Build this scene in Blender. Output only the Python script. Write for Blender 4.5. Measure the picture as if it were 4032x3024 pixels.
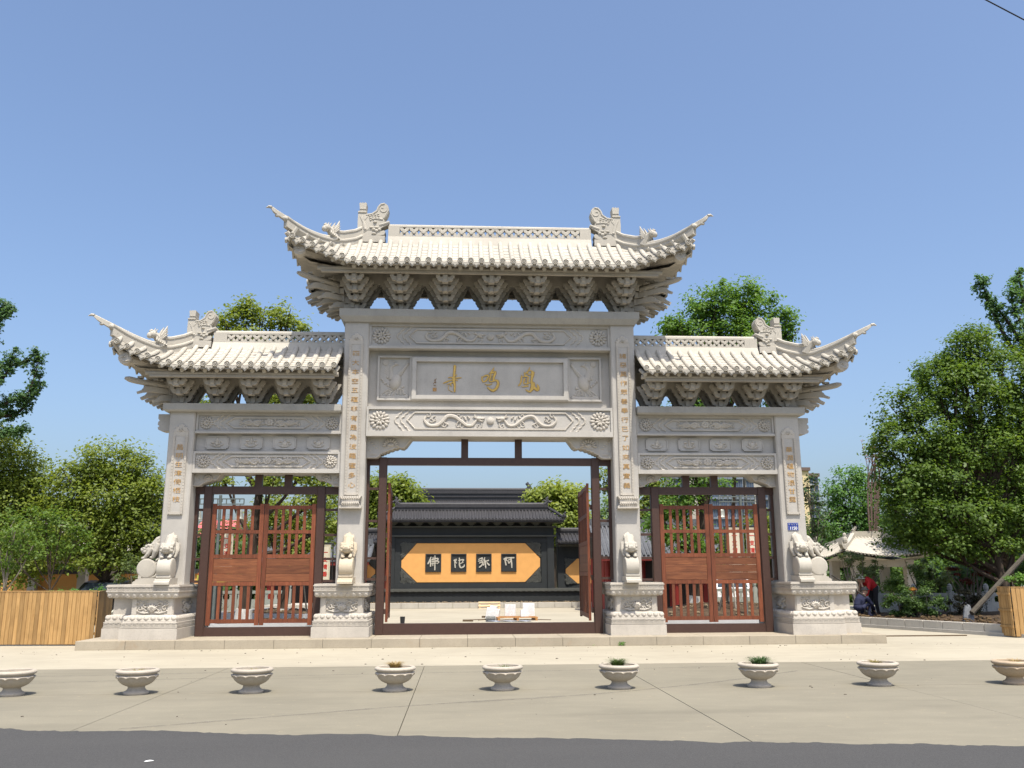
import bpy, math, random
import numpy as np
from mathutils import Vector, Matrix
R = math.radians
PI = math.pi
for o in list(bpy.data.objects): bpy.data.objects.remove(o)
SC = bpy.context.scene
COL = SC.collection

# ------------------------------------------------------------------ camera, sky, sun, exposure
cam = bpy.data.cameras.new('camera'); camo = bpy.data.objects.new('camera', cam); COL.objects.link(camo)
F_PX, PITCH, YAW, ROLL = 3483.2, 0.2134045, 0.0586363, -0.0041904
CAMP = Vector((-0.7446, -21.5246, 1.6))
_fw = Vector((math.sin(YAW)*math.cos(PITCH), math.cos(YAW)*math.cos(PITCH), math.sin(PITCH)))
_rt = Vector((math.cos(YAW), -math.sin(YAW), 0)); _up = _rt.cross(_fw)
_c, _s = math.cos(ROLL), math.sin(ROLL)
_r2 = _c*_rt + _s*_up; _u2 = -_s*_rt + _c*_up
camo.matrix_world = Matrix(((_r2.x,_u2.x,-_fw.x,CAMP.x),(_r2.y,_u2.y,-_fw.y,CAMP.y),(_r2.z,_u2.z,-_fw.z,CAMP.z),(0,0,0,1)))
cam.sensor_width = 36; cam.lens = 36*F_PX/4032; cam.clip_start = .1; cam.clip_end = 6000
SC.camera = camo

SUN_EL, SUN_AZ = 65.0, 17.0          # elevation; degrees to the right of straight behind the camera
w = bpy.data.worlds.new('World'); SC.world = w; w.use_nodes = True
nt = w.node_tree; nt.nodes.clear()
sky = nt.nodes.new('ShaderNodeTexSky'); sky.sky_type = 'NISHITA'; sky.sun_disc = False
sky.sun_elevation = R(SUN_EL); sky.sun_rotation = R(180-SUN_AZ)
sky.altitude = 0; sky.air_density = 1.0; sky.dust_density = 4.0; sky.ozone_density = 4.5
bg = nt.nodes.new('ShaderNodeBackground'); bg.inputs[1].default_value = .15
ow = nt.nodes.new('ShaderNodeOutputWorld')
nt.links.new(sky.outputs[0], bg.inputs[0]); nt.links.new(bg.outputs[0], ow.inputs[0])
sl = bpy.data.lights.new('sun', 'SUN'); sl.energy = 4.0; sl.angle = R(.53); sl.color = (1, .93, .81)
so = bpy.data.objects.new('sun', sl); COL.objects.link(so)
sd = Vector((math.sin(R(SUN_AZ))*math.cos(R(SUN_EL)), -math.cos(R(SUN_AZ))*math.cos(R(SUN_EL)), math.sin(R(SUN_EL))))
so.rotation_euler = sd.to_track_quat('Z', 'Y').to_euler(); so.location = (20, -40, 60)
VS = SC.view_settings
VS.view_transform = 'Standard'; VS.look = 'None'; VS.gamma = 1; VS.exposure = .6; VS.use_curve_mapping = False
SC.cycles.max_bounces = 6; SC.cycles.transparent_max_bounces = 8
try: SC.cycles.use_denoising = True
except Exception: pass

# ------------------------------------------------------------------ mesh helpers
class M:
    def __init__(s, mat=None): s.v = []; s.f = []; s.t = mat
    def add(s, vs, fs):
        n = len(s.v)
        if s.t is not None: vs = [tuple(s.t @ Vector(v)) for v in vs]
        s.v += [tuple(v) for v in vs]; s.f += [tuple(i+n for i in f) for f in fs]
        return s
    def box(s, x0, x1, y0, y1, z0, z1):
        return s.add([(x0,y0,z0),(x1,y0,z0),(x1,y1,z0),(x0,y1,z0),(x0,y0,z1),(x1,y0,z1),(x1,y1,z1),(x0,y1,z1)],
              [(0,3,2,1),(4,5,6,7),(0,1,5,4),(1,2,6,5),(2,3,7,6),(3,0,4,7)])
    def cbox(s, x0, x1, y0, y1, z0, z1, c):            # box with chamfered edges
        vs = []; ids = {}
        X=(x0,x1); Y=(y0,y1); Z=(z0,z1)
        for i in (0,1):
            for j in (0,1):
                for k in (0,1):
                    for a in range(3):
                        p=[X[i],Y[j],Z[k]]
                        for b in range(3):
                            if b!=a: p[b] += c if (i,j,k)[b]==0 else -c
                        ids[(i,j,k,a)]=len(vs); vs.append(p)
        fs=[]
        def q(l): fs.append(tuple(ids[x] for x in l))
        for a in range(3):
            b,c2=(a+1)%3,(a+2)%3
            for side in (0,1):
                l=[]
                for (p,r) in ((0,0),(1,0),(1,1),(0,1)):
                    e=[0,0,0]; e[a]=side; e[b]=p; e[c2]=r; l.append((*e,a))
                q(l if side else l[::-1])
            for p in (0,1):
                for r in (0,1):
                    e0=[0,0,0]; e0[b]=p; e0[c2]=r; e1=e0[:]; e1[a]=1
                    l=[(*e0,b),(*e1,b),(*e1,c2),(*e0,c2)]
                    q(l if (p!=r) else l[::-1])
        for i in (0,1):
            for j in (0,1):
                for k in (0,1):
                    l=[(i,j,k,0),(i,j,k,1),(i,j,k,2)]
                    q(l if (i+j+k)%2 else l[::-1])
        return s.add(vs,fs)
    def prism(s, poly, a0, a1, axis='y', inset=0):
        # poly of 2-D points: (x,z) for axis y, (y,z) for axis x, (x,y) for axis z
        n=len(poly)
        def P(p,a): return (p[0],a,p[1]) if axis=='y' else ((a,p[0],p[1]) if axis=='x' else (p[0],p[1],a))
        vs=[P(p,a0) for p in poly]+[P(p,a1) for p in poly]
        fs=[tuple(range(n)), tuple(range(2*n-1,n-1,-1))]
        for i in range(n):
            j=(i+1)%n; fs.append((i,i+n,j+n,j))
        return s.add(vs,fs)
    def tube(s, pts, rad, n=8, cap=True, flat=None):
        pts=[Vector(p) for p in pts]; m=len(pts)
        if not hasattr(rad,'__len__'): rad=[rad]*m
        vs=[]; fs=[]; up=Vector((0,0,1)); prev=None
        for i,p in enumerate(pts):
            d=(pts[min(i+1,m-1)]-pts[max(i-1,0)])
            if d.length<1e-9: d=Vector((0,0,1))
            d.normalize()
            if prev is None:
                a=d.cross(up)
                if a.length<1e-3: a=d.cross(Vector((0,1,0)))
            else: a=prev-d*prev.dot(d)
            if a.length<1e-6: a=d.orthogonal()
            a.normalize(); b=d.cross(a); prev=a
            for k in range(n):
                t=2*PI*k/n; o=(a*math.cos(t)+b*math.sin(t))*rad[i]
                if flat: o=Vector((o.x*flat[0],o.y*flat[1],o.z*flat[2]))
                vs.append(p+o)
        for i in range(m-1):
            for k in range(n):
                k2=(k+1)%n; fs.append((i*n+k,i*n+k2,(i+1)*n+k2,(i+1)*n+k))
        if cap: fs.append(tuple(range(n-1,-1,-1))); fs.append(tuple((m-1)*n+k for k in range(n)))
        return s.add(vs,fs)
    def lathe(s, prof, n=24, c=(0,0,0), axis='z', fun=None):
        vs=[]; fs=[]; m=len(prof)
        for i,(r,z) in enumerate(prof):
            for k in range(n):
                t=2*PI*k/n; rr,zz=(r,z) if fun is None else fun(r,z,t,i)
                x,y=rr*math.cos(t),rr*math.sin(t)
                p=(x,y,zz) if axis=='z' else ((x,zz,y) if axis=='y' else (zz,x,y))
                vs.append((p[0]+c[0],p[1]+c[1],p[2]+c[2]))
        for i in range(m-1):
            for k in range(n):
                k2=(k+1)%n; f=(i*n+k,i*n+k2,(i+1)*n+k2,(i+1)*n+k)
                fs.append(f if axis!='y' else f[::-1])
        if prof[0][0]>1e-6: fs.append(tuple(range(n-1,-1,-1)) if axis!='y' else tuple(range(n)))
        if prof[-1][0]>1e-6: fs.append(tuple((m-1)*n+k for k in range(n)) if axis!='y' else tuple((m-1)*n+k for k in range(n-1,-1,-1)))
        return s.add(vs,fs)
    def ell(s, c, r, nu=10, nv=6, rot=None):
        vs=[]; fs=[]
        Rm = rot.to_3x3() if rot is not None else None
        for j in range(nv+1):
            ph=PI*j/nv
            for i in range(nu):
                th=2*PI*i/nu
                p=Vector((r[0]*math.sin(ph)*math.cos(th), r[1]*math.sin(ph)*math.sin(th), r[2]*math.cos(ph)))
                if Rm: p=Rm@p
                vs.append((p.x+c[0],p.y+c[1],p.z+c[2]))
        for j in range(nv):
            for i in range(nu):
                i2=(i+1)%nu; fs.append((j*nu+i,(j+1)*nu+i,(j+1)*nu+i2,j*nu+i2))
        return s.add(vs,fs)
    def grid(s, rows):
        m=len(rows); n=len(rows[0]); vs=[p for r in rows for p in r]
        return s.add(vs,[(i*n+k,i*n+k+1,(i+1)*n+k+1,(i+1)*n+k) for i in range(m-1) for k in range(n-1)])
    def sweep(s, pts, sec, side=None, cap=True):
        # sweep a closed section (a across, b up) along pts; across is horizontal
        m=len(pts); n=len(sec); vs=[]; fs=[]; pts=[Vector(p) for p in pts]
        for i,p in enumerate(pts):
            d=pts[min(i+1,m-1)]-pts[max(i-1,0)]; h=Vector((d.x,d.y,0))
            if h.length<1e-6: h=Vector((1,0,0))
            h.normalize(); a=Vector((h.y,-h.x,0))
            for (u,v) in sec: vs.append(p+a*u+Vector((0,0,v)))
        for i in range(m-1):
            for k in range(n):
                k2=(k+1)%n; fs.append((i*n+k,i*n+k2,(i+1)*n+k2,(i+1)*n+k))
        if cap: fs.append(tuple(range(n-1,-1,-1))); fs.append(tuple((m-1)*n+k for k in range(n)))
        return s.add(vs,fs)
    def mesh(s, name, mat, smooth=False, fixn=True):
        me=bpy.data.meshes.new(name); me.from_pydata(s.v,[],s.f); me.update()
        if fixn:
            import bmesh
            bm=bmesh.new(); bm.from_mesh(me); bmesh.ops.recalc_face_normals(bm, faces=bm.faces[:]); bm.to_mesh(me); bm.free()
        if mat: me.materials.append(mat)
        if smooth:
            try: me.shade_smooth()
            except Exception:
                for p in me.polygons: p.use_smooth=True
            if smooth!='full':
                try: me.set_sharp_from_angle(angle=R(40))
                except Exception: pass
        return me

def link(name, me, parent=None, mw=None, label=None):
    o=bpy.data.objects.new(name, me); COL.objects.link(o)
    if parent is not None:
        o.parent=parent
        if parent.get('root'): o.matrix_parent_inverse=Matrix.Translation(-Vector(parent.location))
    if mw is not None: o.matrix_basis=mw
    if label: o['label']=label
    return o
def obj(name, m, mat, parent=None, smooth=False, mw=None, label=None, kind=None):
    o=link(name, m.mesh(name, mat, smooth), parent, mw, label)
    if kind: o['kind']=kind
    return o
def tag(o, label, cat, group=None):
    o['label']=label; o['category']=cat
    if group: o['group']=group
    return o
def thing(name, label, cat, loc=(0,0,0), group=None, root=True):
    o=bpy.data.objects.new(name,None); COL.objects.link(o); o.location=loc; o.empty_display_size=.2
    if root: o['root']=1
    return tag(o,label,cat,group)
def struct(name, m, mat, smooth=False):
    o=obj(name,m,mat,None,smooth); o['kind']='structure'; return o
def dup(src, parent=None):
    c=src.copy(); COL.objects.link(c)
    if parent is not None: c.parent=parent
    for ch in list(src.children): dup(ch,c)
    return c
T=Matrix.Translation
def RZ(a): return Matrix.Rotation(a,4,'Z')
def RX(a): return Matrix.Rotation(a,4,'X')
def RY(a): return Matrix.Rotation(a,4,'Y')
MIRX=Matrix.Diagonal((-1,1,1,1))
def lerp(a,b,t): return a+(b-a)*t
def interp(tab,x):
    if x<=tab[0][0]: return tab[0][1]
    for (a,b),(c,d) in zip(tab,tab[1:]):
        if x<=c: return b+(d-b)*(x-a)/(c-a)
    return tab[-1][1]
def spline(P,n):                                  # Catmull-Rom through P
    P=[Vector(p) for p in P]; out=[]
    Q=[2*P[0]-P[1]]+P+[2*P[-1]-P[-2]]
    for i in range(1,len(Q)-2):
        for k in range(n):
            t=k/n; a,b,c,d=Q[i-1],Q[i],Q[i+1],Q[i+2]
            out.append(.5*((2*b)+(c-a)*t+(2*a-5*b+4*c-d)*t*t+(3*b-a-3*c+d)*t**3))
    out.append(P[-1]); return out

# ------------------------------------------------------------------ materials
class NT:
    def __init__(s,name):
        s.m=bpy.data.materials.new(name); s.m.use_nodes=True; s.t=s.m.node_tree; s.t.nodes.clear()
        s.out=s.n('ShaderNodeOutputMaterial'); s.b=s.n('ShaderNodeBsdfPrincipled'); s.l(s.b.outputs[0],s.out.inputs[0])
        s.geo=s.n('ShaderNodeNewGeometry')
    def n(s,k,**kw):
        x=s.t.nodes.new(k)
        for a,b in kw.items(): setattr(x,a,b)
        return x
    def l(s,a,b): s.t.links.new(a,b)
    def vec(s,scale=(1,1,1),obj=False):
        mp=s.n('ShaderNodeMapping'); mp.inputs['Scale'].default_value=scale
        if obj: s.l(s.n('ShaderNodeTexCoord').outputs['Object'],mp.inputs[0])
        else: s.l(s.geo.outputs['Position'],mp.inputs[0])
        return mp.outputs[0]
    def noise(s,scale,detail=4,rough=.55,vec=None,dist=0):
        x=s.n('ShaderNodeTexNoise'); x.inputs['Scale'].default_value=scale; x.inputs['Detail'].default_value=detail
        x.inputs['Roughness'].default_value=rough; x.inputs['Distortion'].default_value=dist
        s.l(vec if vec is not None else s.vec(),x.inputs['Vector']); return x.outputs[0]
    def ramp(s,fac,a,b,c0=(0,0,0,1),c1=(1,1,1,1)):
        x=s.n('ShaderNodeValToRGB'); x.color_ramp.elements[0].position=a; x.color_ramp.elements[1].position=b
        x.color_ramp.elements[0].color=c0; x.color_ramp.elements[1].color=c1; s.l(fac,x.inputs[0]); return x.outputs[0]
    def mix(s,fac,a,b,mode='MIX'):
        x=s.n('ShaderNodeMixRGB',blend_type=mode)
        for i,v in ((0,fac),(1,a),(2,b)):
            if isinstance(v,(int,float)): x.inputs[i].default_value=v
            elif isinstance(v,tuple): x.inputs[i].default_value=(*v[:3],1)
            else: s.l(v,x.inputs[i])
        return x.outputs[0]
    def done(s,col,rough=.8,bump=None,bs=.3,bd=.02,spec=.3,metal=0):
        if isinstance(col,tuple): s.b.inputs['Base Color'].default_value=(*col[:3],1)
        else: s.l(col,s.b.inputs['Base Color'])
        if isinstance(rough,(int,float)): s.b.inputs['Roughness'].default_value=rough
        else: s.l(rough,s.b.inputs['Roughness'])
        s.b.inputs['Specular IOR Level'].default_value=spec; s.b.inputs['Metallic'].default_value=metal
        if bump is not None:
            x=s.n('ShaderNodeBump'); x.inputs['Strength'].default_value=bs; x.inputs['Distance'].default_value=bd
            s.l(bump,x.inputs['Height']); s.l(x.outputs[0],s.b.inputs['Normal'])
        return s.m
def rgb(*c): return tuple(c)
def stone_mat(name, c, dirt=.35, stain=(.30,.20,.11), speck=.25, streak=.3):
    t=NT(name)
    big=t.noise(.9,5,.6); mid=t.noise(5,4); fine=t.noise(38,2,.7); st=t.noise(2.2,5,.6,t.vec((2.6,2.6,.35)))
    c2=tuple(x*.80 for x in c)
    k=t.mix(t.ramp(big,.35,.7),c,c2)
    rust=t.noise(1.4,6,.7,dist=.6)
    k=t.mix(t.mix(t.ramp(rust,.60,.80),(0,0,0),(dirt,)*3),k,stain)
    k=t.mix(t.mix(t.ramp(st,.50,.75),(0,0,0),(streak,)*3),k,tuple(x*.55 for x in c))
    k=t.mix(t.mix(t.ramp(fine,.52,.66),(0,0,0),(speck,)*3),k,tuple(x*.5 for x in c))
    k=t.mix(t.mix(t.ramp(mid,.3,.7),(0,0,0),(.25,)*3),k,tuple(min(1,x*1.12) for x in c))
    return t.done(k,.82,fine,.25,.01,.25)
def plain(name,c,rough=.6,var=.15,sc=6,spec=.4,metal=0,bump=0,stretch=(1,1,1)):
    t=NT(name); n=t.noise(sc,4,.6,t.vec(stretch)); n2=t.noise(sc*.17,3)
    k=t.mix(t.ramp(n,.3,.7),tuple(x*(1-var) for x in c),tuple(min(1,x*(1+var)) for x in c))
    k=t.mix(t.mix(t.ramp(n2,.4,.7),(0,0,0),(var*1.2,)*3),k,tuple(x*.6 for x in c))
    return t.done(k,rough,n if bump else None,bump,.01,spec,metal)
def wood_mat(name,c,dark,sc=1.0,rough=.55,vert=True):
    t=NT(name)
    oi=t.n('ShaderNodeObjectInfo')
    add=t.n('ShaderNodeVectorMath',operation='ADD'); mul=t.n('ShaderNodeVectorMath',operation='SCALE'); mul.inputs['Scale'].default_value=7.3
    comb=t.n('ShaderNodeCombineXYZ'); 
    for i in range(3): t.l(oi.outputs['Random'],comb.inputs[i])
    t.l(comb.outputs[0],mul.inputs[0]); t.l(t.geo.outputs['Position'],add.inputs[0]); t.l(mul.outputs[0],add.inputs[1])
    mp=t.n('ShaderNodeMapping'); mp.inputs['Scale'].default_value=(14,14,1.2) if vert else (1.2,14,14); t.l(add.outputs[0],mp.inputs[0])
    g=t.noise(1.5*sc,5,.65,mp.outputs[0],.8); g2=t.noise(2.2,4,.6,add.outputs[0])
    k=t.mix(t.ramp(g,.32,.68),c,dark)
    k=t.mix(t.mix(t.ramp(g2,.5,.75),(0,0,0),(.45,)*3),k,tuple(x*.55 for x in dark))
    hv=t.n('ShaderNodeHueSaturation'); mr=t.n('ShaderNodeMapRange'); mr.inputs[3].default_value=.78; mr.inputs[4].default_value=1.2
    t.l(oi.outputs['Random'],mr.inputs[0]); t.l(mr.outputs[0],hv.inputs['Value']); t.l(k,hv.inputs['Color'])
    return t.done(hv.outputs[0],rough,g,.25,.004,.35)
def leaf_mat(name,c1,c2,trans=.4,rough=.5):
    t=NT(name); rnd=t.geo.outputs['Random Per Island']; n=t.noise(.9,3,.6)
    k=t.mix(rnd,c1,c2)
    k=t.mix(t.mix(t.ramp(n,.4,.65),(0,0,0),(.5,)*3),k,tuple(x*.72 for x in c1))
    t.done(k,rough,None,spec=.35)
    tr=t.n('ShaderNodeBsdfTranslucent'); mx=t.n('ShaderNodeMixShader'); mx.inputs[0].default_value=trans
    hs=t.mix(1.0,k,(1.25,1.2,.55),'MULTIPLY')
    t.l(hs,tr.inputs[0]); t.l(t.b.outputs[0],mx.inputs[1]); t.l(tr.outputs[0],mx.inputs[2]); t.l(mx.outputs[0],t.out.inputs[0])
    return t.m

MT={}
MT['granite']=stone_mat('granite_carved',(.49,.452,.392))
MT['granite_roof']=stone_mat('granite_roof',(.455,.425,.365),.15,speck=.15,streak=.12)
MT['granite_flat']=stone_mat('granite_smooth',(.455,.432,.392),.12,speck=.2,streak=.2)
MT['granite_platform']=stone_mat('granite_platform',(.36,.315,.24),.5,(.28,.17,.08),.25,.25)
MT['granite_under']=stone_mat('granite_shaded',(.40,.368,.315),.3,(.22,.15,.08),.25,.3)  # gate granite with eave shade put into a darker base colour, plus stains
MT['granite_slab']=stone_mat('granite_slab',(.385,.37,.335),.2)  # grey lintel granite, base colour lowered further to deepen its shade
MT['gold']=plain('gold_paint',(.56,.36,.075),.4,.2,30,.6,.2)
MT['ink']=plain('ochre_paint',(.52,.31,.10),.5,.25,30,.4)
MT['gold_dark']=plain('gold_edge',(.22,.11,.03),.6,.2,30)
MT['steel']=plain('brown_steel',(.055,.027,.019),.5,.12,20,.45)
MT['door_wood']=wood_mat('red_brown_wood',(.21,.065,.028),(.12,.034,.015))
MT['door_plank']=wood_mat('red_brown_plank',(.23,.085,.035),(.12,.04,.018),vert=False)
MT['fence_wood']=wood_mat('yellow_wood',(.43,.265,.105),(.31,.175,.06),rough=.65)
MT['asphalt']=None
# ------------------------------------------------------------------ ground, road, forecourt
def concrete(name,c,dark,sc=1.0,tint=(.50,.40,.24)):
    t=NT(name)
    a=t.noise(.35*sc,5,.6); b=t.noise(2.2*sc,5,.6,t.vec((1,2.2,1))); f=t.noise(55,2,.7); p=t.noise(9,4,.65)
    sm=t.noise(.5,4,.6,t.vec((.35,2.6,1)),.4)
    k=t.mix(t.ramp(a,.35,.68),c,dark)
    k=t.mix(t.mix(t.ramp(b,.45,.7),(0,0,0),(.35,)*3),k,tuple(x*1.12 for x in c))
    k=t.mix(t.mix(t.ramp(sm,.52,.72),(0,0,0),(.4,)*3),k,tuple(x*.78 for x in dark))
    k=t.mix(t.mix(t.ramp(p,.63,.75),(0,0,0),(.3,)*3),k,tint)
    k=t.mix(t.mix(t.ramp(f,.5,.7),(0,0,0),(.22,)*3),k,tuple(x*.55 for x in dark))
    return t.done(k,.88,f,.2,.006,.2)
MT['conc_grey']=concrete('grey_concrete',(.225,.206,.156),(.185,.170,.130))
MT['conc_light']=concrete('pale_concrete',(.385,.350,.272),(.32,.29,.224))
def asphalt():
    t=NT('asphalt_fresh'); f=t.noise(85,2,.8); a=t.noise(.6,4,.6,t.vec((.3,2,1))); g=t.noise(20,3,.7)
    sp=t.n('ShaderNodeTexVoronoi'); sp.inputs['Scale'].default_value=55; t.l(t.vec(),sp.inputs['Vector'])
    k=t.mix(t.ramp(f,.3,.7),(.042,.0415,.041),(.078,.077,.075))
    k=t.mix(t.mix(t.ramp(a,.4,.7),(0,0,0),(.4,)*3),k,(.072,.071,.068))
    k=t.mix(t.ramp(sp.outputs[0],.02,.10,(.5,.5,.5,1),(0,0,0,1)),k,(.19,.186,.178))
    k=t.mix(t.mix(t.ramp(g,.6,.72),(0,0,0),(.3,)*3),k,(.055,.056,.06))
    return t.done(k,.9,f,.6,.01,.3)
MT['asphalt']=asphalt()
MT['soil']=plain('dark_soil',(.075,.052,.034),.95,.5,5,.1,0,.8)
MT['earth']=plain('dry_earth',(.20,.155,.10),.95,.4,3,.1,0,.6)
MT['joint']=plain('joint_dirt',(.14,.125,.10),.95,.3,8,.1)
MT['kerb']=stone_mat('kerb_stone',(.44,.415,.365),.25)
struct('ground', M().add([(-3000,-3000,-.12),(3000,-3000,-.12),(3000,3000,-.12),(-3000,3000,-.12)],[(0,1,2,3)]), plain('far_ground',(.16,.17,.09),.95,.4,.05,.1))
def edgeY(x): return -12.12-.178*x
rnd=random.Random(5)
# asphalt with a ragged edge
rows_a=[];rows_b=[]
xs=[-70+.05*i for i in range(int(140/.05)+1)]
from mathutils import noise as mnoise
for x in xs:
    e=edgeY(x)+.11*mnoise.noise((x*.9,3,0))+.07*mnoise.noise((x*3.1,7,0))+.10*max(0,mnoise.noise((x*5,1,0))-.1)+.05*mnoise.noise((x*13,4,0))
    rows_a.append((x,e,.006)); rows_b.append((x,-60,.006))
struct('asphalt_road', M().grid([rows_b,rows_a]), MT['asphalt'])
# pale apron round the gate and through the courtyard
struct('pale_apron', M().box(-60,60,-4.585,25.4,-.1,0), MT['conc_light'])
struct('joint_bed', M().box(-60,60,-34,-4.6,-.1,-.022), MT['joint'])
slabm=None
fc=bpy.data.objects.new('concrete_forecourt',None); COL.objects.link(fc); fc['kind']='structure'
def slab(x0,x1,ya0,ya1,yb0,yb1,dz):
    m=M(); g=.005
    P=[(x0+g,ya0+g),(x1-g,yb0+g),(x1-g,yb1-g),(x0+g,ya1-g)]
    m.prism(P,-.1,dz,'z'); return obj('concrete_slab',m,MT['conc_grey'],fc)
for i in range(-8,9):
    x0=-1.37+3.5*i; x1=x0+3.5
    slab(x0,x1,-8.2,-4.6,-8.2,-4.6,-.001+.0015*rnd.random())
    slab(x0,x1,edgeY(x0)-.8,-8.2,edgeY(x1)-.8,-8.2,-.001+.0015*rnd.random())
# tyre and mop streaks: thin worn bands on the concrete
def streak(pts,wd,name):
    m=M(); P=spline([(x,y,.003) for x,y in pts],10); r0=[];r1=[]
    for i,p in enumerate(P):
        k=wd*(.6+.6*abs(mnoise.noise((p.x*1.3,p.y,2)))); r0.append((p.x,p.y-k,.003)); r1.append((p.x,p.y+k,.003))
    m.grid([r0,r1]); o=struct(name,m,MT['streak']); return o
def streakmat():
    t=NT('worn_streak'); n=t.noise(6,4,.7,t.vec((1,3,1)))
    tr=t.n('ShaderNodeBsdfTransparent'); mx=t.n('ShaderNodeMixShader')
    t.done((.16,.15,.135),.9,spec=.1); t.l(t.ramp(n,.35,.75,(0,0,0,1),(.55,.55,.55,1)),mx.inputs[0]); t.l(tr.outputs[0],mx.inputs[1]); t.l(t.b.outputs[0],mx.inputs[2]); t.l(mx.outputs[0],t.out.inputs[0])
    return t.m
MT['streak']=streakmat()
streak([(-4.4,-11.2),(-2.8,-10.4),(-1.1,-9.6),(1.2,-8.75),(3.4,-7.4),(5,-6.1)],.06,'tyre_streak')
streak([(-8,-6.9),(-5,-6.3),(-2,-5.9),(1.5,-5.6),(5,-5.1)],.04,'tyre_streak')
streak([(-9,-5.9),(-6,-5.6),(-4,-5.3)],.05,'tyre_streak')

# ------------------------------------------------------------------ gate platform
pf=bpy.data.objects.new('stone_platform',None); COL.objects.link(pf); pf['kind']='structure'
PX,PF,PB,PZ=9.36,-.34,2.35,.2
obj('joint_core',M().box(-PX+.012,PX-.012,PF+.012,PB-.012,-.1,PZ-.012),MT['joint'],pf)
n=17; wd=2*PX/n
ys=[(PF,.18),(.18,.86),(.86,1.54),(1.54,PB)]
for r,(y0,y1) in enumerate(ys):
    bm=M().cbox(-wd/2+.004,wd/2-.004,y0+.003,y1-.003,0 if r in(0,3) else .1,PZ,.006).mesh('platform_block',MT['granite_platform'])
    for i in range(n):
        link('platform_block',bm,pf,T((-PX+wd*(i+.5),0,-.002*rnd.random())))

# ------------------------------------------------------------------ stone gate
YC=.95
gate=thing('stone_gate','pale carved granite memorial gateway with three bays, tiled roofs and upswept corners','gateway',(0,YC,0))
G,GF,GR=MT['granite'],MT['granite_flat'],MT['granite_roof']
def part(name,m,mat=None,parent=None,**k): return obj(name,m,mat or G,parent or gate,**k)

def offs(poly,o):                                  # offset a CCW rectilinear polygon outward by o
    n=len(poly); out=[]
    for i in range(n):
        p0,p1,p2=poly[i-1],poly[i],poly[(i+1)%n]
        def nrm(a,b):
            dx,dy=b[0]-a[0],b[1]-a[1]; l=math.hypot(dx,dy); return (dy/l,-dx/l)
        n1,n2=nrm(p0,p1),nrm(p1,p2)
        out.append((p1[0]+o*(n1[0]+n2[0]),p1[1]+o*(n1[1]+n2[1])))
    return out
def plinth_profile():
    P=[(.2,0),(.44,0),(.445,-.03),(.455,-.03),(.46,-.015),(.475,-.015),(.478,-.03),(.562,-.03),(.565,-.018),(.58,-.018),(.583,-.045),(.62,-.045)]
    for k in range(7):                              # cushion
        a=PI/2*k/6; P.append((.625+.12*math.sin(a),-.05-.11*(1-math.cos(a))))
    P+= [(.75,-.19),(1.11,-.19)]
    for k in range(7):
        a=PI/2*k/6; P.append((1.115+.145*(1-math.cos(a)),-.17+.13*math.sin(a)))
    P+= [(1.263,-.02),(1.285,-.02),(1.287,-.035),(1.375,-.035),(1.377,-.012),(1.40,-.012),(1.402,-.03),(1.43,-.03)]
    return P
PP=plinth_profile()
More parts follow.
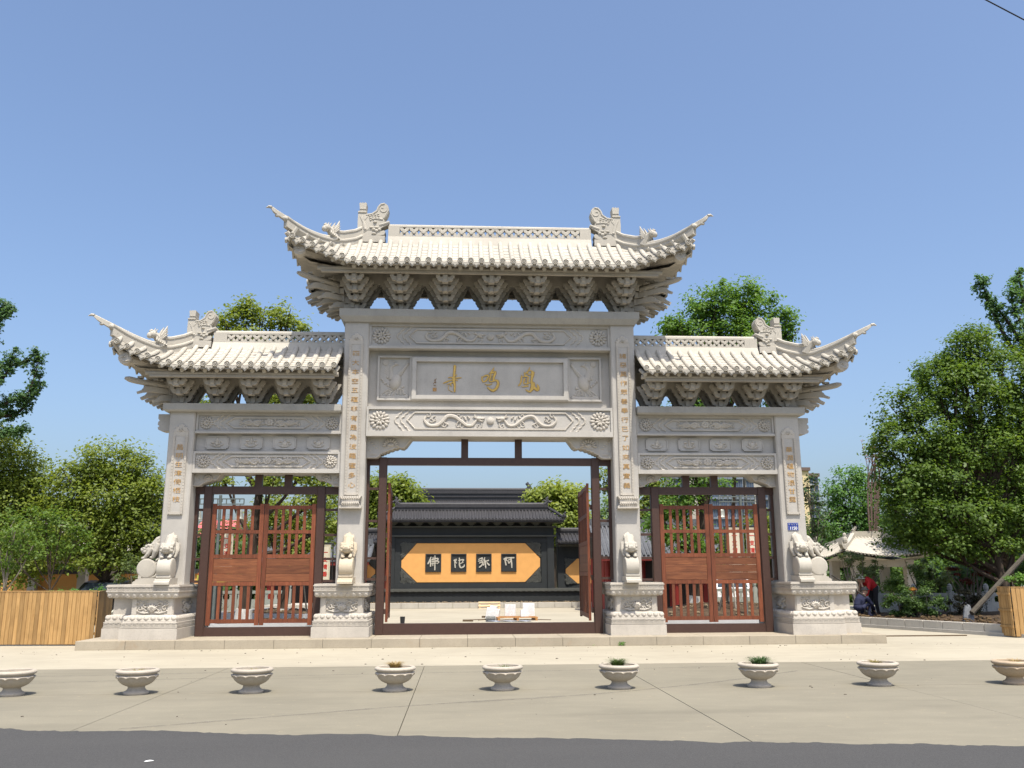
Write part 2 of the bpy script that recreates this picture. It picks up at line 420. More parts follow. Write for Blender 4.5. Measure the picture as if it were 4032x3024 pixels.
def plinth(poly,fronts,sides):
    """poly CCW plan; fronts: list of (x0,x1,y) front faces; sides: (x,y0,y1,sgn)"""
    m=M(); L=[[(x,y,z) for x,y in offs(poly,o)] for z,o in PP]; n=len(poly)
    vs=[p for r in L for p in r]
    fs=[(i*n+k,i*n+(k+1)%n,(i+1)*n+(k+1)%n,(i+1)*n+k) for i in range(len(L)-1) for k in range(n)]
    fs.append(tuple((len(L)-1)*n+k for k in range(n)))
    m.add(vs,fs); P=part('plinth',m)
    fr=M(); pe=M(); fl=M()
    # frames: origin, along vector, out vector, length
    F=[((x0,y),(1,0),(0,-1),x1-x0) for x0,x1,y in fronts]+[((x,y0 if s>0 else y1),(0,1 if s>0 else -1),(s,0),y1-y0) for x,y0,y1,s in sides]
    for (ox,oy),(ax,ay),(nx,ny),Ln in F:
        def bx(mm,u0,u1,d0,d1,z0,z1):
            xs=[ox+ax*u0+nx*d0,ox+ax*u1+nx*d1]; ys=[oy+ay*u0+ny*d0,oy+ay*u1+ny*d1]
            mm.box(min(xs),max(xs),min(ys),max(ys),z0,z1)
        for z0,z1,o in ((.478,.562,-.03),(1.287,1.375,-.035)):        # meander bands
            k=max(1,int(round((Ln+2*o)/.128))); uu=(Ln+2*o)/k; h=(z1-z0)
            for i in range(k):
                u=-o+i*uu; d=o-.002; e=o+.014; t=.014
                bx(fr,u+.006,u+uu*.86,d,e,z1-t-.004,z1-.004)
                bx(fr,u+uu*.80,u+uu*.86,d,e,z0+h*.30,z1-t-.004)
                bx(fr,u+uu*.30,u+uu*.80,d,e,z0+h*.30,z0+h*.30+t)
                bx(fr,u+uu*.30,u+uu*.38,d,e,z0+h*.30+t,z0+h*.58)
                bx(fr,u+.006,u+uu*.94,d,e,z0+.004,z0+.004+t)
                bx(fr,u+.006,u+.006+t,d,e,z0+h*.30,z1-t-.004)
        k=max(1,int(round(Ln/.155))); uu=(Ln-.06)/k                 # lotus petals, two bands
        for i in range(k):
            u=.03+(i+.5)*uu
            for zb,zt,od,s in ((.63,.745,-.075,1),(1.125,1.255,-.085,-1)):
                c=(ox+ax*u+nx*(od+.004),oy+ay*u+ny*(od+.004),(zb+zt)/2-(.012 if s>0 else -.004))
                for kk,(fw_,dp) in enumerate(((.49,.034),(.34,.046))):
                    r=(uu*fw_ if ax else dp, uu*fw_ if ay else dp, (zt-zb)*(.56 if kk==0 else .42)); pe.ell((c[0],c[1],c[2]-(.008*kk if s>0 else -.008*kk)),r,10,6)
        # panel carving: a lotus with scrolls
        if Ln>.55:
            cu=Ln/2; hw=min(.36,Ln/2-.24)
            def P3(u,z,d=.0): return (ox+ax*(cu+u)+nx*(-.19+d),oy+ay*(cu+u)+ny*(-.19+d),z)
            def el(u,z,ru,rz,d=.03):
                fl.ell(P3(u,z),(ru if ax else d, ru if ay else d, rz),8,5)
            for a in range(-4,5):
                an=a*.36; L_=.15-.006*a*a
                fl.tube([P3(.02*a*.5,.83,.02),P3(.5*L_*math.sin(an)*1.3,.83+.5*L_*math.cos(an)+.02,.045),P3(L_*math.sin(an)*1.35,.83+L_*math.cos(an)+.02,.015)],[.022,.034,.008],7)
            el(0,.955,.035,.035,.055); el(0,.82,.12,.025,.04)
            for s in (-1,1):
                for q,(qu,qz,rr_) in enumerate(((.45,.97,.062),(.78,.90,.055),(.52,.84,.05),(.92,1.0,.04))):
                    C=[]
                    for k2 in range(13):
                        th=s*(k2/12*5.6)+q*1.3; r=rr_*(1-.068*k2)
                        C.append(P3(s*hw*qu+r*math.cos(th)*1.15,qz+r*math.sin(th),.018+.012*(k2%3==0)))
                    fl.tube(C,[.021-.0008*k2 for k2 in range(13)],6)
                fl.tube([P3(s*.05,.80,.018),P3(s*hw*.5,.785,.022),P3(s*hw*.98,.83,.012)],[.022,.03,.008],6)
                for q in range(5): el(s*(hw*.25+q*hw*.17),.80+.028*(q%2)+.01*q,.034,.02,.036)
                for q in range(3): el(s*(hw*(.35+.22*q)),1.045-.02*(q%2),.035,.022,.03)
            # corner posts of the waist
            bx(fl,.19-.0,.30,-.19,-.165,.752,1.108); bx(fl,Ln-.30,Ln-.19,-.19,-.165,.752,1.108)
    obj('fret_band',fr,G,P,kind='stuff'); obj('lotus_petals',pe,G,P,smooth='full',kind='stuff'); obj('lotus_carving',fl,G,P,smooth=True,kind='stuff')
    return P
YF,YB=.12,2.15
for s in (-1,1):
    a,b=sorted((s*2.86,s*4.205)); plinth([(a,YF),(b,YF),(b,YB),(a,YB)],[(a,b,YF)],[(a,YF,YB,-1),(b,YF,YB,1)])
    yf=-.12; yb=2.35
    x0,x1,x2=7.2,8.50,9.02
    if s>0:
        poly=[(x0,yf),(x1,yf),(x1,.22),(x2,.22),(x2,1.66),(x1,1.66),(x1,yb),(x0,yb)]
        plinth(poly,[(x0,x1,yf),(x1,x2,.22)],[(x0,yf,yb,-1),(x2,.22,1.66,1)])
    else:
        poly=[(-x1,yf),(-x0,yf),(-x0,yb),(-x1,yb),(-x1,1.66),(-x2,1.66),(-x2,.22),(-x1,.22)]
        plinth(poly,[(-x1,-x0,yf),(-x2,-x1,.22)],[(-x0,yf,yb,1),(-x2,.22,1.66,-1)])

# ---- columns
CF,CB=.5,1.4
def cloud_cap(m,cx,z,y,w=.33,h=.2):
    for du,dz,r in ((0,.10,.085),(-.085,.065,.065),(.085,.065,.065),(-.13,.01,.05),(.13,.01,.05),(-.05,.02,.06),(.05,.02,.06),(0,.055,.06)):
        m.lathe([(0.0,-.03),(r*w/.33*.5,-.034),(r*w/.33*.8,-.03),(r*w/.33*.97,-.018),(r*w/.33,0)],16,(cx+du*w/.33,y,z+dz*h/.2),'y')
    for s in (-1,1):
        m.tube([(cx+s*(.02+.035*(1-math.exp(-q*.35))*math.cos(q*1.1)),y-.04,z+.035+.03*math.sin(q*1.1)) for q in range(7)],.011,5)
def text_mesh(ch,size,mat,ext=.01,off=.0,sx=1.0):
    c=bpy.data.curves.new('glyph','FONT'); c.body=ch; c.size=size; c.extrude=ext; c.offset=off; c.align_x='CENTER'; c.align_y='CENTER'; c.resolution_u=4
    o=bpy.data.objects.new('glyph',c); COL.objects.link(o)
    dg=bpy.context.evaluated_depsgraph_get(); me=bpy.data.meshes.new_from_object(o.evaluated_get(dg))
    bpy.data.objects.remove(o); bpy.data.curves.remove(c)
    # centre on its own bounds
    co=np.empty(len(me.vertices)*3,np.float32); me.vertices.foreach_get('co',co); co=co.reshape(-1,3)
    mid=(co.min(0)+co.max(0))/2; mid[2]=0; co-=mid; co[:,0]*=sx
    me.vertices.foreach_set('co',co.ravel()); me.update(); me.materials.clear(); me.materials.append(mat); return me
STAND=Matrix(((1,0,0,0),(0,0,-1,0),(0,1,0,0),(0,0,0,1)))      # text plane upright, facing -Y
def column(cx,hw,ztop,taper,strip,chars,cz,console):
    m=M(); x0,x1=cx-hw,cx+hw; c=.03
    def ring(z,t): return [(x0+t+c,CF,z),(x1-t-c,CF,z),(x1-t,CF+c,z),(x1-t,CB-c,z),(x1-t-c,CB,z),(x0+t+c,CB,z),(x0+t,CB-c,z),(x0+t,CF+c,z)]
    A,B=ring(1.43,0),ring(ztop,taper); m.add(A+B,[(i,(i+1)%8,8+(i+1)%8,8+i) for i in range(8)]+[tuple(range(8,16))])
    col=part('column',m,GF)
    zb,zt=strip; w=.175
    p=M()
    p.box(cx-w,cx+w,CF-.022,CF+.01,zb,zt)                              # raised plate
    pl=obj('inscription_strip',p,GF,col)
    q=M()
    for s in (-1,1):
        a,b=sorted((cx+s*w,cx+s*(w-.052))); q.box(a,b,CF-.05,CF-.0225,zb,zt)
        k=int((zt-zb)/.075)
        for i in range(k):
            z=zb+(i+.5)*(zt-zb)/k; q.box(cx+s*(w-.026)-.016,cx+s*(w-.026)+.016,CF-.058,CF-.05,z-.024,z+.004); q.box(cx+s*(w-.026)-.016,cx+s*(w-.026)-.004,CF-.058,CF-.05,z+.004,z+.024)
    q.box(cx-w+.053,cx+w-.053,CF-.05,CF-.0225,zb,zb+.06)
    obj('border_moulding',q,G,col)
    r=M(); cloud_cap(r,cx,zt+.12,CF); r.box(cx-w,cx+w,CF-.03,CF,zt+.0,zt+.10); obj('cloud_cap',r,G,col,smooth=True)
    for ch,z in zip(chars,cz):
        me=text_mesh(ch,.185,MT['ink'],.004,-.0015,1.05); s=T((cx,CF-.028,z))@STAND@Matrix.Scale(.82,4,(0,1,0))
        link('gold_character',me,col,s,None)
    if console:
        k=M(); z=console
        sec=[(-.27,z),(.27,z),(.27,z+.05),(.22,z+.09),(.20,z+.16),(.22,z+.17),(.22,z+.20),(.235,z+.25),(.265,z+.30),(-.265,z+.30),(-.235,z+.25),(-.22,z+.20),(-.22,z+.17),(-.20,z+.16),(-.22,z+.09),(-.27,z+.05)]
        sc=[(cx+a,b) for a,b in sec]; k.prism(sc,CF-.17,CF,'y')
        for i in range(-4,5):
            k.tube([(cx+i*.045,CF-.175,z+.07),(cx+i*.052,CF-.19,z+.115),(cx+i*.04,CF-.172,z+.155)],[.012,.02,.008],5)
            k.tube([(cx+i*.045,CF-.172,z+.21),(cx+i*.055,CF-.188,z+.245),(cx+i*.057,CF-.175,z+.285)],[.01,.018,.012],5)
        obj('lotus_console',k,G,col,smooth=True)
    return col
def zs(z0,z1,n): return [z0+(z1-z0)*i/(n-1) for i in range(n)]
column(-3.42,.3125,7.965,0,(3.55,7.38),'四大本空五蘊非有是為波羅蜜多心',zs(7.14,3.80,15),3.22)
column(3.42,.3125,7.965,0,(3.55,7.38),'諸惡莫作眾善奉行已了如來真實義',zs(7.14,3.80,15),3.22)
column(-7.63,.32,5.60,.01,(3.08,5.0),'昌明生津倚栖枝',zs(4.72,3.45,7),None)
column(7.63,.32,5.60,.01,(3.08,5.0),'華潤蘊物憑甘露',zs(4.72,3.45,7),None)

# ---- lintel slabs
def slab_molded(x0,x1,z0,z1,o,y0,y1,zm):
    m=M(); 
    R0=[(x0+o,y0+o),(x1-o,y0+o),(x1-o,y1-o),(x0+o,y1-o)]; R1=[(x0,y0),(x1,y0),(x1,y1),(x0,y1)]
    vs=[(x,y,z0) for x,y in R0]+[(x,y,zm) for x,y in R1]+[(x,y,z1) for x,y in R1]
    fs=[(3,2,1,0),(8,9,10,11)]+[(r*4+i,r*4+(i+1)%4,(r+1)*4+(i+1)%4,(r+1)*4+i) for r in (0,1) for i in range(4)]
    return m.add(vs,fs)
part('lintel_slab',slab_molded(-3.86,3.86,7.967,8.29,.10,.34,1.56,8.10),MT['granite_slab'])
for s in (-1,1):
    a,b=sorted((s*3.737,s*8.08)); part('lintel_slab',slab_molded(a,b,5.603,5.80,.04,.36,1.54,5.64),MT['granite_slab'])

# ---- carved beams
def arc2(cx,cz,r,a0,a1,n=10): return [(cx+r*math.cos(a0+(a1-a0)*i/n),cz+r*math.sin(a0+(a1-a0)*i/n)) for i in range(n+1)]
def relief(m,pts,y,r,n=6,d=.6):
    m.tube([(x,y,z) for x,z in pts],r,n,True,(1,d,1))
def rosette(cx,cz,R0,y):
    m=M()
    for i in range(15):
        a=2*PI*i/15+.2; rot=RY(-a)@RX(.35)
        m.ell((cx+R0*.76*math.cos(a),y-.006,cz+R0*.76*math.sin(a)),(R0*.30,.034,R0*.175),8,5,rot)
    for i in range(8):
        a=2*PI*(i+.3)/8; rot=RY(-a)@RX(.3); m.ell((cx+.03*R0+R0*.36*math.cos(a),y-.03,cz+R0*.36*math.sin(a)),(R0*.27,.035,R0*.14),8,5,rot)
    m.ell((cx-.01,y-.02,cz),(R0*.17,.035,R0*.17),8,5)
    m.lathe([(R0*.5,-.006),(R0*.2,-.016),(0,-.016)],14,(cx,y+.006,cz),'y')
    return m
def wave_chev(m,tip,cz,hh,s,y,r,run):
    # scalloped chevron from (tip) opening away
    for sg in (-1,1):
        P=[]
        for i in range(25):
            t=i/24; sc=.022*abs(math.sin(t*PI*3)); P.append((tip+s*(run*t)-s*sc*.7,cz+sg*hh*t+sg*sc))
        relief(m,P,y,r,6,.9)
def dragon(m,x0,x1,cz,hh,y):
    s=1 if x1>x0 else -1; L=abs(x1-x0)
    X=lambda u: x0+s*u*L
    body=spline([(X(.03),y,cz+hh*.55),(X(.0),y,cz+hh*.0),(X(.08),y,cz-hh*.6),(X(.22),y,cz-hh*.62),(X(.32),y,cz-hh*.1),(X(.40),y,cz+hh*.55),(X(.52),y,cz+hh*.5),(X(.63),y,cz-hh*.05),(X(.74),y,cz-hh*.62),(X(.84),y,cz-hh*.55),(X(.90),y,cz-.0),(X(.95),y,cz+hh*.25)],5)
    n=len(body); rr=[.018+.034*math.sin(PI*min(1,(i+2)/n*1.02))**.7 for i in range(n)]
    m.tube(body,rr,7,True,(1,.9,1))
    m.ell((X(.95),y-.01,cz+hh*.25),(.075,.045,.055),8,5); m.tube([(X(.95),y-.01,cz+hh*.3),(X(1.02),y-.012,cz+hh*.25),(X(1.05),y-.012,cz+hh*.35)],[.04,.03,.018],6)
    m.tube([(X(.95),y-.01,cz+hh*.05),(X(1.0),y-.012,cz-hh*.08),(X(1.03),y-.012,cz-hh*.02)],[.03,.022,.012],6)
    for k in range(3): m.tube([(X(.92),y-.01,cz+hh*.3),(X(.87),y-.012,cz+hh*(.45+.16*k)),(X(.84+.03*k),y-.008,cz+hh*(.5+.22*k))],[.02,.014,.006],5)
    for (u,z,a,sg) in ((.12,.1,.5,1),(.18,.15,2.,-1),(.33,-.5,.2,1),(.36,-.7,3.,-1),(.58,-.55,1.2,1),(.66,-.7,2.2,-1),(.6,.65,.3,1),(.95,-.62,1.,1),(.06,.7,2.,1)):
        C=[(X(u)+s*sg*(.012+.009*k)*math.cos(a+k*.75),y-.006,cz+hh*z+(.012+.009*k)*math.sin(a+k*.75)) for k in range(9)]
        m.tube(C,[.014]*5+[.016]*3+[.018],5)
    for (u,z,u2,z2) in ((.30,-.15,.40,-.55),(.64,.0,.55,-.45),(.72,.1,.68,.55),(.78,.3,.74,.6)):
        m.tube([(X(u),y-.006,cz+hh*z),(X((u+u2)/2),y-.012,cz+hh*(z+z2)/2+.02),(X(u2),y-.006,cz+hh*z2)],[.026,.02,.01],6)
def flowerband(m,x0,x1,cz,hh,y,seed):
    r=random.Random(seed); cx=(x0+x1)/2
    for i in range(7):
        a=2*PI*i/7; m.ell((cx+.075*math.cos(a),y-.01,cz+.02+.06*math.sin(a)),(.05,.03,.035),7,4)
    m.ell((cx,y-.025,cz+.02),(.04,.03,.04),7,4)
    for s in (-1,1):
        L=(x1-x0)/2
        for k in range(3):
            P=spline([(cx+s*(.1+.05*k),y,cz-hh*.3+.1*k),(cx+s*L*.35,y-.01,cz+hh*(.35-.4*k)),(cx+s*L*.62,y-.01,cz-hh*(.3-.3*k)),(cx+s*L*.92,y,cz+hh*(.4-.4*k))],7)
            m.tube(P,[.012+.024*math.sin(PI*i/(len(P)-1)) for i in range(len(P))],6,True,(1,1.3,1))
        for k in range(16):
            u=.15+.8*r.random(); z=(r.random()*2-1)*hh*.7; a=r.random()*PI
            m.ell((cx+s*u*L,y,cz+z),(.055,.035,.024),7,4,RY(a))
        for k in range(5):
            u=.2+.15*k; C=[(cx+s*(u*L)+(.01+.008*q)*math.cos(q*.8+k),y-.006,cz+hh*.45*((k%2)*2-1)+(.01+.008*q)*math.sin(q*.8+k)) for q in range(8)]
            m.tube(C,.012,5)
def beam(x0,x1,z0,zi0,zi1,z1,yf,rec,kind,Rr,hexw,ledge):
    cz=(zi0+zi1)/2; hh=(zi1-zi0)/2
    m=M(); m.box(x0,x1,yf+rec,2*YC-yf-rec,z0+.001,z1-.001)
    m.box(x0,x1,yf,yf+rec+.001,z0,zi0); m.box(x0,x1,yf,yf+rec+.001,zi1,z1)
    m.box(x0,x0+.05,yf,yf+rec+.001,zi0,zi1); m.box(x1-.05,x1,yf,yf+rec+.001,zi0,zi1)
    if ledge: m.box(x0,x1,yf-.05,yf,z0,z0+ledge)
    B=part('carved_beam',m,GF); y=yf+rec
    for s in (-1,1):
        cx=(x0+x1)/2+s*((x1-x0)/2-.05-Rr-.03)
        obj('rosette',rosette(cx,cz,Rr,y),G,B,smooth='full')
    c=M(); mx=(x0+x1)/2; hw=hexw
    for off in (.0,.15,.30):
        for s in (-1,1):
            if off==0:
                for sg in (-1,1):
                    P=[(mx+s*(hw-.19*t)-s*0,cz+sg*(hh-.065)*t) for t in [i/14 for i in range(15)]]
                    P=[(a-s*.012*abs(math.sin(i/14*PI*3)),b) for i,(a,b) in enumerate(P)]
                    relief(c,P,y,.024,6,1.2)
            else: wave_chev(c,mx+s*(hw+off),cz,hh,-s,y,.026,.24)
    for sg in (-1,1): c.box(mx-hw+.19,mx+hw-.19,y-.028,y+.01,cz+sg*(hh-.065)-.02,cz+sg*(hh-.065)+.02)
    obj('border_carving',c,G,B,smooth=True)
    d=M()
    if kind=='dragon':
        dragon(d,mx-1.66,mx-.22,cz,hh*.72,y-.008); dragon(d,mx+1.66,mx+.22,cz,hh*.72,y-.008)
        d.lathe([(.095,.01),(.09,-.03),(.06,-.05),(0,-.055)],16,(mx,y,cz),'y')
        obj('dragon_carving',d,G,B,smooth=True)
    else:
        flowerband(d,mx-hw+.25,mx+hw-.25,cz,hh*.75,y-.004,int(z0*100)); obj('flower_carving',d,G,B,smooth=True)
    return B
beam(-3.106,3.106,7.294,7.40,7.893,7.965,.56,.05,'dragon',.225,2.10,.06)
beam(-3.106,3.106,5.02,5.15,5.70,5.77,.46,.05,'dragon',.245,2.10,0)
# plaque zone
zb,zt=5.772,7.292
pb=part('plaque_wall',M().box(-3.106,3.106,.82,1.2,zb,zt),GF)
fm=M()
def frame(m,x0,x1,z0,z1,t,y0,y1,bev=0):
    # mitred frame: four bars, sloped inward if bev
    o=[(x0,z0),(x1,z0),(x1,z1),(x0,z1)]; i=[(x0+t,z0+t),(x1-t,z0+t),(x1-t,z1-t),(x0+t,z1-t)]
    k=[(a+(bev if j in(0,3) else -bev),b+(bev if j<2 else -bev)) for j,(a,b) in enumerate(o)]
    vs=[(a,y1,b) for a,b in o]+[(a,y0+bev,b) for a,b in o]+[(a,y0,b) for a,b in k]+[(a,y0,b) for a,b in i]+[(a,y1,b) for a,b in i]
    fs=[(r*4+q,r*4+(q+1)%4,(r+1)*4+(q+1)%4,(r+1)*4+q) for r in range(4) for q in range(4)]
    m.add(vs,fs)
frame(fm,-2.025,2.025,5.985,7.128,.13,.67,.82,.03); pq=part('plaque_frame',fm,GF)
obj('plaque_panel',M().box(-1.894,1.894,.75,.82,6.116,6.997),GF,pq)
def strokes(S,fx,mat,parent,name,y,ext=.012,grow=1.0,ppu=1):
    m=M()
    for st in S:
        P=spline([(p[0],p[1],p[2]) for p in st],4) if len(st)>1 else st
        Lx=[];n=len(P)
        a=[];b=[]
        for i,p in enumerate(P):
            q0=P[max(i-1,0)]; q1=P[min(i+1,n-1)]; dx,dy=q1[0]-q0[0],q1[1]-q0[1]; l=math.hypot(dx,dy) or 1
            h=max(3,p[2])*.5*grow; a.append((p[0]-dy/l*h,p[1]+dx/l*h)); b.append((p[0]+dy/l*h,p[1]-dx/l*h))
        e0=P[0];e1=P[-1]
        tail=[(e1[0]+(P[-1][0]-P[-2][0])/ (math.hypot(P[-1][0]-P[-2][0],P[-1][1]-P[-2][1]) or 1)*e1[2]*.35*grow, e1[1]+(P[-1][1]-P[-2][1])/(math.hypot(P[-1][0]-P[-2][0],P[-1][1]-P[-2][1]) or 1)*e1[2]*.35*grow)]
        head=[(e0[0]-(P[1][0]-P[0][0])/(math.hypot(P[1][0]-P[0][0],P[1][1]-P[0][1]) or 1)*e0[2]*.35*grow, e0[1]-(P[1][1]-P[0][1])/(math.hypot(P[1][0]-P[0][0],P[1][1]-P[0][1]) or 1)*e0[2]*.35*grow)]
        A=[fx(*q) for q in a];Bq=[fx(*q) for q in b]; H=fx(*head[0]); Tl=fx(*tail[0])
        yo=y-random.Random(len(m.v)).random()*.004
        vs=[(q[0],yo,q[1]) for q in A]+[(q[0],yo,q[1]) for q in Bq]; fs=[(i,i+1,n+i+1,n+i) for i in range(n-1)]
        vs+=[(H[0],yo,H[1]),(Tl[0],yo,Tl[1])]; fs+=[(0,n,2*n),(n-1,2*n+1,2*n-1)]
        k=len(vs); vs+=[(q[0],yo+ext,q[2]) for q in vs]
        ring=[2*n]+list(range(n))+[2*n+1]+list(range(2*n-1,n-1,-1))
        fs+=[(ring[i],ring[(i+1)%len(ring)],ring[(i+1)%len(ring)]+k,ring[i]+k) for i in range(len(ring))]
        m.add(vs,fs)
    return obj(name,m,mat,parent)
# brush strokes (x, y, width) in the inscription's own drawing units
SI=[[(885,130,60),(880,250,52),(866,380,50),(860,480,62),(885,600,48),(885,780,38)],[(720,430,12),(790,420,24),(900,440,28),(980,430,22),(1050,425,16)],[(600,570,20),(680,535,27),(780,495,24),(880,480,27),(965,500,14)],[(690,600,8),(760,580,22),(850,545,25)],[(780,590,34),(800,635,24)],[(740,630,12),(725,690,10),(750,740,10),(840,780,12)],[(930,345,16),(900,390,26)]]
MING=[[(1560,390,24),(1565,470,32),(1585,530,22)],[(1570,420,18),(1640,370,32),(1720,370,40),(1700,440,36),(1660,500,36),(1590,530,22)],[(1868,155,8),(1840,210,28),(1790,280,36),(1735,320,14)],[(1790,310,26),(1760,440,36),(1745,510,32)],[(1800,300,30),(1890,285,60),(1860,400,45),(1850,500,46)],[(1780,375,12),(1840,372,12)],[(1780,415,12),(1840,415,12)],[(1770,460,12),(1840,455,12)],[(1760,525,27),(1870,500,32)],[(1870,480,32),(1940,500,50),(1965,570,55),(1920,680,60),(1840,740,55),(1760,710,36),(1700,660,27)],[(1635,570,8),(1690,605,18),(1760,590,20),(1815,572,14)]]
FENG=[[(565,235,18),(530,340,40),(470,430,46),(370,510,36)],[(235,545,14),(230,640,46),(220,760,52),(190,880,52),(110,985,42)],[(210,660,32),(300,620,28),(400,600,60),(500,630,46)],[(345,430,28),(360,540,46),(400,600,60)],[(540,370,24),(640,385,34),(740,470,62)],[(650,420,70),(680,520,110),(640,680,85),(630,800,80),(680,920,140),(680,1020,150),(620,1130,110),(560,1210,62),(470,1180,52),(390,1130,28)],[(740,1060,100),(860,1130,110),(900,1050,90),(870,950,50),(840,915,18)],[(700,850,60),(760,890,42)],[(350,690,52),(320,860,46),(370,905,36),(500,890,42)],[(440,620,24),(500,640,52),(485,760,52),(490,880,46),(590,830,32)],[(490,520,32),(480,420,32)],[(490,535,28),(600,530,32)],[(370,720,22),(430,705,14)],[(370,790,18),(430,780,12)],[(215,985,10),(280,1025,22),(380,1000,50),(500,985,52)]]
def to8(px,py): X=1650+px/6.32; Z=1420+py/6.32; return (lerp(-1.209,1.270,(X-1744.9)/(2123.5-1744.9)), lerp(6.926,6.196,(Z-1437.1)/(1546.1-1437.1)))
def to7(px,py): X=2030+px/10.055; Z=1420+py/10.055; return (lerp(-1.209,1.270,(X-1744.9)/(2123.5-1744.9)), lerp(6.926,6.196,(Z-1437.1)/(1546.1-1437.1)))
for S,fx in ((SI,to8),(MING,to8),(FENG,to7)):
    strokes(S,fx,MT['gold_dark'],pq,'character_outline',.742,.008,1.28); strokes(S,fx,MT['gold'],pq,'gold_character',.733,.008,1.0)
SG=[[(395,470,8),(400,530,10),(350,590,6)],[(430,445,6),(410,490,10),(380,500,6)],[(375,560,8),(430,540,10),(400,560,8)],[(365,630,8),(425,635,10)],[(395,605,8),(395,630,8)]]
strokes(SG,to8,MT['gold_dark'],pq,'signature',.742,.006,1.2)
a=to8(345,680); b=to8(438,768); obj('seal_mark',M().box(a[0],b[0],.743,.749,b[1],a[1]),plain('seal_orange',(.42,.24,.09),.7,.5,40),pq)
for s in (-1,1):                                    # phoenix panels
    cx=s*2.455; f=M(); frame(f,cx-.435,cx+.435,5.99,7.155,.05,.74,.82,.0); fo=part('phoenix_panel',f,GF)
    d=M(); y=.82; L=-s                                # L: the bird looks towards the plaque
    def q(u,v): return (cx+L*u,y,6.57+v)
    d.tube(spline([q(-.06,-.02),q(-.10,.15),q(-.10,.28),q(-.02,.36),q(.03,.38)],5),[.10,.10,.09,.08,.075,.065,.06,.055,.05,.048,.046,.044,.044,.044,.044,.046,.048,.046,.044,.04,.03][:21],8,True,(1,.5,1))
    d.ell(q(.02,.38),(.06,.04,.045),8,5); d.tube([q(.05,.38),q(.11,.35)],[.03,.006],6); d.tube([q(-.0,.42),q(-.05,.46),q(-.09,.45)],[.02,.015,.006],5)
    d.ell(q(.02,-.10),(.15,.09,.22),10,6,RY(L*.35))
    for k in range(9):
        t=k/8; d.tube([q(-.02+.02*k,.0+.01*k),q(.10+.05*k*.6,.12+.035*k),q(.20+.10*t,.10+.36*t)],[.035,.03,.008],6,True,(1,1.2,1))
    for k in range(6):
        t=k/5; d.tube([q(-.06,.02),q(-.20,.12+.05*k),q(-.30+.02*k,.18+.05*k)],[.03,.024,.008],6,True,(1,.6,1))
    for k in range(7):
        P=spline([q(.02,-.24),q(-.16+.06*k,-.30),q(-.30+.09*k,-.40-.03*(k%2)),q(-.34+.11*k,-.46+.05*(k%3))],5)
        d.tube(P,[.03-.0012*i for i in range(len(P))],6,True,(1,1.1,1))
        d.ell(q(-.32+.105*k,-.44+.05*(k%3)),(.03,.025,.03),6,4)
    r=random.Random(3)
    for k in range(16):
        C=q(-.33+.66*r.random(),-.45+.5*r.random()); d.ell(C,(.05,.035,.03),7,4,RY(r.random()*3))
    d.lathe([(.08,0),(.07,-.02),(0,-.022)],14,q(-.24,.42),'y')
    d.tube([q(-.36,-.49),q(0,-.52),q(.36,-.48)],[.05,.07,.05],7,True,(1,.6,1))
    obj('phoenix_carving',d,G,fo,smooth=True)

# ---- wing bays
MIDP=[[(0,.10,.02,.04),(0,.05,.05,.05),(0,-.02,.045,.05),(.06,-.02,.03,.02),(-.1,.0,.05,.03),(0,-.09,.12,.02)],
      [(0,.06,.025,.10),(-.09,.05,.05,.03),(.09,.05,.05,.03),(-.11,-.03,.03,.04),(.11,-.03,.03,.04),(0,-.09,.12,.02)],
      [(0,-.02,.065,.065),(0,.07,.02,.04),(-.1,.03,.05,.02),(.1,.03,.05,.02),(.13,-.02,.04,.02),(0,-.09,.12,.02)],
      [(0,-.01,.065,.07),(-.09,.03,.03,.05),(.09,.03,.03,.05),(0,.08,.02,.03),(0,-.09,.13,.02)]]
for s in (-1,1):
    x0,x1=sorted((s*3.737,s*7.312))
    beam(x0,x1,5.08,5.165,5.545,5.60,.57,.045,'flower',.165,1.06,.045)
    beam(x0,x1,4.10,4.20,4.575,4.628,.53,.045,'flower',.165,1.06,0)
    wl=part('frieze_wall',M().box(x0,x1,.69,1.21,4.629,5.079),GF)
    mx=(x0+x1)/2
    for k,u in enumerate((-1.265,-.43,.39,1.225)):
        cx=mx+u; z0,z1=4.70,5.02; c=.045; a,b=cx-.28,cx+.28
        oct_=[(a+c,z0),(b-c,z0),(b-c,z0+c*.6),(b,z0+c),(b,z1-c),(b-c,z1-c*.6),(b-c,z1),(a+c,z1),(a+c,z1-c*.6),(a,z1-c),(a,z0+c),(a+c,z0+c*.6)]
        m=M(); m.prism(oct_,.655,.69,'y'); t=.024
        inn=[(cx+(px-cx)*(1-t/.28),4.86+(pz-4.86)*(1-t/.16)) for px,pz in oct_]
        n=12; vs=[(px,.655,pz) for px,pz in oct_]+[(px,.638,pz) for px,pz in oct_]+[(px,.638,pz) for px,pz in inn]+[(px,.655,pz) for px,pz in inn]
        m.add(vs,[(r*n+i,r*n+(i+1)%n,(r+1)*n+(i+1)%n,(r+1)*n+i) for r in range(3) for i in range(n)])
        pn=obj('frieze_panel',m,GF,wl); d=M()
        for (du,dz,ru,rz) in MIDP[k]: d.ell((cx+du,.652,4.86+dz),(ru,.03,rz),9,5)
        for q in (-1,1): d.tube([(cx+q*(.10+.012*i*math.cos(i*.9)),.65,4.87+.012*i*math.sin(i*.9)) for i in range(7)],.011,5); d.tube([(cx+q*.03,.65,4.79),(cx+q*.12,.648,4.80),(cx+q*.18,.65,4.84)],[.014,.018,.006],5)
        obj('vase_carving',d,G,pn,smooth=True)
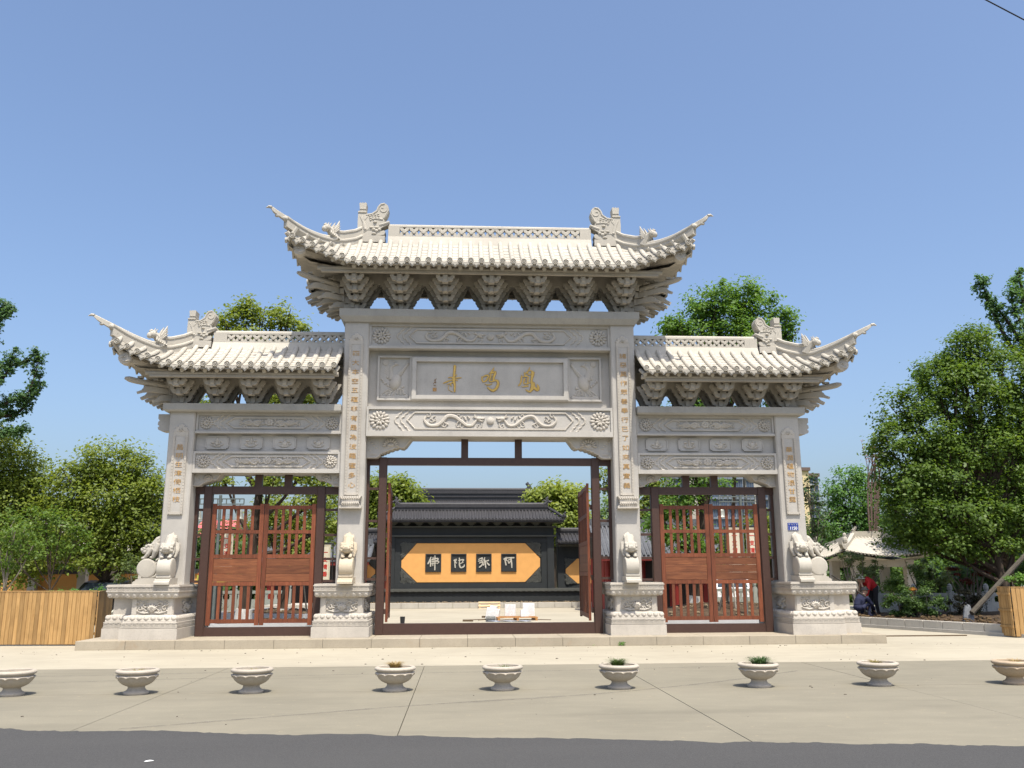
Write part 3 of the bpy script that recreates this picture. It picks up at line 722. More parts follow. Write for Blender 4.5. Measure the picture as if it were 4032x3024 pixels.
# ---- spandrel brackets under the beams
def queti(xc,dirn,zt,L,H,y0,y1):
    # profile from the column out: scalloped lower edge
    P=[(0,0),(L,0),(L*.965,-H*.10),(L*.86,-H*.42),(L*.80,-H*.52),(L*.74,-H*.50)]
    base=[(L*.70,-H*.46),(L*.60,-H*.52),(L*.50,-H*.60),(L*.42,-H*.68),(L*.36,-H*.74),(L*.31,-H*.80)]
    for (ax,az),(bx,bz) in zip(base,base[1:]):
        for i in range(4):
            t=i/4; P.append((lerp(ax,bx,t),lerp(az,bz,t)-.022*math.sin(PI*t)))
    P+=[(L*.30,-H*.80),(L*.295,-H*.90),(L*.25,-H*.97),(L*.2,-H*1.0),(0,-H*1.0)]
    P=[(xc+dirn*x,zt+z) for x,z in P]
    if dirn<0: P=P[::-1]
    m=M().prism(P,y0,y1,'y'); Q=part('spandrel_bracket',m,GF); d=M()
    fl=lambda u,v:(xc+dirn*L*u,y0,zt-H*v)
    for i in range(9):
        a=PI*(i/8); c=fl(.52,.36); d.ell((c[0]+.16*L/1.16*math.cos(a),y0-.008,c[2]+.15*H/.57*math.sin(a)-.02),(.055*L,.04,.06*H),8,5,RY(-a))
    d.ell(fl(.52,.36),(.09*L,.05,.09*H),8,5)
    for k in range(3): d.tube([fl(.35+.05*k,.55-.04*k),fl(.5,.48-.05*k),fl(.72,.30-.08*k)],[.015,.022,.008],5)
    rim=[p for p in P if p[1]<zt-.004]; rim=sorted(rim,key=lambda p:dirn*p[0]); d.tube([(x-dirn*.012,y0+.004,z+.014) for x,z in rim],.019,6)
    for i in range(5): 
        c=fl(.06+.05*i%.2,.15+.12*i); d.ell(c,(.04*L,.018,.045*H),6,4)
    d.box(min(fl(.27,0)[0],fl(.29,0)[0]),max(fl(.27,0)[0],fl(.29,0)[0]),y0-.012,y0,zt-H*.72,zt-H*.05)
    d.box(min(fl(.08,0)[0],fl(.22,0)[0]),max(fl(.08,0)[0],fl(.22,0)[0]),y0-.02,y0,zt-H*.84,zt-H*.78)
    obj('leaf_carving',d,G,Q,smooth=True)
queti(-3.106,1,5.018,1.15,.52,.72,1.18); queti(3.106,-1,5.018,1.15,.52,.72,1.18)
for s in (-1,1):
    queti(s*3.737,s,4.098,.66,.31,.74,1.16); queti(s*7.312,-s,4.098,.66,.31,.74,1.16)
# beam noses that stick out past the outer columns
for s in (-1,1):
    P=[(7.95,5.17),(8.20,5.17),(8.29,5.20),(8.31,5.26),(8.27,5.29),(8.315,5.33),(8.305,5.40),(8.27,5.43),(8.31,5.48),(8.31,5.595),(7.95,5.595)]
    P=[(s*x,z) for x,z in P]; P=P if s>0 else P[::-1]
    part('beam_nose',M().prism(P,.78,1.12,'y'),GF)
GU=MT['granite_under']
# ------------------------------------------------------------------ bracket sets
def arm_profile(w,h=.165):
    a=w/2; P=[(-a,h),(-a,h*.72),(-a+.022,h*.56)]
    for i in range(5):
        t=PI/2*i/4; P.append((-a+.032+.085*(1-math.cos(t)), h*.5*(1-math.sin(t))))
    R_=[(-x,z) for x,z in P[::-1]]
    top=[(a-.10,h),(a-.102,h*.80),(a-.118,h*.62),(.085,h*.62),(.068,h*.80),(.066,h)]
    return P+R_+top+[(-x,z) for x,z in top[::-1]]
ARM={}
def arm_mesh(w):
    k=round(w,3)
    if k not in ARM: ARM[k]=M().prism(arm_profile(w),-.055,.055,'y').mesh('bracket_arm',GU)
    return ARM[k]
def nose_mesh(y0,y1):
    m=M(); e=.10
    P=[(y0,.0),(y0+.02,-.015),(y0+.14,-.02),(y1,-.02),(y1,.165),(y0+.02,.165),(y0,.14)]
    m.prism(P,-.05,.05,'x'); return m
NL=4
def AW(k,j): return min(1.12,.48+.20*(k-j)*(.5+.12*k))
def bracket_meshes(levels,hstep,stepY):
    core=M(); core.box(-.095,.095,-.35,.35,0,.075); core.box(-.12,.12,-.38,.38,.035,.075)
    for k in range(1,levels+1):                      # rear half of every tier, joined
        for j in range(1,k+1):
            w=AW(k,j); core.t=T((0,j*stepY*.75,.075+(k-1)*hstep)); core.prism(arm_profile(w),-.055,.055,'y'); core.t=None
        core.box(-.045,.045,-.0,k*stepY+.1,.075+(k-1)*hstep,.075+(k-1)*hstep+.16)
    noses=[]
    for k in range(1,levels+1):
        m=M(); m.t=T((0,0,.075+(k-1)*hstep)); yf=-(k*stepY+.13)
        if k==levels: P=[(yf+.03,.03),(yf+.05,.0),(yf+.16,-.01),(0,-.01),(0,.165),(yf+.05,.165),(yf+.03,.14)]
        else: P=[(yf-.02,-.03),(yf+.03,-.05),(yf+.13,-.005),(0,-.005),(0,.165),(yf+.08,.165),(yf+.03,.12)]
        m.prism(P,-.048,.048,'x'); m.t=None
        m.box(-.075,.075,-(k*stepY)-.075,-(k*stepY)+.075,.075+(k-1)*hstep-.035,.075+(k-1)*hstep+.0)
        noses.append(m.mesh('beam_nose',GU))
    return core.mesh('bracket_set',GU),noses
def bracket_set(core,noses,levels,hstep,stepY,mw):
    b=link('bracket_set',core,gate,mw)
    for k in range(1,levels+1):
        for j in range(0,k+1):
            w=AW(k,j); link('bracket_arm',arm_mesh(w),b,T((0,-j*stepY,.075+(k-1)*hstep)))
        link('beam_nose',noses[k-1],b)
    return b
def beak(m,o,d,L,z,h,w=.05):
    # a tapering downward-hooked cantilever end, from o along unit d
    P=[(0,z+h),(L-.22,z+h*.95),(L-.12,z+h*.75),(L-.07,z+h*.28),(L+.05,z-.02),(L+.02,z-.075),(L-.12,z-.02),(L-.3,z+.02),(0,z+.0)]
    a=Vector((d[1],-d[0],0)); n=len(P)
    vs=[Vector((o[0]+d[0]*u,o[1]+d[1]*u,v))+a*w for u,v in P]+[Vector((o[0]+d[0]*u,o[1]+d[1]*u,v))-a*w for u,v in P]
    m.add(vs,[tuple(range(n)),tuple(range(2*n-1,n-1,-1))]+[(i,i+n,(i+1)%n+n,(i+1)%n) for i in range(n)])
def corner_cluster(cx,cy,sx,sy,z0,levels,hstep,stepY):
    ob=None
    m=M()
    for k in range(1,levels+1):
        z=z0+.075+(k-1)*hstep; d=(sx*.7071,sy*.7071); L=(k*stepY)*1.33+.38
        if k<levels: beak(m,(cx,cy),d,L,z,.155)
        else:
            m.t=None; P=spline([(cx,cy,z+.07),(cx+d[0]*L*.7,cy+d[1]*L*.7,z+.07),(cx+d[0]*(L-.02),cy+d[1]*(L-.02),z+.10)],4); m.tube(P,[.075]*(len(P)-2)+[.07,.035],8)
        # sideways arms of the corner set, and their blocks
        for j in range(0,k+1):
            e=j*stepY; half=.25+.095*(k-j)
            m.box(cx+sx*(e-.05) if sx>0 else cx-e-.05, cx+sx*(e+.05) if sx>0 else cx-e+.05, cy-half,cy+half+.0,z+.01,z+.15)
        m.box(min(cx,cx+sx*(k*stepY+.12)),max(cx,cx+sx*(k*stepY+.12)),cy-.045,cy+.045,z+.02,z+.16)
        for j in range(1,k+1):
            for q in (.55,1.0):
                e=j*stepY*1.3*q; c=(cx+d[0]*e,cy+d[1]*e); m.box(c[0]-.06,c[0]+.06,c[1]-.06,c[1]+.06,z+.155,z+.155+.045)
    # lower side beaks along the gate axis
    for k in range(1,levels):
        z=z0+.075+(k-1)*hstep; beak(m,(cx,cy+sy*.12),(sx,0),k*stepY+.40,z-.01,.15,.048); beak(m,(cx,cy-sy*.35),(sx,0),k*stepY+.34,z-.03,.14,.045)
    return part('corner_bracket',m,GU)
H4=(9.06-8.29-.075)/4
cC,cN=bracket_meshes(4,H4,.27)
for x in (-3.457,-2.32,-1.168,0,1.174,2.336,3.465): bracket_set(cC,cN,4,H4,.27,T((x,YC,8.29)))
for s in (-1,1):
    for sy in (-1,1): corner_cluster(s*3.56,YC+sy*.05,s,sy,8.29,4,H4,.27)
H3=(6.36-5.80-.075)/3
wC,wN=bracket_meshes(3,H3,.30)
for s in (-1,1):
    for x in (7.69,6.818,5.942,5.073,4.19): bracket_set(wC,wN,3,H3,.30,T((s*x,YC,5.80)))
    for sy in (-1,1): corner_cluster(s*7.74,YC+sy*.05,s,sy,5.80,3,H3,.30)
# eave purlins, wall plates
def purlins(x0,x1,yf,z,r):
    for sy in (-1,1):
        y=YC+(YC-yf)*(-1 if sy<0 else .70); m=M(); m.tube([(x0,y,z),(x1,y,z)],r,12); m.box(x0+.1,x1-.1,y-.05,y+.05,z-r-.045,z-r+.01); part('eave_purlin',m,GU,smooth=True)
    m=M(); m.box(x0+.25,x1-.25,YC-.35,YC-.27,z-.13,z+.34); part('wall_plate',m,GU)
purlins(-4.36,4.36,-.25,9.155,.06)
for s in (-1,1):
    a,b=sorted((s*3.75,s*8.38)); purlins(a,b,-.16,6.44,.055)

# ------------------------------------------------------------------ tiled roofs
def disc_mesh(r):
    m=M(); m.lathe([(r,.05),(r,0),(r*.86,-.012),(r*.74,0),(r*.72,.012),(0,.012)],18,(0,0,0),'y')
    q=r*.42; t=r*.14
    for i in range(4):
        a=PI/2*i; p0=(q*math.cos(a),0,q*math.sin(a)); p1=(q*math.cos(a+PI/2),0,q*math.sin(a+PI/2)); m.tube([p0,p1],t,4)
    return m.mesh('eave_disc',GR)
def drip_mesh(w):
    a=w/2; P=[(-a,.035),(-a,-.01)]
    for i in range(1,9):
        t=i/8; P.append((-a+a*t,-.01-.095*(t**.9)-.012*abs(math.sin(t*PI*2))))
    P[-1]=(0,-.125); Rr=[(-x,z) for x,z in P[::-1]][1:]
    top=[(a*.5,.012),(0,.005),(-a*.5,.012)]
    m=M(); m.prism(P+Rr+top,-.02,.02,'y')
    inn=[(x*.62,z*.62-.012) for x,z in P+Rr if z<.02]
    m.prism(inn,-.034,-.0205,'y')
    return m.mesh('drip_tile',GR)
DISC=disc_mesh(.073); DRIP=drip_mesh(.2)
RAF=M().lathe([(.05,0),(.05,.6)],10,(0,0,0),'y').mesh('rafter_end',GR)
def row_curve(ye,ze,yt,zt,n=12):
    return [(ye+(yt-ye)*s, ze+(zt-ze)*(.74*s+.26*s*s)) for s in [i/n for i in range(n+1)]]
RB=.70
def rear(y): return YC+(YC-y)*RB
def tile_row(x,ye,ze,yt,zt,rt,lean=0,ncourse=None):
    L=math.hypot(yt-ye,zt-ze); nc=ncourse or max(1,int(round(L/.27))); C=row_curve(ye,ze,yt,zt,nc*2)
    m=M(); rings=[]; nn=9
    for c in range(nc):
        for e,(idx,r) in enumerate(((c*2,rt),(c*2+1,rt*.95),(c*2+2,rt*.88))):
            y,z=C[idx]; 
            rings.append([(rt*0+r*math.cos(PI*k/(nn-1))+0, y, z+r*math.sin(PI*k/(nn-1))*1.05-.006) for k in range(nn)])
    y,z=C[-1]
    for q in (.6,.9,1.0):
        r=rt*.93*math.sqrt(max(0,1-q*q)); rings.append([(r*math.cos(PI*k/(nn-1)), y+.05*q, z+.03*q+r*math.sin(PI*k/(nn-1))-.006) for k in range(nn)])
    m.grid(rings); return m
def hipline(t,H): return (H['x0']+t*(H['x1']-H['x0']), YC-(YC-H['ye'])*t, interp(H['z'],t))
def roof(name,rows,H,sides,xin,ztop,ytop,rt,tipP,zsoff):
    """rows: list of (x, ye, ze) for x>=0 side or full; sides: list of signs for hipped ends"""
    allrows=[]
    for x,ye,ze in rows:
        if abs(x)>H['xs']:
            t=(abs(x)-H['x0'])/(H['x1']-H['x0']); hx,hy,hz=hipline(t,H); yt,zt=hy-.02,hz-.13
        else: yt,zt=ytop,ztop
        allrows.append((x,ye,ze,yt,zt))
    allrows.sort()
    cache={}
    for i,(x,ye,ze,yt,zt) in enumerate(allrows):
        key=(round(ye,3),round(ze,3),round(yt,3),round(zt,3))
        if key not in cache: cache[key]=tile_row(0,ye,ze,yt,zt,rt).mesh('tile_row',GR,True)
        ro=link('tile_row',cache[key],gate,T((x,0,0)))
        link('eave_disc',DISC,ro,T((0,ye-.045,ze+.005)))
        if i+1<len(allrows):
            x2,ye2,ze2=allrows[i+1][:3]
            an=math.atan2(ze2-ze,x2-x)
            link('drip_tile',DRIP,ro,T(((x2-x)/2,(ye+ye2)/2-.02-.0*ye,(ze+ze2)/2-.055))@RY(-an*.7))
        if abs(x)<H['xs']+.6: link('rafter_end',RAF,ro,T((.0,ye+.14,ze-.135))@RX(R(24)))
    # pan tiles and soffit: front
    def surf(rr,flip,thick=True,step=.016):
        m=M(); nc=7
        for (x,ye,ze,yt,zt),(x2,ye2,ze2,yt2,zt2) in zip(rr,rr[1:]):
            A=row_curve(ye-.03,ze-.03,yt,zt-.03,nc); B=row_curve(ye2-.03,ze2-.03,yt2,zt2-.03,nc)
            rows_=[]
            for c in range(nc):
                for e,dz in ((c,step),(c+1,0)):
                    (ya,za),(yb,zb_)=A[e],B[e]; ln=[]
                    for q in range(5):
                        u=q/4; dip=-.022*math.sin(PI*u); ln.append((lerp(x,x2,u),lerp(ya,yb,u) if not flip else rear(lerp(ya,yb,u)),lerp(za,zb_,u)+dip+dz))
                    rows_.append(ln)
            m.grid(rows_)
        return m
    obj('pan_tiles',surf(allrows,False),GR,gate,kind='stuff')
    part('roof_back',surf(allrows,True),GR)
    # soffit
    m=M(); 
    def soff(rr,flip):
        f=rear if flip else (lambda y:y)
        for (x,ye,ze,yt,zt),(x2,ye2,ze2,yt2,zt2) in zip(rr,rr[1:]):
            m.grid([[(x,f(ye+.0),ze-.07),(x2,f(ye2+.0),ze2-.07)],[(x,f(ye+.0),ze-.115),(x2,f(ye2+.0),ze2-.115)],[(x,f(ye+.35),max(ze-.04,zsoff)),(x2,f(ye2+.35),max(ze2-.04,zsoff))],[(x,f(YC),zsoff+.25),(x2,f(YC),zsoff+.25)]])
    soff(allrows,False); soff(allrows,True); 
    for sg in sides:                                  # closed gable of the soffit at the hip
        ex=max(abs(r[0]) for r in allrows)
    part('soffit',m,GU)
    # rear eave ends, joined
    m=M()
    for i,(x,ye,ze,yt,zt) in enumerate(allrows):
        m.lathe([(.07,.0),(.07,.05),(0,.05)],10,(x,rear(ye),ze+.005),'y')
        if i+1<len(allrows):
            x2=allrows[i+1][0]; z2=allrows[i+1][2]; y2=allrows[i+1][1]; c=(x+x2)/2; z=(ze+z2)/2-.05; yy=rear((ye+y2)/2)
            P=[(c-.1,z+.035),(c-.1,z-.01),(c-.06,z-.06),(c-.02,z-.085),(c,z-.12),(c+.02,z-.085),(c+.06,z-.06),(c+.1,z-.01),(c+.1,z+.035)]; m.prism(P,yy,yy+.04,'y')
    obj('rear_eave',m,GR,gate,kind='stuff')
    # hipped ends
    for sg in sides:
        m=M(); sm=M(); side=[]
        for dy in [-1.62,-1.36,-1.09,-.81,-.54,-.27,0,.27,.54,.81,1.09,1.36,1.62]:
            k=abs(dy)/(YC-H['ye']); k=min(k,1.0)
            xe=interp(H['sx'],k); ze=interp(H['sz'],k); hx,hy,hz=hipline(min(k,.98),H)
            side.append((YC+dy*(YC-H['ye'])/1.72*(1 if dy<0 else RB),xe,ze,min(hx,xe-.03),hz-.13))
        for (y,xe,ze,xt,zt) in side:
            C=row_curve(xe,ze,xt,zt,4); m.tube([(sg*a,y,b) for a,b in C],[.062]*5,8); m.lathe([(.073,0),(.073,sg*.05),(0,sg*.05)],12,(sg*xe,y,ze),'x')
        for (y,xe,ze,xt,zt),(y2,xe2,ze2,xt2,zt2) in zip(side,side[1:]):
            A=row_curve(xe,ze-.03,xt,zt-.03,4); B=row_curve(xe2,ze2-.03,xt2,zt2-.03,4)
            m.grid([[(sg*a,y,b) for a,b in A],[(sg*a,y2,b) for a,b in B]])
            yc,zc,xc=(y+y2)/2,(ze+ze2)/2-.05,(xe+xe2)/2
            P=[(yc-.1,zc+.04),(yc-.1,zc-.01),(yc-.05,zc-.07),(yc,zc-.13),(yc+.05,zc-.07),(yc+.1,zc-.01),(yc+.1,zc+.04)]; m.prism(P,sg*xc,sg*(xc+.04),'x')
            sm.grid([[(sg*xe,y,ze-.08),(sg*xe2,y2,ze2-.08)],[(sg*(xe-.02),y,ze-.13),(sg*(xe2-.02),y2,ze2-.13)],[(sg*(xe-.5),lerp(y,YC,.25),zsoff+.02),(sg*(xe2-.5),lerp(y2,YC,.25),zsoff+.02)],[(sg*(xe-1.2),lerp(y,YC,.6),zsoff+.1),(sg*(xe2-1.2),lerp(y2,YC,.6),zsoff+.1)]])
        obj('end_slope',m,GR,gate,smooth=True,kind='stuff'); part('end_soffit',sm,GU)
        for sy in (-1,1):
            # hip ridge: lower band with round roll, upper band to the beast, then a slim horn
            def HP(t,dz): x,y,z=hipline(t,H); return (sg*x, y if sy<0 else rear(y), z+dz)
            n=26
            low=[HP(i/n*.985,-.16) for i in range(n+1)]
            m=M(); m.sweep(low,[(-.07,-.10),(.07,-.10),(.07,.085),(.085,.10),(.095,.13),(.085,.165),(.05,.185),(-.05,.185),(-.085,.165),(-.095,.13),(-.085,.10),(-.07,.085)])
            e=low[-1]; m.ell((e[0],e[1],e[2]+.11),(.085,.085,.075),8,6)
            # corner beam with a scroll under the eave corner
            part('hip_ridge',m,GR,smooth=True)
            tb=H['tb']; up=[HP(i/14*tb,.02) for i in range(15)]
            m=M(); m.sweep(up,[(-.05,-.01),(.05,-.01),(.05,.15),(.07,.17),(.07,.215),(.035,.24),(-.035,.24),(-.07,.215),(-.07,.17),(-.05,.15)]); part('upper_hip_ridge',m,GR,smooth=True)
            hn=[HP(tb+(1-tb)*i/14,0) for i in range(15)]; e=hn[-1]; tip=(sg*tipP[0], tipP[1] if sy<0 else rear(tipP[1]), tipP[2])
            pts=spline([hn[0],hn[4],hn[8],hn[11],(lerp(e[0],tip[0],.45),lerp(e[1],tip[1],.35),lerp(e[2],tip[2],.38)),(tip[0]-sg*.09,tip[1],tip[2]-.035)],6)
            m=M(); vs=[];fs=[]; N=len(pts)
            for i,p in enumerate(pts):
                u=i/(N-1); d=(pts[min(i+1,N-1)]-pts[max(i-1,0)]); h=Vector((d.x,d.y,0)).normalized(); a=Vector((h.y,-h.x,0)); ww=lerp(.06,.032,u); hb=lerp(-.02,-.075,min(1,u*1.6)) if u<.7 else lerp(-.075,-.02,(u-.7)/.3); ht=lerp(.09,.035,u)
                up_=Vector((0,0,1))-Vector((h.x,h.y,0))*(d.normalized().z*.9); 
                for (q,v) in ((-1,hb),(1,hb),(1,ht*.6),(.5,ht),(-.5,ht),(-1,ht*.6)): vs.append(p+a*q*ww+up_*v)
            for i in range(N-1):
                for k in range(6): fs.append((i*6+k,i*6+(k+1)%6,(i+1)*6+(k+1)%6,(i+1)*6+k))
            fs+=[tuple(range(5,-1,-1)),tuple((N-1)*6+k for k in range(6))]; m.add(vs,fs)
            p=pts[-1]; m.tube([p+Vector((0,0,.02)),Vector((tip[0]-sg*.02,tip[1],tip[2]+.0)),Vector((tip[0]+sg*.05,tip[1]-.0,tip[2]-.03))],[.038,.034,.008],6)
            # notched underside blocks of the horn
            for u in (.62,.72,.82):
                q=pts[int(u*(N-1))]; m.ell((q.x,q.y,q.z-.085),(.055,.04,.04),8,5)
            part('corner_horn',m,GR,smooth=True)
            cb0=HP(.25,-.62); cb1=HP(.80,-.60); cb2=HP(.97,-.36)
            m=M(); m.tube([cb0,((cb0[0]+cb1[0])/2,(cb0[1]+cb1[1])/2,(cb0[2]+cb1[2])/2-.02),cb1],[.10,.11,.12],8); m.lathe([(.02,-.14),(.10,-.15),(.15,-.13),(.16,-.06),(.16,.06),(.15,.13),(0,.14)],16,cb1,'y')
            C=[(cb1[0]+.02*q*math.cos(q*.8),cb1[1]-.15*(1 if sy<0 else -1),cb1[2]+.016*q*math.sin(q*.8)) for q in range(8)]; m.tube(C,.018,5)
            m.tube([cb1,cb2],[.09,.06],8); part('corner_beam',m,G,smooth=True)
            # small beast head on the ridge
            b=HP(tb+.05,.06); u=Vector((sg*.72,(-1 if sy<0 else 1)*.70,0)); a=Vector((0,0,1))
            V=lambda f,z,w=0: Vector(b)+u*f+a*z+Vector((u.y,-u.x,0))*w
            m=M(); m.tube([V(-.08,-.06),V(-.02,.06),V(.06,.16),V(.14,.22)],[.13,.12,.10,.085],8)
            m.ell(V(.18,.20),(.11,.11,.095),10,6); m.ell(V(.25,.165),(.075,.075,.08),8,6); m.tube([V(.16,.27),V(.22,.30),V(.27,.27)],[.035,.04,.02],6); m.tube([V(.15,.28),V(.12,.38)],[.025,.006],6)
            for q in (-1,1):
                m.ell(V(.2,.235,.07*q),(.03,.03,.03),6,4); m.tube([V(.14,.26,.06*q),V(.10,.34,.08*q)],[.025,.008],5)
                for k in range(4): m.tube([V(.0,.10+.03*k,.09*q),V(-.10,.20+.06*k,.11*q),V(-.17+.01*k,.26+.07*k,.09*q)],[.03,.028,.008],5)
            for k in range(6): m.tube([V(.10-.05*k,.14-.03*k,-.10),V(.12-.05*k,.06-.02*k,-.115),V(.09-.05*k,.0,-.10)],[.02,.03,.015],5)
            part('ridge_beast',m,GR,smooth=True)
# centre roof
ctr=[(.264*k,-.60,9.27) for k in range(0,14)]+[(3.705,-.645,9.334),(3.949,-.68,9.401),(4.182,-.72,9.483),(4.416,-.78,9.561),(4.651,-.85,9.639),(4.883,-.945,9.714)]
HC=dict(x0=3.36,x1=5.08,xs=3.5,ye=-1.02,z=[(0,10.56),(.14,10.31),(.29,10.14),(.43,10.05),(.57,10.01),(.71,10.02),(.86,10.09),(.97,10.17),(1,10.2)],
        sx=[(0,4.72),(.3,4.78),(.6,4.90),(.85,5.02),(1,5.10)],sz=[(0,9.27),(.3,9.32),(.6,9.46),(.85,9.64),(1,9.75)],tb=.37)
roof('centre',ctr+[(-x,y,z) for x,y,z in ctr if x>0],HC,(-1,1),0,10.28,.76,.064,(5.47,-1.10,10.40),9.23)
wing=[(3.80+.2815*k,-.55,6.58) for k in range(0,13)]+[(7.45,-.55,6.59),(7.70,-.58,6.610),(7.94,-.62,6.672),(8.175,-.66,6.745),(8.397,-.72,6.83),(8.61,-.80,6.93),(8.812,-.90,7.027)]
HW=dict(x0=7.56,x1=9.05,xs=7.58,ye=-.80,z=[(0,7.60),(.17,7.38),(.33,7.23),(.5,7.18),(.67,7.24),(.83,7.33),(.97,7.45),(1,7.48)],
        sx=[(0,8.62),(.3,8.68),(.6,8.83),(.85,8.98),(1,9.07)],sz=[(0,6.58),(.3,6.63),(.6,6.77),(.85,6.95),(1,7.06)],tb=.40)
wing=[((x+.74)*1.0063-.74,y+.13,z+.032) for x,y,z in wing]
wing=[r for r in wing if r[0]<7.25]+[(7.49,-.42,6.624)]+[r for r in wing if r[0]>7.6]
for s in (-1,1):
    roof('wing',[(s*x,y,z) for x,y,z in wing],HW,(s,),3.75,7.33,.72,.066,(9.50,-.90,7.67),6.52)

# ---- main ridges with pierced lattice
def lattice_mesh(wd,h):
    m=M(); pw=.2*h; br_=.25*h
    for sx in (-1,1):
        for sz in (-1,1):
            n=7; P=[]; ex,ez=sx*wd/2,sz*h/2; L=math.hypot(ex,ez); ux,uz=ex/L,ez/L; px,pz=-uz,ux
            for i in range(n+1): t=i/n; P.append((ux*L*t+px*pw*math.sin(PI*t),uz*L*t+pz*pw*math.sin(PI*t)))
            for i in range(n-1,0,-1): t=i/n; P.append((ux*L*t-px*pw*math.sin(PI*t),uz*L*t-pz*pw*math.sin(PI*t)))
            m.prism(P,-.04,.04,'y')
    m.lathe([(br_,.045),(br_,-.05),(br_*.82,-.06),(0,-.06)],14,(0,0,0),'y')
    return m.mesh('lattice_unit',GR)
def ridge(x0,x1,zb,z0,z1,zt,solid0,solid1,n,ytop):
    m=M(); m.box(x0,x1,YC-.13,YC+.13,zb,z0); m.box(x0,x1,YC-.14,YC+.14,z0-.03,z0+.001)
    # sloped skirt from the ridge foot down to the tile tops
    m.prism([(YC-.14,z0-.031),(ytop-.03,zb-.12),(2*YC-ytop+.03,zb-.12),(YC+.14,z0-.031)],x0,x1,'x')
    for a,b in (solid0,solid1):
        if b>a: m.box(a,b,YC-.13,YC+.09,z0,z1)
    m.box(x0,x1,YC-.13,YC+.13,z1,z1+.03)
    sec=[(.115,z1+.03)]+[(.115*math.cos(PI*k/8),z1+.05+(zt-z1-.05)*math.sin(PI*k/8)) for k in range(9)]+[(-.115,z1+.03)]
    m.prism([(YC+a,b) for a,b in sec],x0,x1,'x')
    o=part('main_ridge',m,GR,smooth=True)
    a,b=solid0[1],solid1[0]; wd=(b-a)/n; lm=lattice_mesh(wd,z1-z0)
    for i in range(n): link('lattice_unit',lm,o,T((a+wd*(i+.5),YC-.085,(z0+z1)/2)))
ridge(-2.72,2.72,10.28,10.48,10.715,10.825,(-2.72,-2.42),(2.42,2.72),19,.72)
for s in (-1,1):
    a,b=sorted((s*3.742,s*7.10))
    ridge(a,b,7.31,7.515,7.70,7.82,(a,a+(.34 if s<0 else .02)),(b-(.34 if s>0 else .02),b),14,.68)
def dragon_head(cx,s,zscale,zref):
    px=lambda x,y:(-3.53+(x-1605)*.001527, 11.364-(y-130)*.001639)
    OUT=[(1605,690),(1600,450),(1605,285),(1625,275),(1632,225),(1620,130),(1640,112),(1660,128),(1680,108),(1700,126),(1722,110),(1750,125),(1740,215),(1735,280),(1750,325),(1800,318),(1850,300),(1900,270),(1932,235),(1945,180),(1980,135),(2035,116),(2085,130),(2120,165),(2137,220),(2125,280),(2100,335),(2050,392),(2072,440),(2110,438),(2145,420),(2157,450),(2120,495),(2080,512),(2020,545),(1990,570),(2010,605),(2060,590),(2085,615),(2068,665),(1990,682),(1690,700)]
    def W(p,): x,z=px(*p); u=x+3.1; return (cx+(-s)*u*zscale, zref+(z-10.43)*zscale)
    P=[W(p) for p in OUT]
    m=M(); m.prism(P,YC-.15,YC+.15,'y'); D=part('dragon_finial',m,GR)
    d=M(); yf=YC-.15
    for side in (-1,1):
        y=YC+side*.15
        def t3(L,r,n=6,dd=.7): m_=[(W(p)[0],y,W(p)[1]) for p in L]; d.tube(m_,r,n,True,(1,dd,1))
        def e3(p,rx,rz,dy=.04): q=W(p); d.ell((q[0],y,q[1]),(rx*zscale,dy,rz*zscale),9,5)
        sp=[(2030+ (85-8.5*k)*math.cos(-.3+k*.62), 215+(85-8.5*k)*math.sin(-.3+k*.62)) for k in range(10)]; t3(sp,.022*zscale)
        t3([(1745,330),(1850,312),(1930,255),(1955,190),(2000,140),(2060,130)],.028*zscale); t3([(2120,250),(2060,370),(1980,390)],.02*zscale)
        e3((1905,450),.055,.035,.05); t3([(1840,395),(1930,390),(2040,405)],.03*zscale); t3([(1985,500),(2060,480),(2145,445)],.035*zscale)
        for k in range(4): e3((1840+k*45,545+(k%2)*35),.06,.03)
        for k in range(5): t3([(1850-k*30,590),(1800-k*22,560+k*12),(1760-k*10,600+k*8)],.016*zscale)
        for k in range(5): t3([(1690,450),(1650+k*28,360),(1640+k*32,320+abs(k-2)*10)],[.02*zscale,.022*zscale,.01*zscale])
        t3([(1700,430),(1720,520),(1730,580)],[.03*zscale,.045*zscale,.04*zscale],8); e3((1735,575),.045,.04)
        e3((1930,600),.06,.05,.04); e3((1890,650),.07,.03,.04)
        for r in range(3):
            for k in range(4): e3((1810+k*48+r*8,350+r*32-k*12),.03,.022,.025)
    d.box(W((1603,0))[0] if s<0 else W((1750,0))[0], W((1750,0))[0] if s<0 else W((1603,0))[0], YC-.17,YC+.17,W((0,290))[1],W((0,268))[1])
    d.box(*sorted((W((1628,0))[0],W((1742,0))[0])),YC-.165,YC+.165,W((0,232))[1],W((0,216))[1])
    obj('dragon_relief',d,GR,D,smooth=True)
    # block under it
    m=M(); a,b=sorted((W((1640,0))[0],W((2080,0))[0])); m.box(a,b,YC-.17,YC+.17,zref-.16*1,W((0,690))[1]); part('finial_base',m,GR)
for s in (-1,1):
    dragon_head(s*3.1,s,1.0,10.43)
    dragon_head(s*7.40,s,.86,7.50)

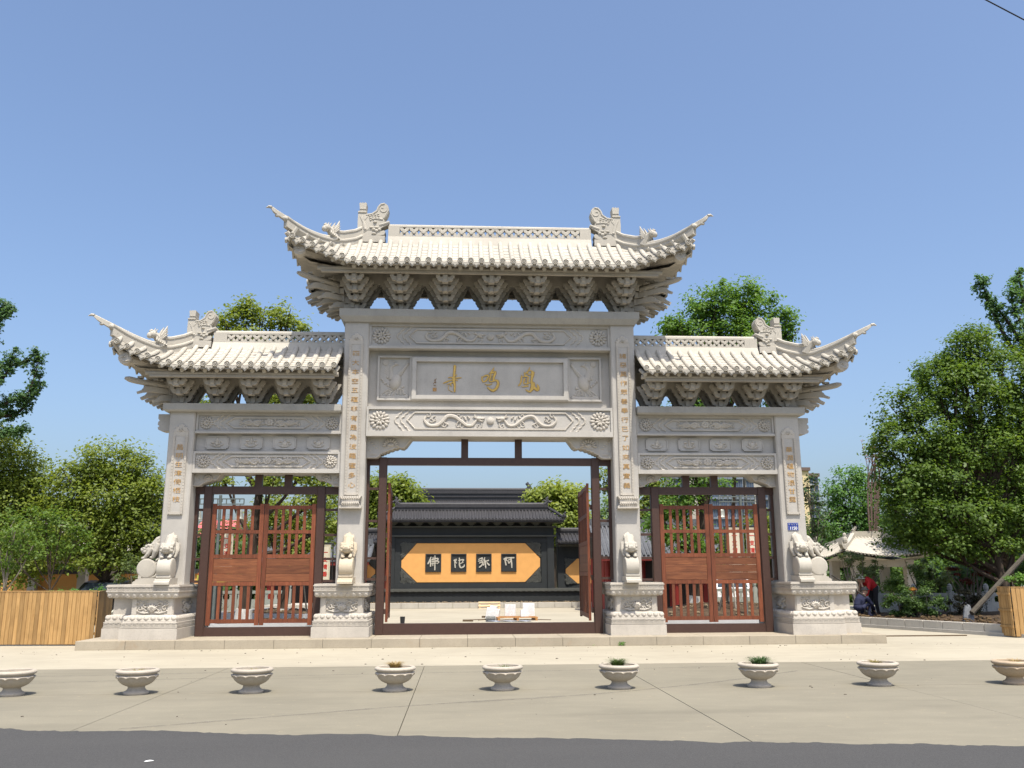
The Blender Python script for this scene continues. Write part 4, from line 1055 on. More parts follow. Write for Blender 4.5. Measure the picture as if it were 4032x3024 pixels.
# ------------------------------------------------------------------ drum stones with lions
def remesh(m,vox,mat,name,smooth_it=3):
    me=m.mesh('tmp',None,fixn=False); o=bpy.data.objects.new('tmp',me); COL.objects.link(o)
    r=o.modifiers.new('r','REMESH'); r.mode='VOXEL'; r.voxel_size=vox
    if smooth_it: sm=o.modifiers.new('s','SMOOTH'); sm.factor=.5; sm.iterations=smooth_it
    dg=bpy.context.evaluated_depsgraph_get(); out=bpy.data.meshes.new_from_object(o.evaluated_get(dg)); out.name=name
    bpy.data.objects.remove(o); bpy.data.meshes.remove(me)
    out.materials.clear(); out.materials.append(mat)
    for p in out.polygons: p.use_smooth=True
    return out
def lion_meshes():
    # local: u outward = -Y, back plane at y=0
    m=M()
    m.tube([(0,-.05,1.10),(0,-.12,1.04),(0,-.22,.90),(0,-.33,.80)],[.10,.135,.14,.12],10)     # arched body, rump high
    m.ell((0,-.06,1.02),(.13,.10,.15),12,8)
    m.ell((0,-.36,.83),(.15,.13,.14),12,8)                                                     # mane
    m.ell((.0,-.44,.80),(.105,.10,.095),12,8)                                                  # head
    m.ell((0,-.52,.815),(.095,.06,.045),10,6); m.ell((0,-.50,.755),(.075,.05,.025),8,5); m.ell((0,-.555,.845),(.045,.03,.03),8,5)
    for s in (-1,1):
        m.tube([(s*.10,-.28,.86),(s*.11,-.36,.72),(s*.085,-.44,.635)],[.065,.05,.045],8); m.ell((s*.085,-.47,.625),(.055,.065,.035),8,5)
        m.tube([(s*.12,-.10,.95),(s*.15,-.17,.78),(s*.13,-.22,.66)],[.085,.075,.05],8); m.ell((s*.13,-.25,.64),(.045,.07,.035),8,5)
        m.ell((s*.06,-.505,.865),(.03,.03,.025),6,5); m.ell((s*.11,-.40,.90),(.035,.04,.05),8,5)
        for k in range(5):
            a=k/4*2.6-.4; m.ell((s*.12,-.36-.09*math.cos(a),.82+.11*math.sin(a)),(.04,.04,.04),7,5)
    m.tube([(0,-.02,1.05),(0,.0,1.15),(0,-.06,1.2)],[.05,.06,.03],7)
    r=random.Random(8)
    for k in range(46):
        t=r.random(); a=(r.random()-.5)*2.4; y=-.05-.28*t; z=1.16-.28*t
        m.ell((.12*math.sin(a),y-.02,z+.03*math.cos(a)-.02),(.026,.03,.026),6,4)
    lion=remesh(m,.0105,GR,'lion',2)
    d=M(); 
    prof=[(0,-.168),(.19,-.168),(.215,-.163),(.232,-.15),(.238,-.12),(.238,.12),(.232,.15),(.215,.163),(.19,.168),(0,.168)]
    d.lathe([(r_,z) for r_,z in prof],40,(0,-.36,.375),'x')
    drum=d.mesh('drum',GR,True)
    b=M()
    # stepped base with a scroll, seen from the front as a moulded block
    b.prism([(.0,0),(-.66,0),(-.66,.05),(-.63,.075),(-.60,.08),(-.585,.12),(-.54,.125),(-.50,.145),(-.44,.15),(0,.15)][::-1],-.175,.175,'x')
    b.tube([(-.165,-.50,.17),(.165,-.50,.17)],.042,10); b.box(-.16,.16,-.54,-.30,.205,.225)
    b.prism([(0,.15),(-.42,.15),(-.40,.2),(-.2,.24),(-.12,.40),(-.10,.62),(-.0,.80)][::-1],-.10,.10,'x')
    for s in (-1,1):
        b.tube([(s*.10,-.46,.17),(s*.12,-.30,.155),(s*.12,-.15,.19),(s*.11,-.09,.30)],[.03,.035,.03,.02],7)
        for k in range(3): b.tube([(s*.105,-.10-.03*k,.62-.1*k),(s*.12,-.14-.03*k,.58-.1*k),(s*.105,-.17-.02*k,.52-.1*k)],[.02,.03,.012],6)
    base=b.mesh('scroll_base',GR,True)
    return lion,drum,base
LION=lion_meshes()
GY=stone_mat('granite_stained',(.50,.43,.32),.6,(.45,.25,.09))
def lion_drum(label,loc,rot,mat=None):
    t=thing('drum_stone',label,'stone lion',loc,'carved drum stones with lions against the columns'); t.rotation_euler=(0,0,rot)
    for nm,me in zip(('lion','drum','scroll_base'),LION):
        if mat: me=me.copy(); me.materials.clear(); me.materials.append(mat)
        o=bpy.data.objects.new(nm,me); COL.objects.link(o); o.parent=t
ZP=1.43
lion_drum('front lion on a drum stone at the foot of the far left column',(-7.63,CF,ZP),0)
lion_drum('left lion on its drum facing outward beside the far left column',(-7.95,YC,ZP),-PI/2)
lion_drum('yellow stained lion on a drum before the inner left column',(-3.43,CF,ZP),0,GY)
lion_drum('lion on a pale drum before the inner right column of the gate',(3.40,CF,ZP),0)
lion_drum('front lion on a drum under the blue house number plate',(7.63,CF,ZP),0)
lion_drum('right lion on its drum facing outward beside the far right column',(7.95,YC,ZP),PI/2)

# ------------------------------------------------------------------ steel frames and wooden doors
ST=MT['steel']
def door_leaf(name_parent,x0,x1,zb,zt,y,sw,bars,open_angle=None,hinge=None):
    """leaf with stiles, rails, bars and planks; built closed then turned about hinge"""
    W_,WP=MT['door_wood'],MT['door_plank']; th=.06
    root=obj('door_leaf',M().box(x0,x0+sw,y-th/2,y+th/2,zb-.05,zt+.04),W_,None)
    obj('stile',M().box(x1-sw,x1,y-th/2,y+th/2,zb-.05,zt+.04),W_,root)
    a,b=x0+sw+.002,x1-sw-.002; t2=th*.42
    def rail(z0,z1): obj('rail',M().box(a,b,y-t2,y+t2,z0,z1),W_,root)
    H=zt-zb; zz=lambda f: zb+H*f
    rail(zz(0),zz(.033)); rail(zz(.313),zz(.345)); rail(zz(.545),zz(.578)); rail(zz(.757),zz(.786)); rail(zz(.968),zz(1.0))
    n=3; p0,p1=zz(.345)+.003,zz(.545)-.003; ph=(p1-p0)/n
    for i in range(n): obj('plank',M().cbox(a,b,y-.018,y+.018,p0+ph*i+.002,p0+ph*(i+1)-.002,.004),WP,root)
    for i in range(bars):
        u=a+(b-a)*(i+1-.0)/(bars+1); bw=.036
        for f0,f1 in ((.033,.313),(.578,.757),(.786,.968)): obj('bar',M().box(u-bw,u+bw,y-.016,y+.016,zz(f0)+.001,zz(f1)-.001),W_,root)
    if open_angle is not None:
        hx,hy=hinge; root.matrix_basis=T((hx,hy,0))@RZ(open_angle)@T((-hx,-hy,0))
    root.parent=name_parent; root.matrix_parent_inverse=T(-Vector(name_parent.location))
    return root
def steel_frame(label,cx,hws,px,zt,zhang,leafs,grp,hang,bottomz,side_z,zsidebot):
    t=thing('gate_frame',label,'gate',(cx,1.0,PZ),grp)
    P=lambda nm,m: obj(nm,m,ST,t)
    yf,yb=.905,1.10; w=.10
    for s in (-1,1):
        hw=hws[0] if s<0 else hws[1]
        P('post',M().cbox(cx+s*px-w,cx+s*px+w,yf,yb,PZ,zt+.006,.012))
        P('side_stile',M().box(*sorted((cx+s*(hw-.0),cx+s*(hw-.07))),.97,1.06,zsidebot,zt-.19))
        for z in side_z: P('side_rail',M().box(*sorted((cx+s*(px+w),cx+s*(hw-.07))),.975,1.05,z-.03,z+.03))
        P('top_stub',M().box(*sorted((cx+s*(px+w),cx+s*hw)),.935,1.075,zt-.19,zt))
    P('top_beam',M().box(cx-px+w,cx+px-w,.93,1.08,zt-.19,zt)); P('sill_beam',M().box(cx-px+w,cx+px-w,.93,1.08,PZ,bottomz))
    for u in hang: P('hanger',M().box(cx+u-.09,cx+u+.09,.94,1.07,zt+.001,zhang))
    return t
G1='brown steel frames with wooden doors in the three bays'
fl_=steel_frame('brown steel frame with closed slatted doors in the left bay',-5.605,(1.70,1.868),1.39,3.805,4.10,2,G1,(-.18+0,.55),.41,(3.228,2.609,2.025,1.49),1.47)
fr_=steel_frame('brown steel frame with closed slatted doors in the right bay',5.605,(1.868,1.70),1.39,3.805,4.10,2,G1,(-.56,.18),.41,(3.228,2.609,2.025,1.49),1.47)
fc_=steel_frame('wide brown steel frame with its doors swung open in the middle bay',0,(3.104,3.104),2.70,4.541,5.02,2,G1,(-.643,.732),.468,(3.759,2.952,2.037,1.53),1.50)
for t,c in ((fl_,-5.605),(fr_,5.605)):
    door_leaf(t,c-1.27,c-.008,.50,3.335,1.0,.10,5); door_leaf(t,c+.008,c+1.27,.50,3.335,1.0,.10,5)
# centre leaves, swung inwards on hinges at the posts
L1=door_leaf(fc_,-2.555,-.02,.55,3.87,1.09,.10,11,R(93),(-2.54,1.09))
L2=door_leaf(fc_,.02,2.555,.55,3.87,1.09,.10,11,R(-92.5),(2.52,1.10))
for lf,x in ((fc_,-2.578),(fc_,2.578)):
    for z in (.75,1.55,2.6,3.3): obj('hinge',M().box(x-.024,x+.024,1.03,1.12,z-.06,z+.06),ST,lf)
# house number plate
hp=thing('number_plate','small blue house number plate reading 1150 on the right column','sign',(7.60,CF,2.78),None)
BLUE=plain('plate_blue',(.012,.035,.23),.35,.08,20,.5); WHT=plain('plate_white',(.75,.76,.74),.5,.05,20)
c0=7.60
obj('plate',M().cbox(c0-.14,c0+.14,CF-.016,CF-.002,2.68,2.872,.006),BLUE,hp)
f=M(); frame(f,c0-.133,c0+.133,2.687,2.865,.003,CF-.0185,CF-.016); obj('plate_border',f,WHT,hp)
for i,ch in enumerate('1150'): link('digit',text_mesh(ch,.105,WHT,.002,.0015,.95),hp,T((c0-.075+.05*i,CF-.019,2.737))@STAND)
for i,ch in enumerate('校场东路'): link('character',text_mesh(ch,.040,WHT,.002,-.0008,1.0),hp,T((c0-.09+.06*i,CF-.019,2.825))@STAND)
# ------------------------------------------------------------------ planters along the road
def at(px,py,Y):
    d=_fw+_r2*((px-2016)/F_PX)-_u2*((py-1512)/F_PX); t=(Y-CAMP.y)/d.y; return CAMP+d*t
def planter_meshes():
    prof=[(.0,0),(.165,0),(.172,.012),(.172,.028),(.158,.042),(.135,.052),(.118,.072),(.112,.092),(.118,.108),(.150,.118),(.195,.140),(.230,.170),(.254,.205),(.266,.235),(.282,.243),(.284,.254),(.268,.260),(.256,.266),(.256,.276),(.278,.284),(.292,.298),(.295,.312),(.288,.326),(.268,.336),(.242,.338),(.232,.330),(.228,.28),(.0,.278)]
    def fun(r,z,t,i):
        if 9<=i<=15:
            p=abs(math.sin(t*6)); k=(i-9)/6
            r=r*(1+.028*p*k-.012)
            if i>=13: z=z-.018*(1-p)**2
            elif i>=10: z=z
        return r,z
    return M().lathe(prof,72,(0,0,0),'z',fun).mesh('bowl',MT['planter'],True), M().lathe([(.225,.280),(.16,.295),(.0,.305)],20).mesh('soil',MT['earth'],True)
MT['planter']=stone_mat('planter_granite',(.42,.375,.31),.45,(.42,.27,.12),.3,.35)
PB_,PS_=planter_meshes()
PLX=[(-6.959,'stone planter cut by the left edge of the photo'),(-5.263,'stone planter in front of the far left column plinth'),(-3.673,'stone planter with a small brown tuft, third from the left'),(-1.655,'stone planter holding a bushy straw coloured dry grass tuft'),(-.117,'stone planter standing before the open middle doors, little green in it'),(1.577,'stone planter with a green grass mound before the inner right plinth'),(3.636,'stone planter with long drooping green grass before the right doors'),(5.436,'stone planter with sparse dry grass below the blue number plate'),(7.507,'rust stained stone planter at the right edge of the row')]
rp=random.Random(11)
def grass(name,label,c,n,h,spread,cols,droop,seed):
    r=random.Random(seed); m=M()
    for i in range(n):
        a=r.random()*2*PI; rr=spread*math.sqrt(r.random())*.5; b=Vector((c[0]+rr*math.cos(a),c[1]+rr*math.sin(a),c[2])); hh=h*(.5+.6*r.random()); a2=a+r.uniform(-.5,.5); out=spread*(.35+.75*r.random())
        P=[b+Vector((math.cos(a2),math.sin(a2),0))*out*(q**1.5)+Vector((0,0,hh*(q*1.6-droop*q*q))) for q in (0,.3,.6,.85,1)]
        w=.0045+.003*r.random(); sd=Vector((-math.sin(a2),math.cos(a2),0))
        m.grid([[p-sd*w*(1-.8*q/4) for q,p in enumerate(P)],[p+sd*w*(1-.8*q/4) for q,p in enumerate(P)]])
    o=obj(name,m,leaf_mat(name+'_blades',cols[0],cols[1],.25,.6)); o['kind']='thing'; return tag(o,label,'grass','grass tufts in the planters')
GRN=((.055,.10,.025),(.12,.17,.05)); DRY=((.30,.21,.09),(.42,.32,.16)); MIXD=((.16,.15,.06),(.34,.27,.12))
GT=[(14,.05,.09,DRY,.8),(34,.07,.11,MIXD,.8),(30,.06,.10,MIXD,.9),(260,.155,.13,DRY,.9),(40,.06,.09,GRN,.7),(260,.18,.15,GRN,.95),(220,.235,.19,((.03,.075,.025),(.08,.14,.04)),1.15),(110,.10,.13,MIXD,.9),(90,.09,.11,DRY,.8)]
GL=['thin dry stubble in the leftmost planter','sparse brown tuft in the planter before the far left plinth','small dry brown tuft in the third planter from the left','bushy straw coloured tuft, the largest dry one','tiny green sprouts in the planter before the open doors','rounded green grass mound before the inner right plinth','long drooping green grass hanging over its planter rim','sparse dry tuft in the planter below the number plate','dry tuft in the rust stained planter at the right edge']
GYst=stone_mat('planter_rusty',(.43,.34,.24),.75,(.50,.26,.09),.3,.3)
for i,((x,l),g) in enumerate(zip(PLX,GT)):
    t=thing('stone_planter',l,'planter',(x,-8.2,0),'stone planters in a row along the road'); t.rotation_euler=(0,0,rp.random()*6)
    for nm,me in (('bowl',PB_),('soil',PS_)):
        if i==8 and nm=='bowl': me=me.copy(); me.materials.clear(); me.materials.append(GYst)
        o=bpy.data.objects.new(nm,me); COL.objects.link(o); o.parent=t
    grass('grass_tuft',GL[i],(x+rp.uniform(-.04,.04),-8.2,.285),*g[:3],g[3],g[4],20+i)
sc=obj('litter_scrap',M().add([(-2.75,-13.9,.012),(-2.58,-13.88,.03),(-2.585,-13.8,.02),(-2.66,-13.83,.045),(-2.755,-13.8,.015)],[(0,1,3),(1,2,3),(0,3,4)]),WHT); 
sc.scale=(.45,.45,.3); sc.location=at(590,2977,-12.99)-Vector((-2.66*.45,-13.85*.45,0)); sc.location.z=.004; tag(sc,'white torn paper scrap lying on the asphalt','litter')
# stones, leaves and weeds on the concrete
rs=random.Random(4); peb=[M().ell((0,0,.008),(.022,.015,.012),6,4).mesh('pebble',MT['joint']),M().ell((0,0,.006),(.014,.02,.009),5,4).mesh('pebble',MT['earth'])]
gb=M()
for i in range(240):
    x=rs.uniform(-11,11); y=rs.choice([rs.uniform(-4.5,-.5),rs.uniform(-11,-.5),rs.uniform(-.9,-.36)]); k=.3+rs.random()**3*1.1
    gb.ell((x,y,.004),(.02*k,.015*k,.010*k),6,4)
o=obj('gravel_bits',gb,MT['joint']); o['kind']='stuff'
def weed(label,c,n,sz,seed):
    m=M(); r=random.Random(seed)
    for i in range(n):
        a=r.random()*6.28; d=sz*r.random(); p=Vector((c[0]+d*math.cos(a),c[1]+d*math.sin(a)*.6,c[2]+sz*.75*r.random())); b=sz*.22
        n1=Vector((r.gauss(0,1),r.gauss(0,1),r.gauss(1,.6))).normalized(); u=n1.orthogonal().normalized(); v=n1.cross(u)
        m.add([p-u*b,p+v*b*.5,p+u*b,p-v*b*.5],[(0,1,2,3)])
    return tag(obj('weed',m,leaf_mat('weed_leaf',(0.084,0.202,0.034),(0.168,0.336,0.059),0.38)),label,'weed','weeds at the foot of the platform')
weed('small green weed against the platform front, right of the middle doors',(3.02,-.40,.01),60,.10,3)
weed('single sprig in a platform joint left of the inner right plinth',(2.35,-.38,.0),8,.05,4)
# ------------------------------------------------------------------ slatted fence and wooden planter box
def slat_run(parent,p0,p1,h,n,mat,seed,wd=.92,z0=.03):
    r=random.Random(seed); d=Vector((p1[0]-p0[0],p1[1]-p0[1],0)); L=d.length; d.normalize(); nrm=Vector((d.y,-d.x,0)); s=L/n
    for i in range(n):
        c=Vector((p0[0],p0[1],0))+d*(s*(i+.5)); hh=h
        a=s*wd/2; t=.012; dz=r.uniform(-.004,.004)
        mw=T(c)@RZ(math.atan2(d.y,d.x)+r.uniform(-.01,.01))
        m=M().cbox(-a,a,-t,t,z0,hh+dz,.004); obj('slat',m,mat,parent,mw=T(-Vector(parent.location))@mw if False else mw)
    for z in (h*.22,h*.55,h*.88):
        a=Vector((p0[0],p0[1],0))-nrm*.03; m=M().box(0,L,-.012,.012,z-.03,z+.03); obj('rail',m,mat,parent,mw=T(a)@RZ(math.atan2(d.y,d.x)))
    m=M().box(0,L,-.02,.02,h+.005,h+.03); obj('top_cap',m,mat,parent,mw=T((p0[0],p0[1],0))@RZ(math.atan2(d.y,d.x)))
fn=thing('slatted_fence','yellow timber slatted fence turning a corner left of the gate','fence',(-12,1.1,0))
slat_run(fn,(-16,1.62),(-9.52,1.08),1.26,66,MT['fence_wood'],1); slat_run(fn,(-9.50,1.10),(-9.98,3.3),1.25,18,MT['fence_wood'],2)
bx=thing('wooden_planter_box','tall yellow slatted timber planter box at the right edge of the photo','planter box',(14.6,2.3,0))
slat_run(bx,(13.45,1.12),(17.2,.62),1.24,34,MT['fence_wood'],3); slat_run(bx,(13.44,1.15),(13.40,1.62),1.24,5,MT['fence_wood'],4)
obj('soil',M().add([(13.45,1.15,1.1),(17.2,.65,1.1),(17.2,1.2,1.1),(13.42,1.6,1.1)],[(0,1,2,3)]),MT['soil'],bx)
# ------------------------------------------------------------------ foliage
def crown_mesh(name,blobs,size,seed,dens,mat,upb=1.05,asp=.62,clump=.30,flat=.7):
    rg=np.random.default_rng(seed); pts=[];dirs=[]
    for (c,r) in blobs:
        rm=(r[0]*r[1]*r[2])**(1/3); ncl=int(9*(rm/.5)**2)+2; per=max(6,int(dens*(rm/.5)**2*430/ncl))
        u=rg.normal(size=(ncl,3)); u/=np.linalg.norm(u,axis=1)[:,None]; rad=.45+.6*rg.random(ncl)**.6
        cc=np.array(c)+u*np.array(r)*rad[:,None]; cr=clump*(.7+.7*rg.random(ncl))*min(1.4,.5+rm*.5)
        k=rg.normal(size=(ncl,per,3))*.6; p=cc[:,None,:]+k*cr[:,None,None]*np.array([1,1,flat])
        pts.append(p.reshape(-1,3)); dirs.append((np.repeat(u[:,None,:],per,1)*.5+k*.5).reshape(-1,3))
    p=np.concatenate(pts); d=np.concatenate(dirs); N=len(p)
    nrm=d*.7+np.array([0,-.12,upb])+rg.normal(size=(N,3))*.55; nrm/=np.linalg.norm(nrm,axis=1)[:,None]
    a=rg.normal(size=(N,3)); a[:,2]-=.4; a-=nrm*(a*nrm).sum(1)[:,None]; a/=np.linalg.norm(a,axis=1)[:,None]; b=np.cross(nrm,a)
    s=size*(.6+.8*rg.random(N))[:,None]
    V=np.stack([p-a*s*.5,p+b*s*asp*.5+nrm*s*.10,p+a*s*.5-nrm*s*.08,p-b*s*asp*.5+nrm*s*.10],1).reshape(-1,3).astype(np.float32)
    me=bpy.data.meshes.new(name); me.vertices.add(4*N); me.vertices.foreach_set('co',V.ravel())
    me.loops.add(4*N); me.loops.foreach_set('vertex_index',np.arange(4*N,dtype=np.int32)); me.polygons.add(N)
    me.polygons.foreach_set('loop_start',np.arange(0,4*N,4,dtype=np.int32)); me.polygons.foreach_set('loop_total',np.full(N,4,np.int32)); me.update(calc_edges=True)
    me.materials.append(mat); return me
BARK=plain('dark_bark',(.055,.042,.032),.95,.4,9,.15,0,.7,(1,1,.25)); BARKP=plain('pale_bark',(.20,.175,.14),.95,.35,9,.15,0,.7,(1,1,.25))
WASH=plain('limewashed_bark',(.50,.49,.46),.95,.4,7,.15,0,.6,(1,1,.3))
def pxblob(px,py,rx,ry,Y):
    c=at(px,py,Y); k=(c-CAMP).dot(_fw)/F_PX; return (c,(rx*k,(rx*.8+ry*.2)*k,ry*k))
def tree(name,label,base,tr,blobs,mat,size=.13,dens=1.0,seed=1,bark=None,grp=None,fork=.45,wash=0,cat='tree',twigs=True,**kw):
    """base (x,y,z); tr trunk radius; blobs [(centre, radii)]"""
    t=thing(name,label,cat,base,grp); r=random.Random(seed); m=M(); B=Vector(base)
    top=sum((Vector(c)*(rr[0]**2) for c,rr in blobs),Vector((0,0,0)))/sum(rr[0]**2 for c,rr in blobs)
    zt=max(c[2]-rr[2]*.2 for c,rr in blobs); ax=[B+Vector((0,0,-.1)),B+Vector((0,0,.2)),B+(top-B)*.35+Vector((r.uniform(-.1,.1),0,0)),B+(top-B)*.7+Vector((r.uniform(-.15,.15),0,0)),Vector((top.x,top.y,lerp(top.z,zt,.6)))]
    P=spline(ax,5); n=len(P); m.tube(P,[tr*1.25,tr*1.1]+[tr*lerp(1,.22,i/(n-1)) for i in range(2,n)],10)
    if twigs:
        for c,rr in blobs:
            c=Vector(c); q=min(P,key=lambda p:(p-(B+(c-B)*fork)).length); L=(c-q).length; rad=tr*min(.5,.25+.06*L)
            mid=q+(c-q)*.5+Vector((0,0,-.08*L)); S=spline([q,mid,c],5); m.tube(S,[lerp(rad,.02,i/(len(S)-1)) for i in range(len(S))],6)
            for k in range(3):
                e=c+Vector((r.gauss(0,1)*rr[0],r.gauss(0,1)*rr[1],abs(r.gauss(0,.5))*rr[2]))*.5; s=S[int(len(S)*.55)]; m.tube([s,s+(e-s)*.5+Vector((0,0,.05)),e],[rad*.4,rad*.25,.012],5)
    tk=obj('trunk',m,bark or BARK,t,smooth=True)
    if wash:
        w=M(); w.tube([B+Vector((0,0,0)),B+Vector((0,0,.2)),B+(P[6]-B)*min(1,wash/max(.1,(P[6]-B).z))],[tr*1.28,tr*1.13,tr*1.04],12); obj('limewash',w,WASH,tk,smooth=True)
    cm=crown_mesh('crown',[(tuple(c),rr) for c,rr in blobs],size,seed,dens,mat,**kw)
    o=link('crown',cm,t); return t
LF_CAM=leaf_mat('camphor_leaf',(0.143,0.210,0.030),(0.269,0.319,0.059),0.5); LF_DK=leaf_mat('dark_leaf',(0.050,0.104,0.026),(0.118,0.202,0.047),0.46); LF_MID=leaf_mat('maple_leaf',(0.084,0.160,0.026),(0.168,0.252,0.047),0.5)
LF_GK=leaf_mat('ginkgo_leaf',(0.067,0.143,0.059),(0.126,0.227,0.092),0.48000000000000004); LF_YG=leaf_mat('yellow_green_leaf',(0.202,0.269,0.050),(0.336,0.386,0.084),0.5); LF_RED=leaf_mat('red_maple_leaf',(0.13,0.03,0.025),(0.24,0.07,0.05),0.5)
LF_OL=leaf_mat('olive_leaf',(0.092,0.143,0.050),(0.202,0.252,0.101),0.43); LF_MAG=leaf_mat('glossy_leaf',(0.037,0.076,0.030),(0.084,0.143,0.050),0.28,.3); LF_PALE=leaf_mat('pale_leaf',(0.168,0.269,0.118),(0.286,0.403,0.168),0.5)
def PB(Y,L): return [pxblob(px,py,rx,ry,Y+(dy[0] if dy else 0)) for px,py,rx,ry,*dy in L]
# behind the fence, left
tree('camphor_tree','large bushy green tree at the left edge, behind the timber fence',(-18.6,13,0),.20,PB(13,[(-120,1950,150,170),(60,1830,120,110),(30,1960,140,120),(150,1930,90,90),(130,2060,130,100),(-20,2120,160,110),(180,2170,90,80),(70,2230,110,70),(-60,1780,120,120)]),LF_CAM,.125,1.9,1,clump=.42)
tree('camphor_tree','rounded green tree with a dark trunk beside the far left column',tuple(at(395,2330,12.5).xy)+(0,),.19,PB(12.5,[(430,1830,110,80),(330,1880,100,80),(540,1870,90,90),(260,1960,80,80),(430,1950,140,100),(570,1980,90,90),(330,2060,130,90),(500,2080,130,90),(610,1960,70,90),(590,2110,80,90),(420,2180,120,60),(270,2120,80,80)]),LF_CAM,.125,1.9,2,clump=.40)
tree('young_tree','slim pale young tree between the two big trees behind the fence',tuple(at(238,2330,8).xy)+(0,),.06,PB(8,[(240,2080,70,70),(180,2030,60,50),(300,2130,60,50),(200,2170,80,50),(100,2110,70,60),(60,2200,70,50)]),LF_MID,.10,1.0,3,bark=BARK,clump=.30)
tree('young_tree','slim leaning pale trunked tree at the far left behind the fence',tuple(at(30,2330,6).xy)+(0,),.055,PB(6,[(60,2090,70,60),(-10,2060,80,70),(130,2150,60,40),(40,2190,70,50)]),LF_MID,.10,.9,4,bark=BARKP,clump=.28)
def ginkgo(label,base,tr,limbs,seed,mat,size=.085,dens=38):
    t=thing('ginkgo_tree',label,'tree',base); m=M(); r=random.Random(seed); pts=[]
    for L in limbs:
        S=spline([Vector(p) for p in L],8); n=len(S); m.tube(S,[lerp(tr*.5,.014,i/(n-1)) for i in range(n)],6)
        for i in range(int(n*.18),n):
            for k in range(2):
                pts.append((tuple(S[i]+Vector((r.gauss(0,.10),r.gauss(0,.10),r.gauss(0.02,.09)))),(.13,.13,.11)))
    B=Vector(base); top=max((Vector(L[-1]) for L in limbs),key=lambda v:v.z); first=Vector(limbs[0][0]); m.tube(spline([B,B+(first-B)*.5,first,top],6),[lerp(tr,.03,i/18) for i in range(19)],9)
    obj('trunk',m,BARK,t,smooth=True)
    me=crown_mesh('crown',pts,size,seed,1.6,mat,clump=.16,asp=.9,flat=1); link('crown',me,t); return t
g0=at(-160,1750,11)
ginkgo('ginkgo with long upswept leafy branches reaching in from the left edge',(g0.x-.6,11,0),.2,[[at(-160,1750,11),at(-60,1640,11),at(40,1580,11),at(110,1550,11),at(158,1400,11)],[at(-160,1620,11),at(-30,1460,11),at(80,1430,11),at(155,1385,11)],[at(-170,1800,11),at(-60,1700,11),at(40,1705,11),at(85,1690,11)],[at(-160,1500,11),at(-60,1380,11),at(0,1260,11),at(45,1220,11)],[at(-180,1650,10.5),at(-60,1530,10.5),at(20,1480,10.5),at(55,1380,10.5)],[at(-200,1600,11.5),at(-90,1350,11.5),at(-20,1250,11.5),at(20,1190,11.5)],[at(-160,1750,11.5),at(-30,1650,11.5),at(60,1630,11.5),at(120,1570,11.5),at(165,1470,11.5)]],5,LF_GK)
# behind the wings
b1_=at(955,2460,9); tree('camphor_tree','tall camphor tree behind the left wing with its crown above the roof',(b1_.x,9,0),.26,PB(9,[(890,1265,60,60),(990,1220,60,55),(960,1300,90,60),(1110,1250,60,55),(1170,1290,45,45),(1050,1320,90,60),(880,1400,100,70),(1000,1450,120,70),(1130,1420,100,70),(830,1560,90,80),(1240,1560,80,80),(1100,1600,110,80),(1200,1850,90,70),(1080,1880,80,50),(1240,1960,80,60),(1290,2060,60,60),(880,1880,50,30)]),LF_CAM,.13,1.5,6,clump=.36,fork=.6,wash=1.0)
b2_=at(1112,2430,15); tree('camphor_tree','dark limewashed tree seen through the left doors nearer the middle bay',(b2_.x,15,0),.22,PB(15,[(1120,2010,110,80),(1230,2080,90,80),(1180,2150,110,60),(1050,2080,70,60),(1280,1960,70,70)]),LF_CAM,.13,1.5,7,clump=.4,wash=1.3)
b3_=at(2640,2390,12); tree('camphor_tree','tall camphor tree behind the right wing, crown high above its roof',(b3_.x+1.0,12.5,.2),.26,PB(12,[(2830,1175,80,60),(2930,1160,70,55),(2990,1215,80,60),(2760,1220,70,55),(2860,1260,110,60),(2680,1280,70,50),(2640,1300,45,35),(2760,1310,90,50),(2960,1300,100,50),(3080,1250,60,40),(3105,1300,45,45),(2900,1380,150,80),(2750,1500,130,90),(3000,1500,110,90),(3080,1340,35,45),(2700,1660,110,80),(2760,1900,90,60),(2660,1960,80,80),(2620,2060,80,70),(2680,2120,80,60)]),leaf_mat('bright_leaf',(0.092,0.202,0.034),(0.176,0.294,0.054),0.5),.135,1.5,8,clump=.36,fork=.55,wash=1.2)
b4_=at(2880,2380,13); tree('leaning_tree','bare leaning dark trunk with a pale foot seen through the right doors',(b4_.x-.3,13,.1),.17,PB(13,[(2900,1600,100,60),(2820,2160,80,50),(2980,2080,70,60),(2930,2180,80,50)]),LF_CAM,.15,.8,9,wash=1.2)
tree('osmanthus_tree','round bright green tree beside the right doors, below the apartment blocks',tuple(at(3040,2420,15).xy)+(0,),.1,PB(15,[(2990,2060,60,60),(3080,2030,60,60),(3060,2130,80,70),(2960,2150,70,60),(3110,2160,60,60)]),LF_CAM,.14,1.2,10,clump=.36)
# courtyard
tree('camphor_tree','dense rounded green tree left of the dark screen wall',tuple(at(1540,2300,36).xy)+(0,),.25,PB(36,[(1480,1950,70,70),(1550,1930,60,50),(1600,1980,60,60),(1510,2030,80,70),(1440,2040,70,90),(1590,2050,60,60),(1480,2120,90,60)]),LF_CAM,.24,1.3,11,clump=.6)
tree('camphor_tree','yellow green rounded tree right of the hall roof behind the screen wall',tuple(at(2180,2300,36).xy)+(0,),.25,PB(36,[(2160,1945,60,40),(2230,1960,60,50),(2110,1980,50,40),(2200,2020,80,50),(2260,2040,50,50),(2150,2040,60,50),(2240,2110,60,50)]),LF_YG,.24,1.35,12,clump=.55)
tree('poplar_tree','slender pale poplar beyond the screen wall right of the middle doors',tuple(at(2395,2300,45).xy)+(0,),.12,PB(45,[(2392,1990,18,35),(2385,2040,25,35),(2400,2090,30,40),(2390,2150,30,40)]),LF_PALE,.22,1.0,13,clump=.5)
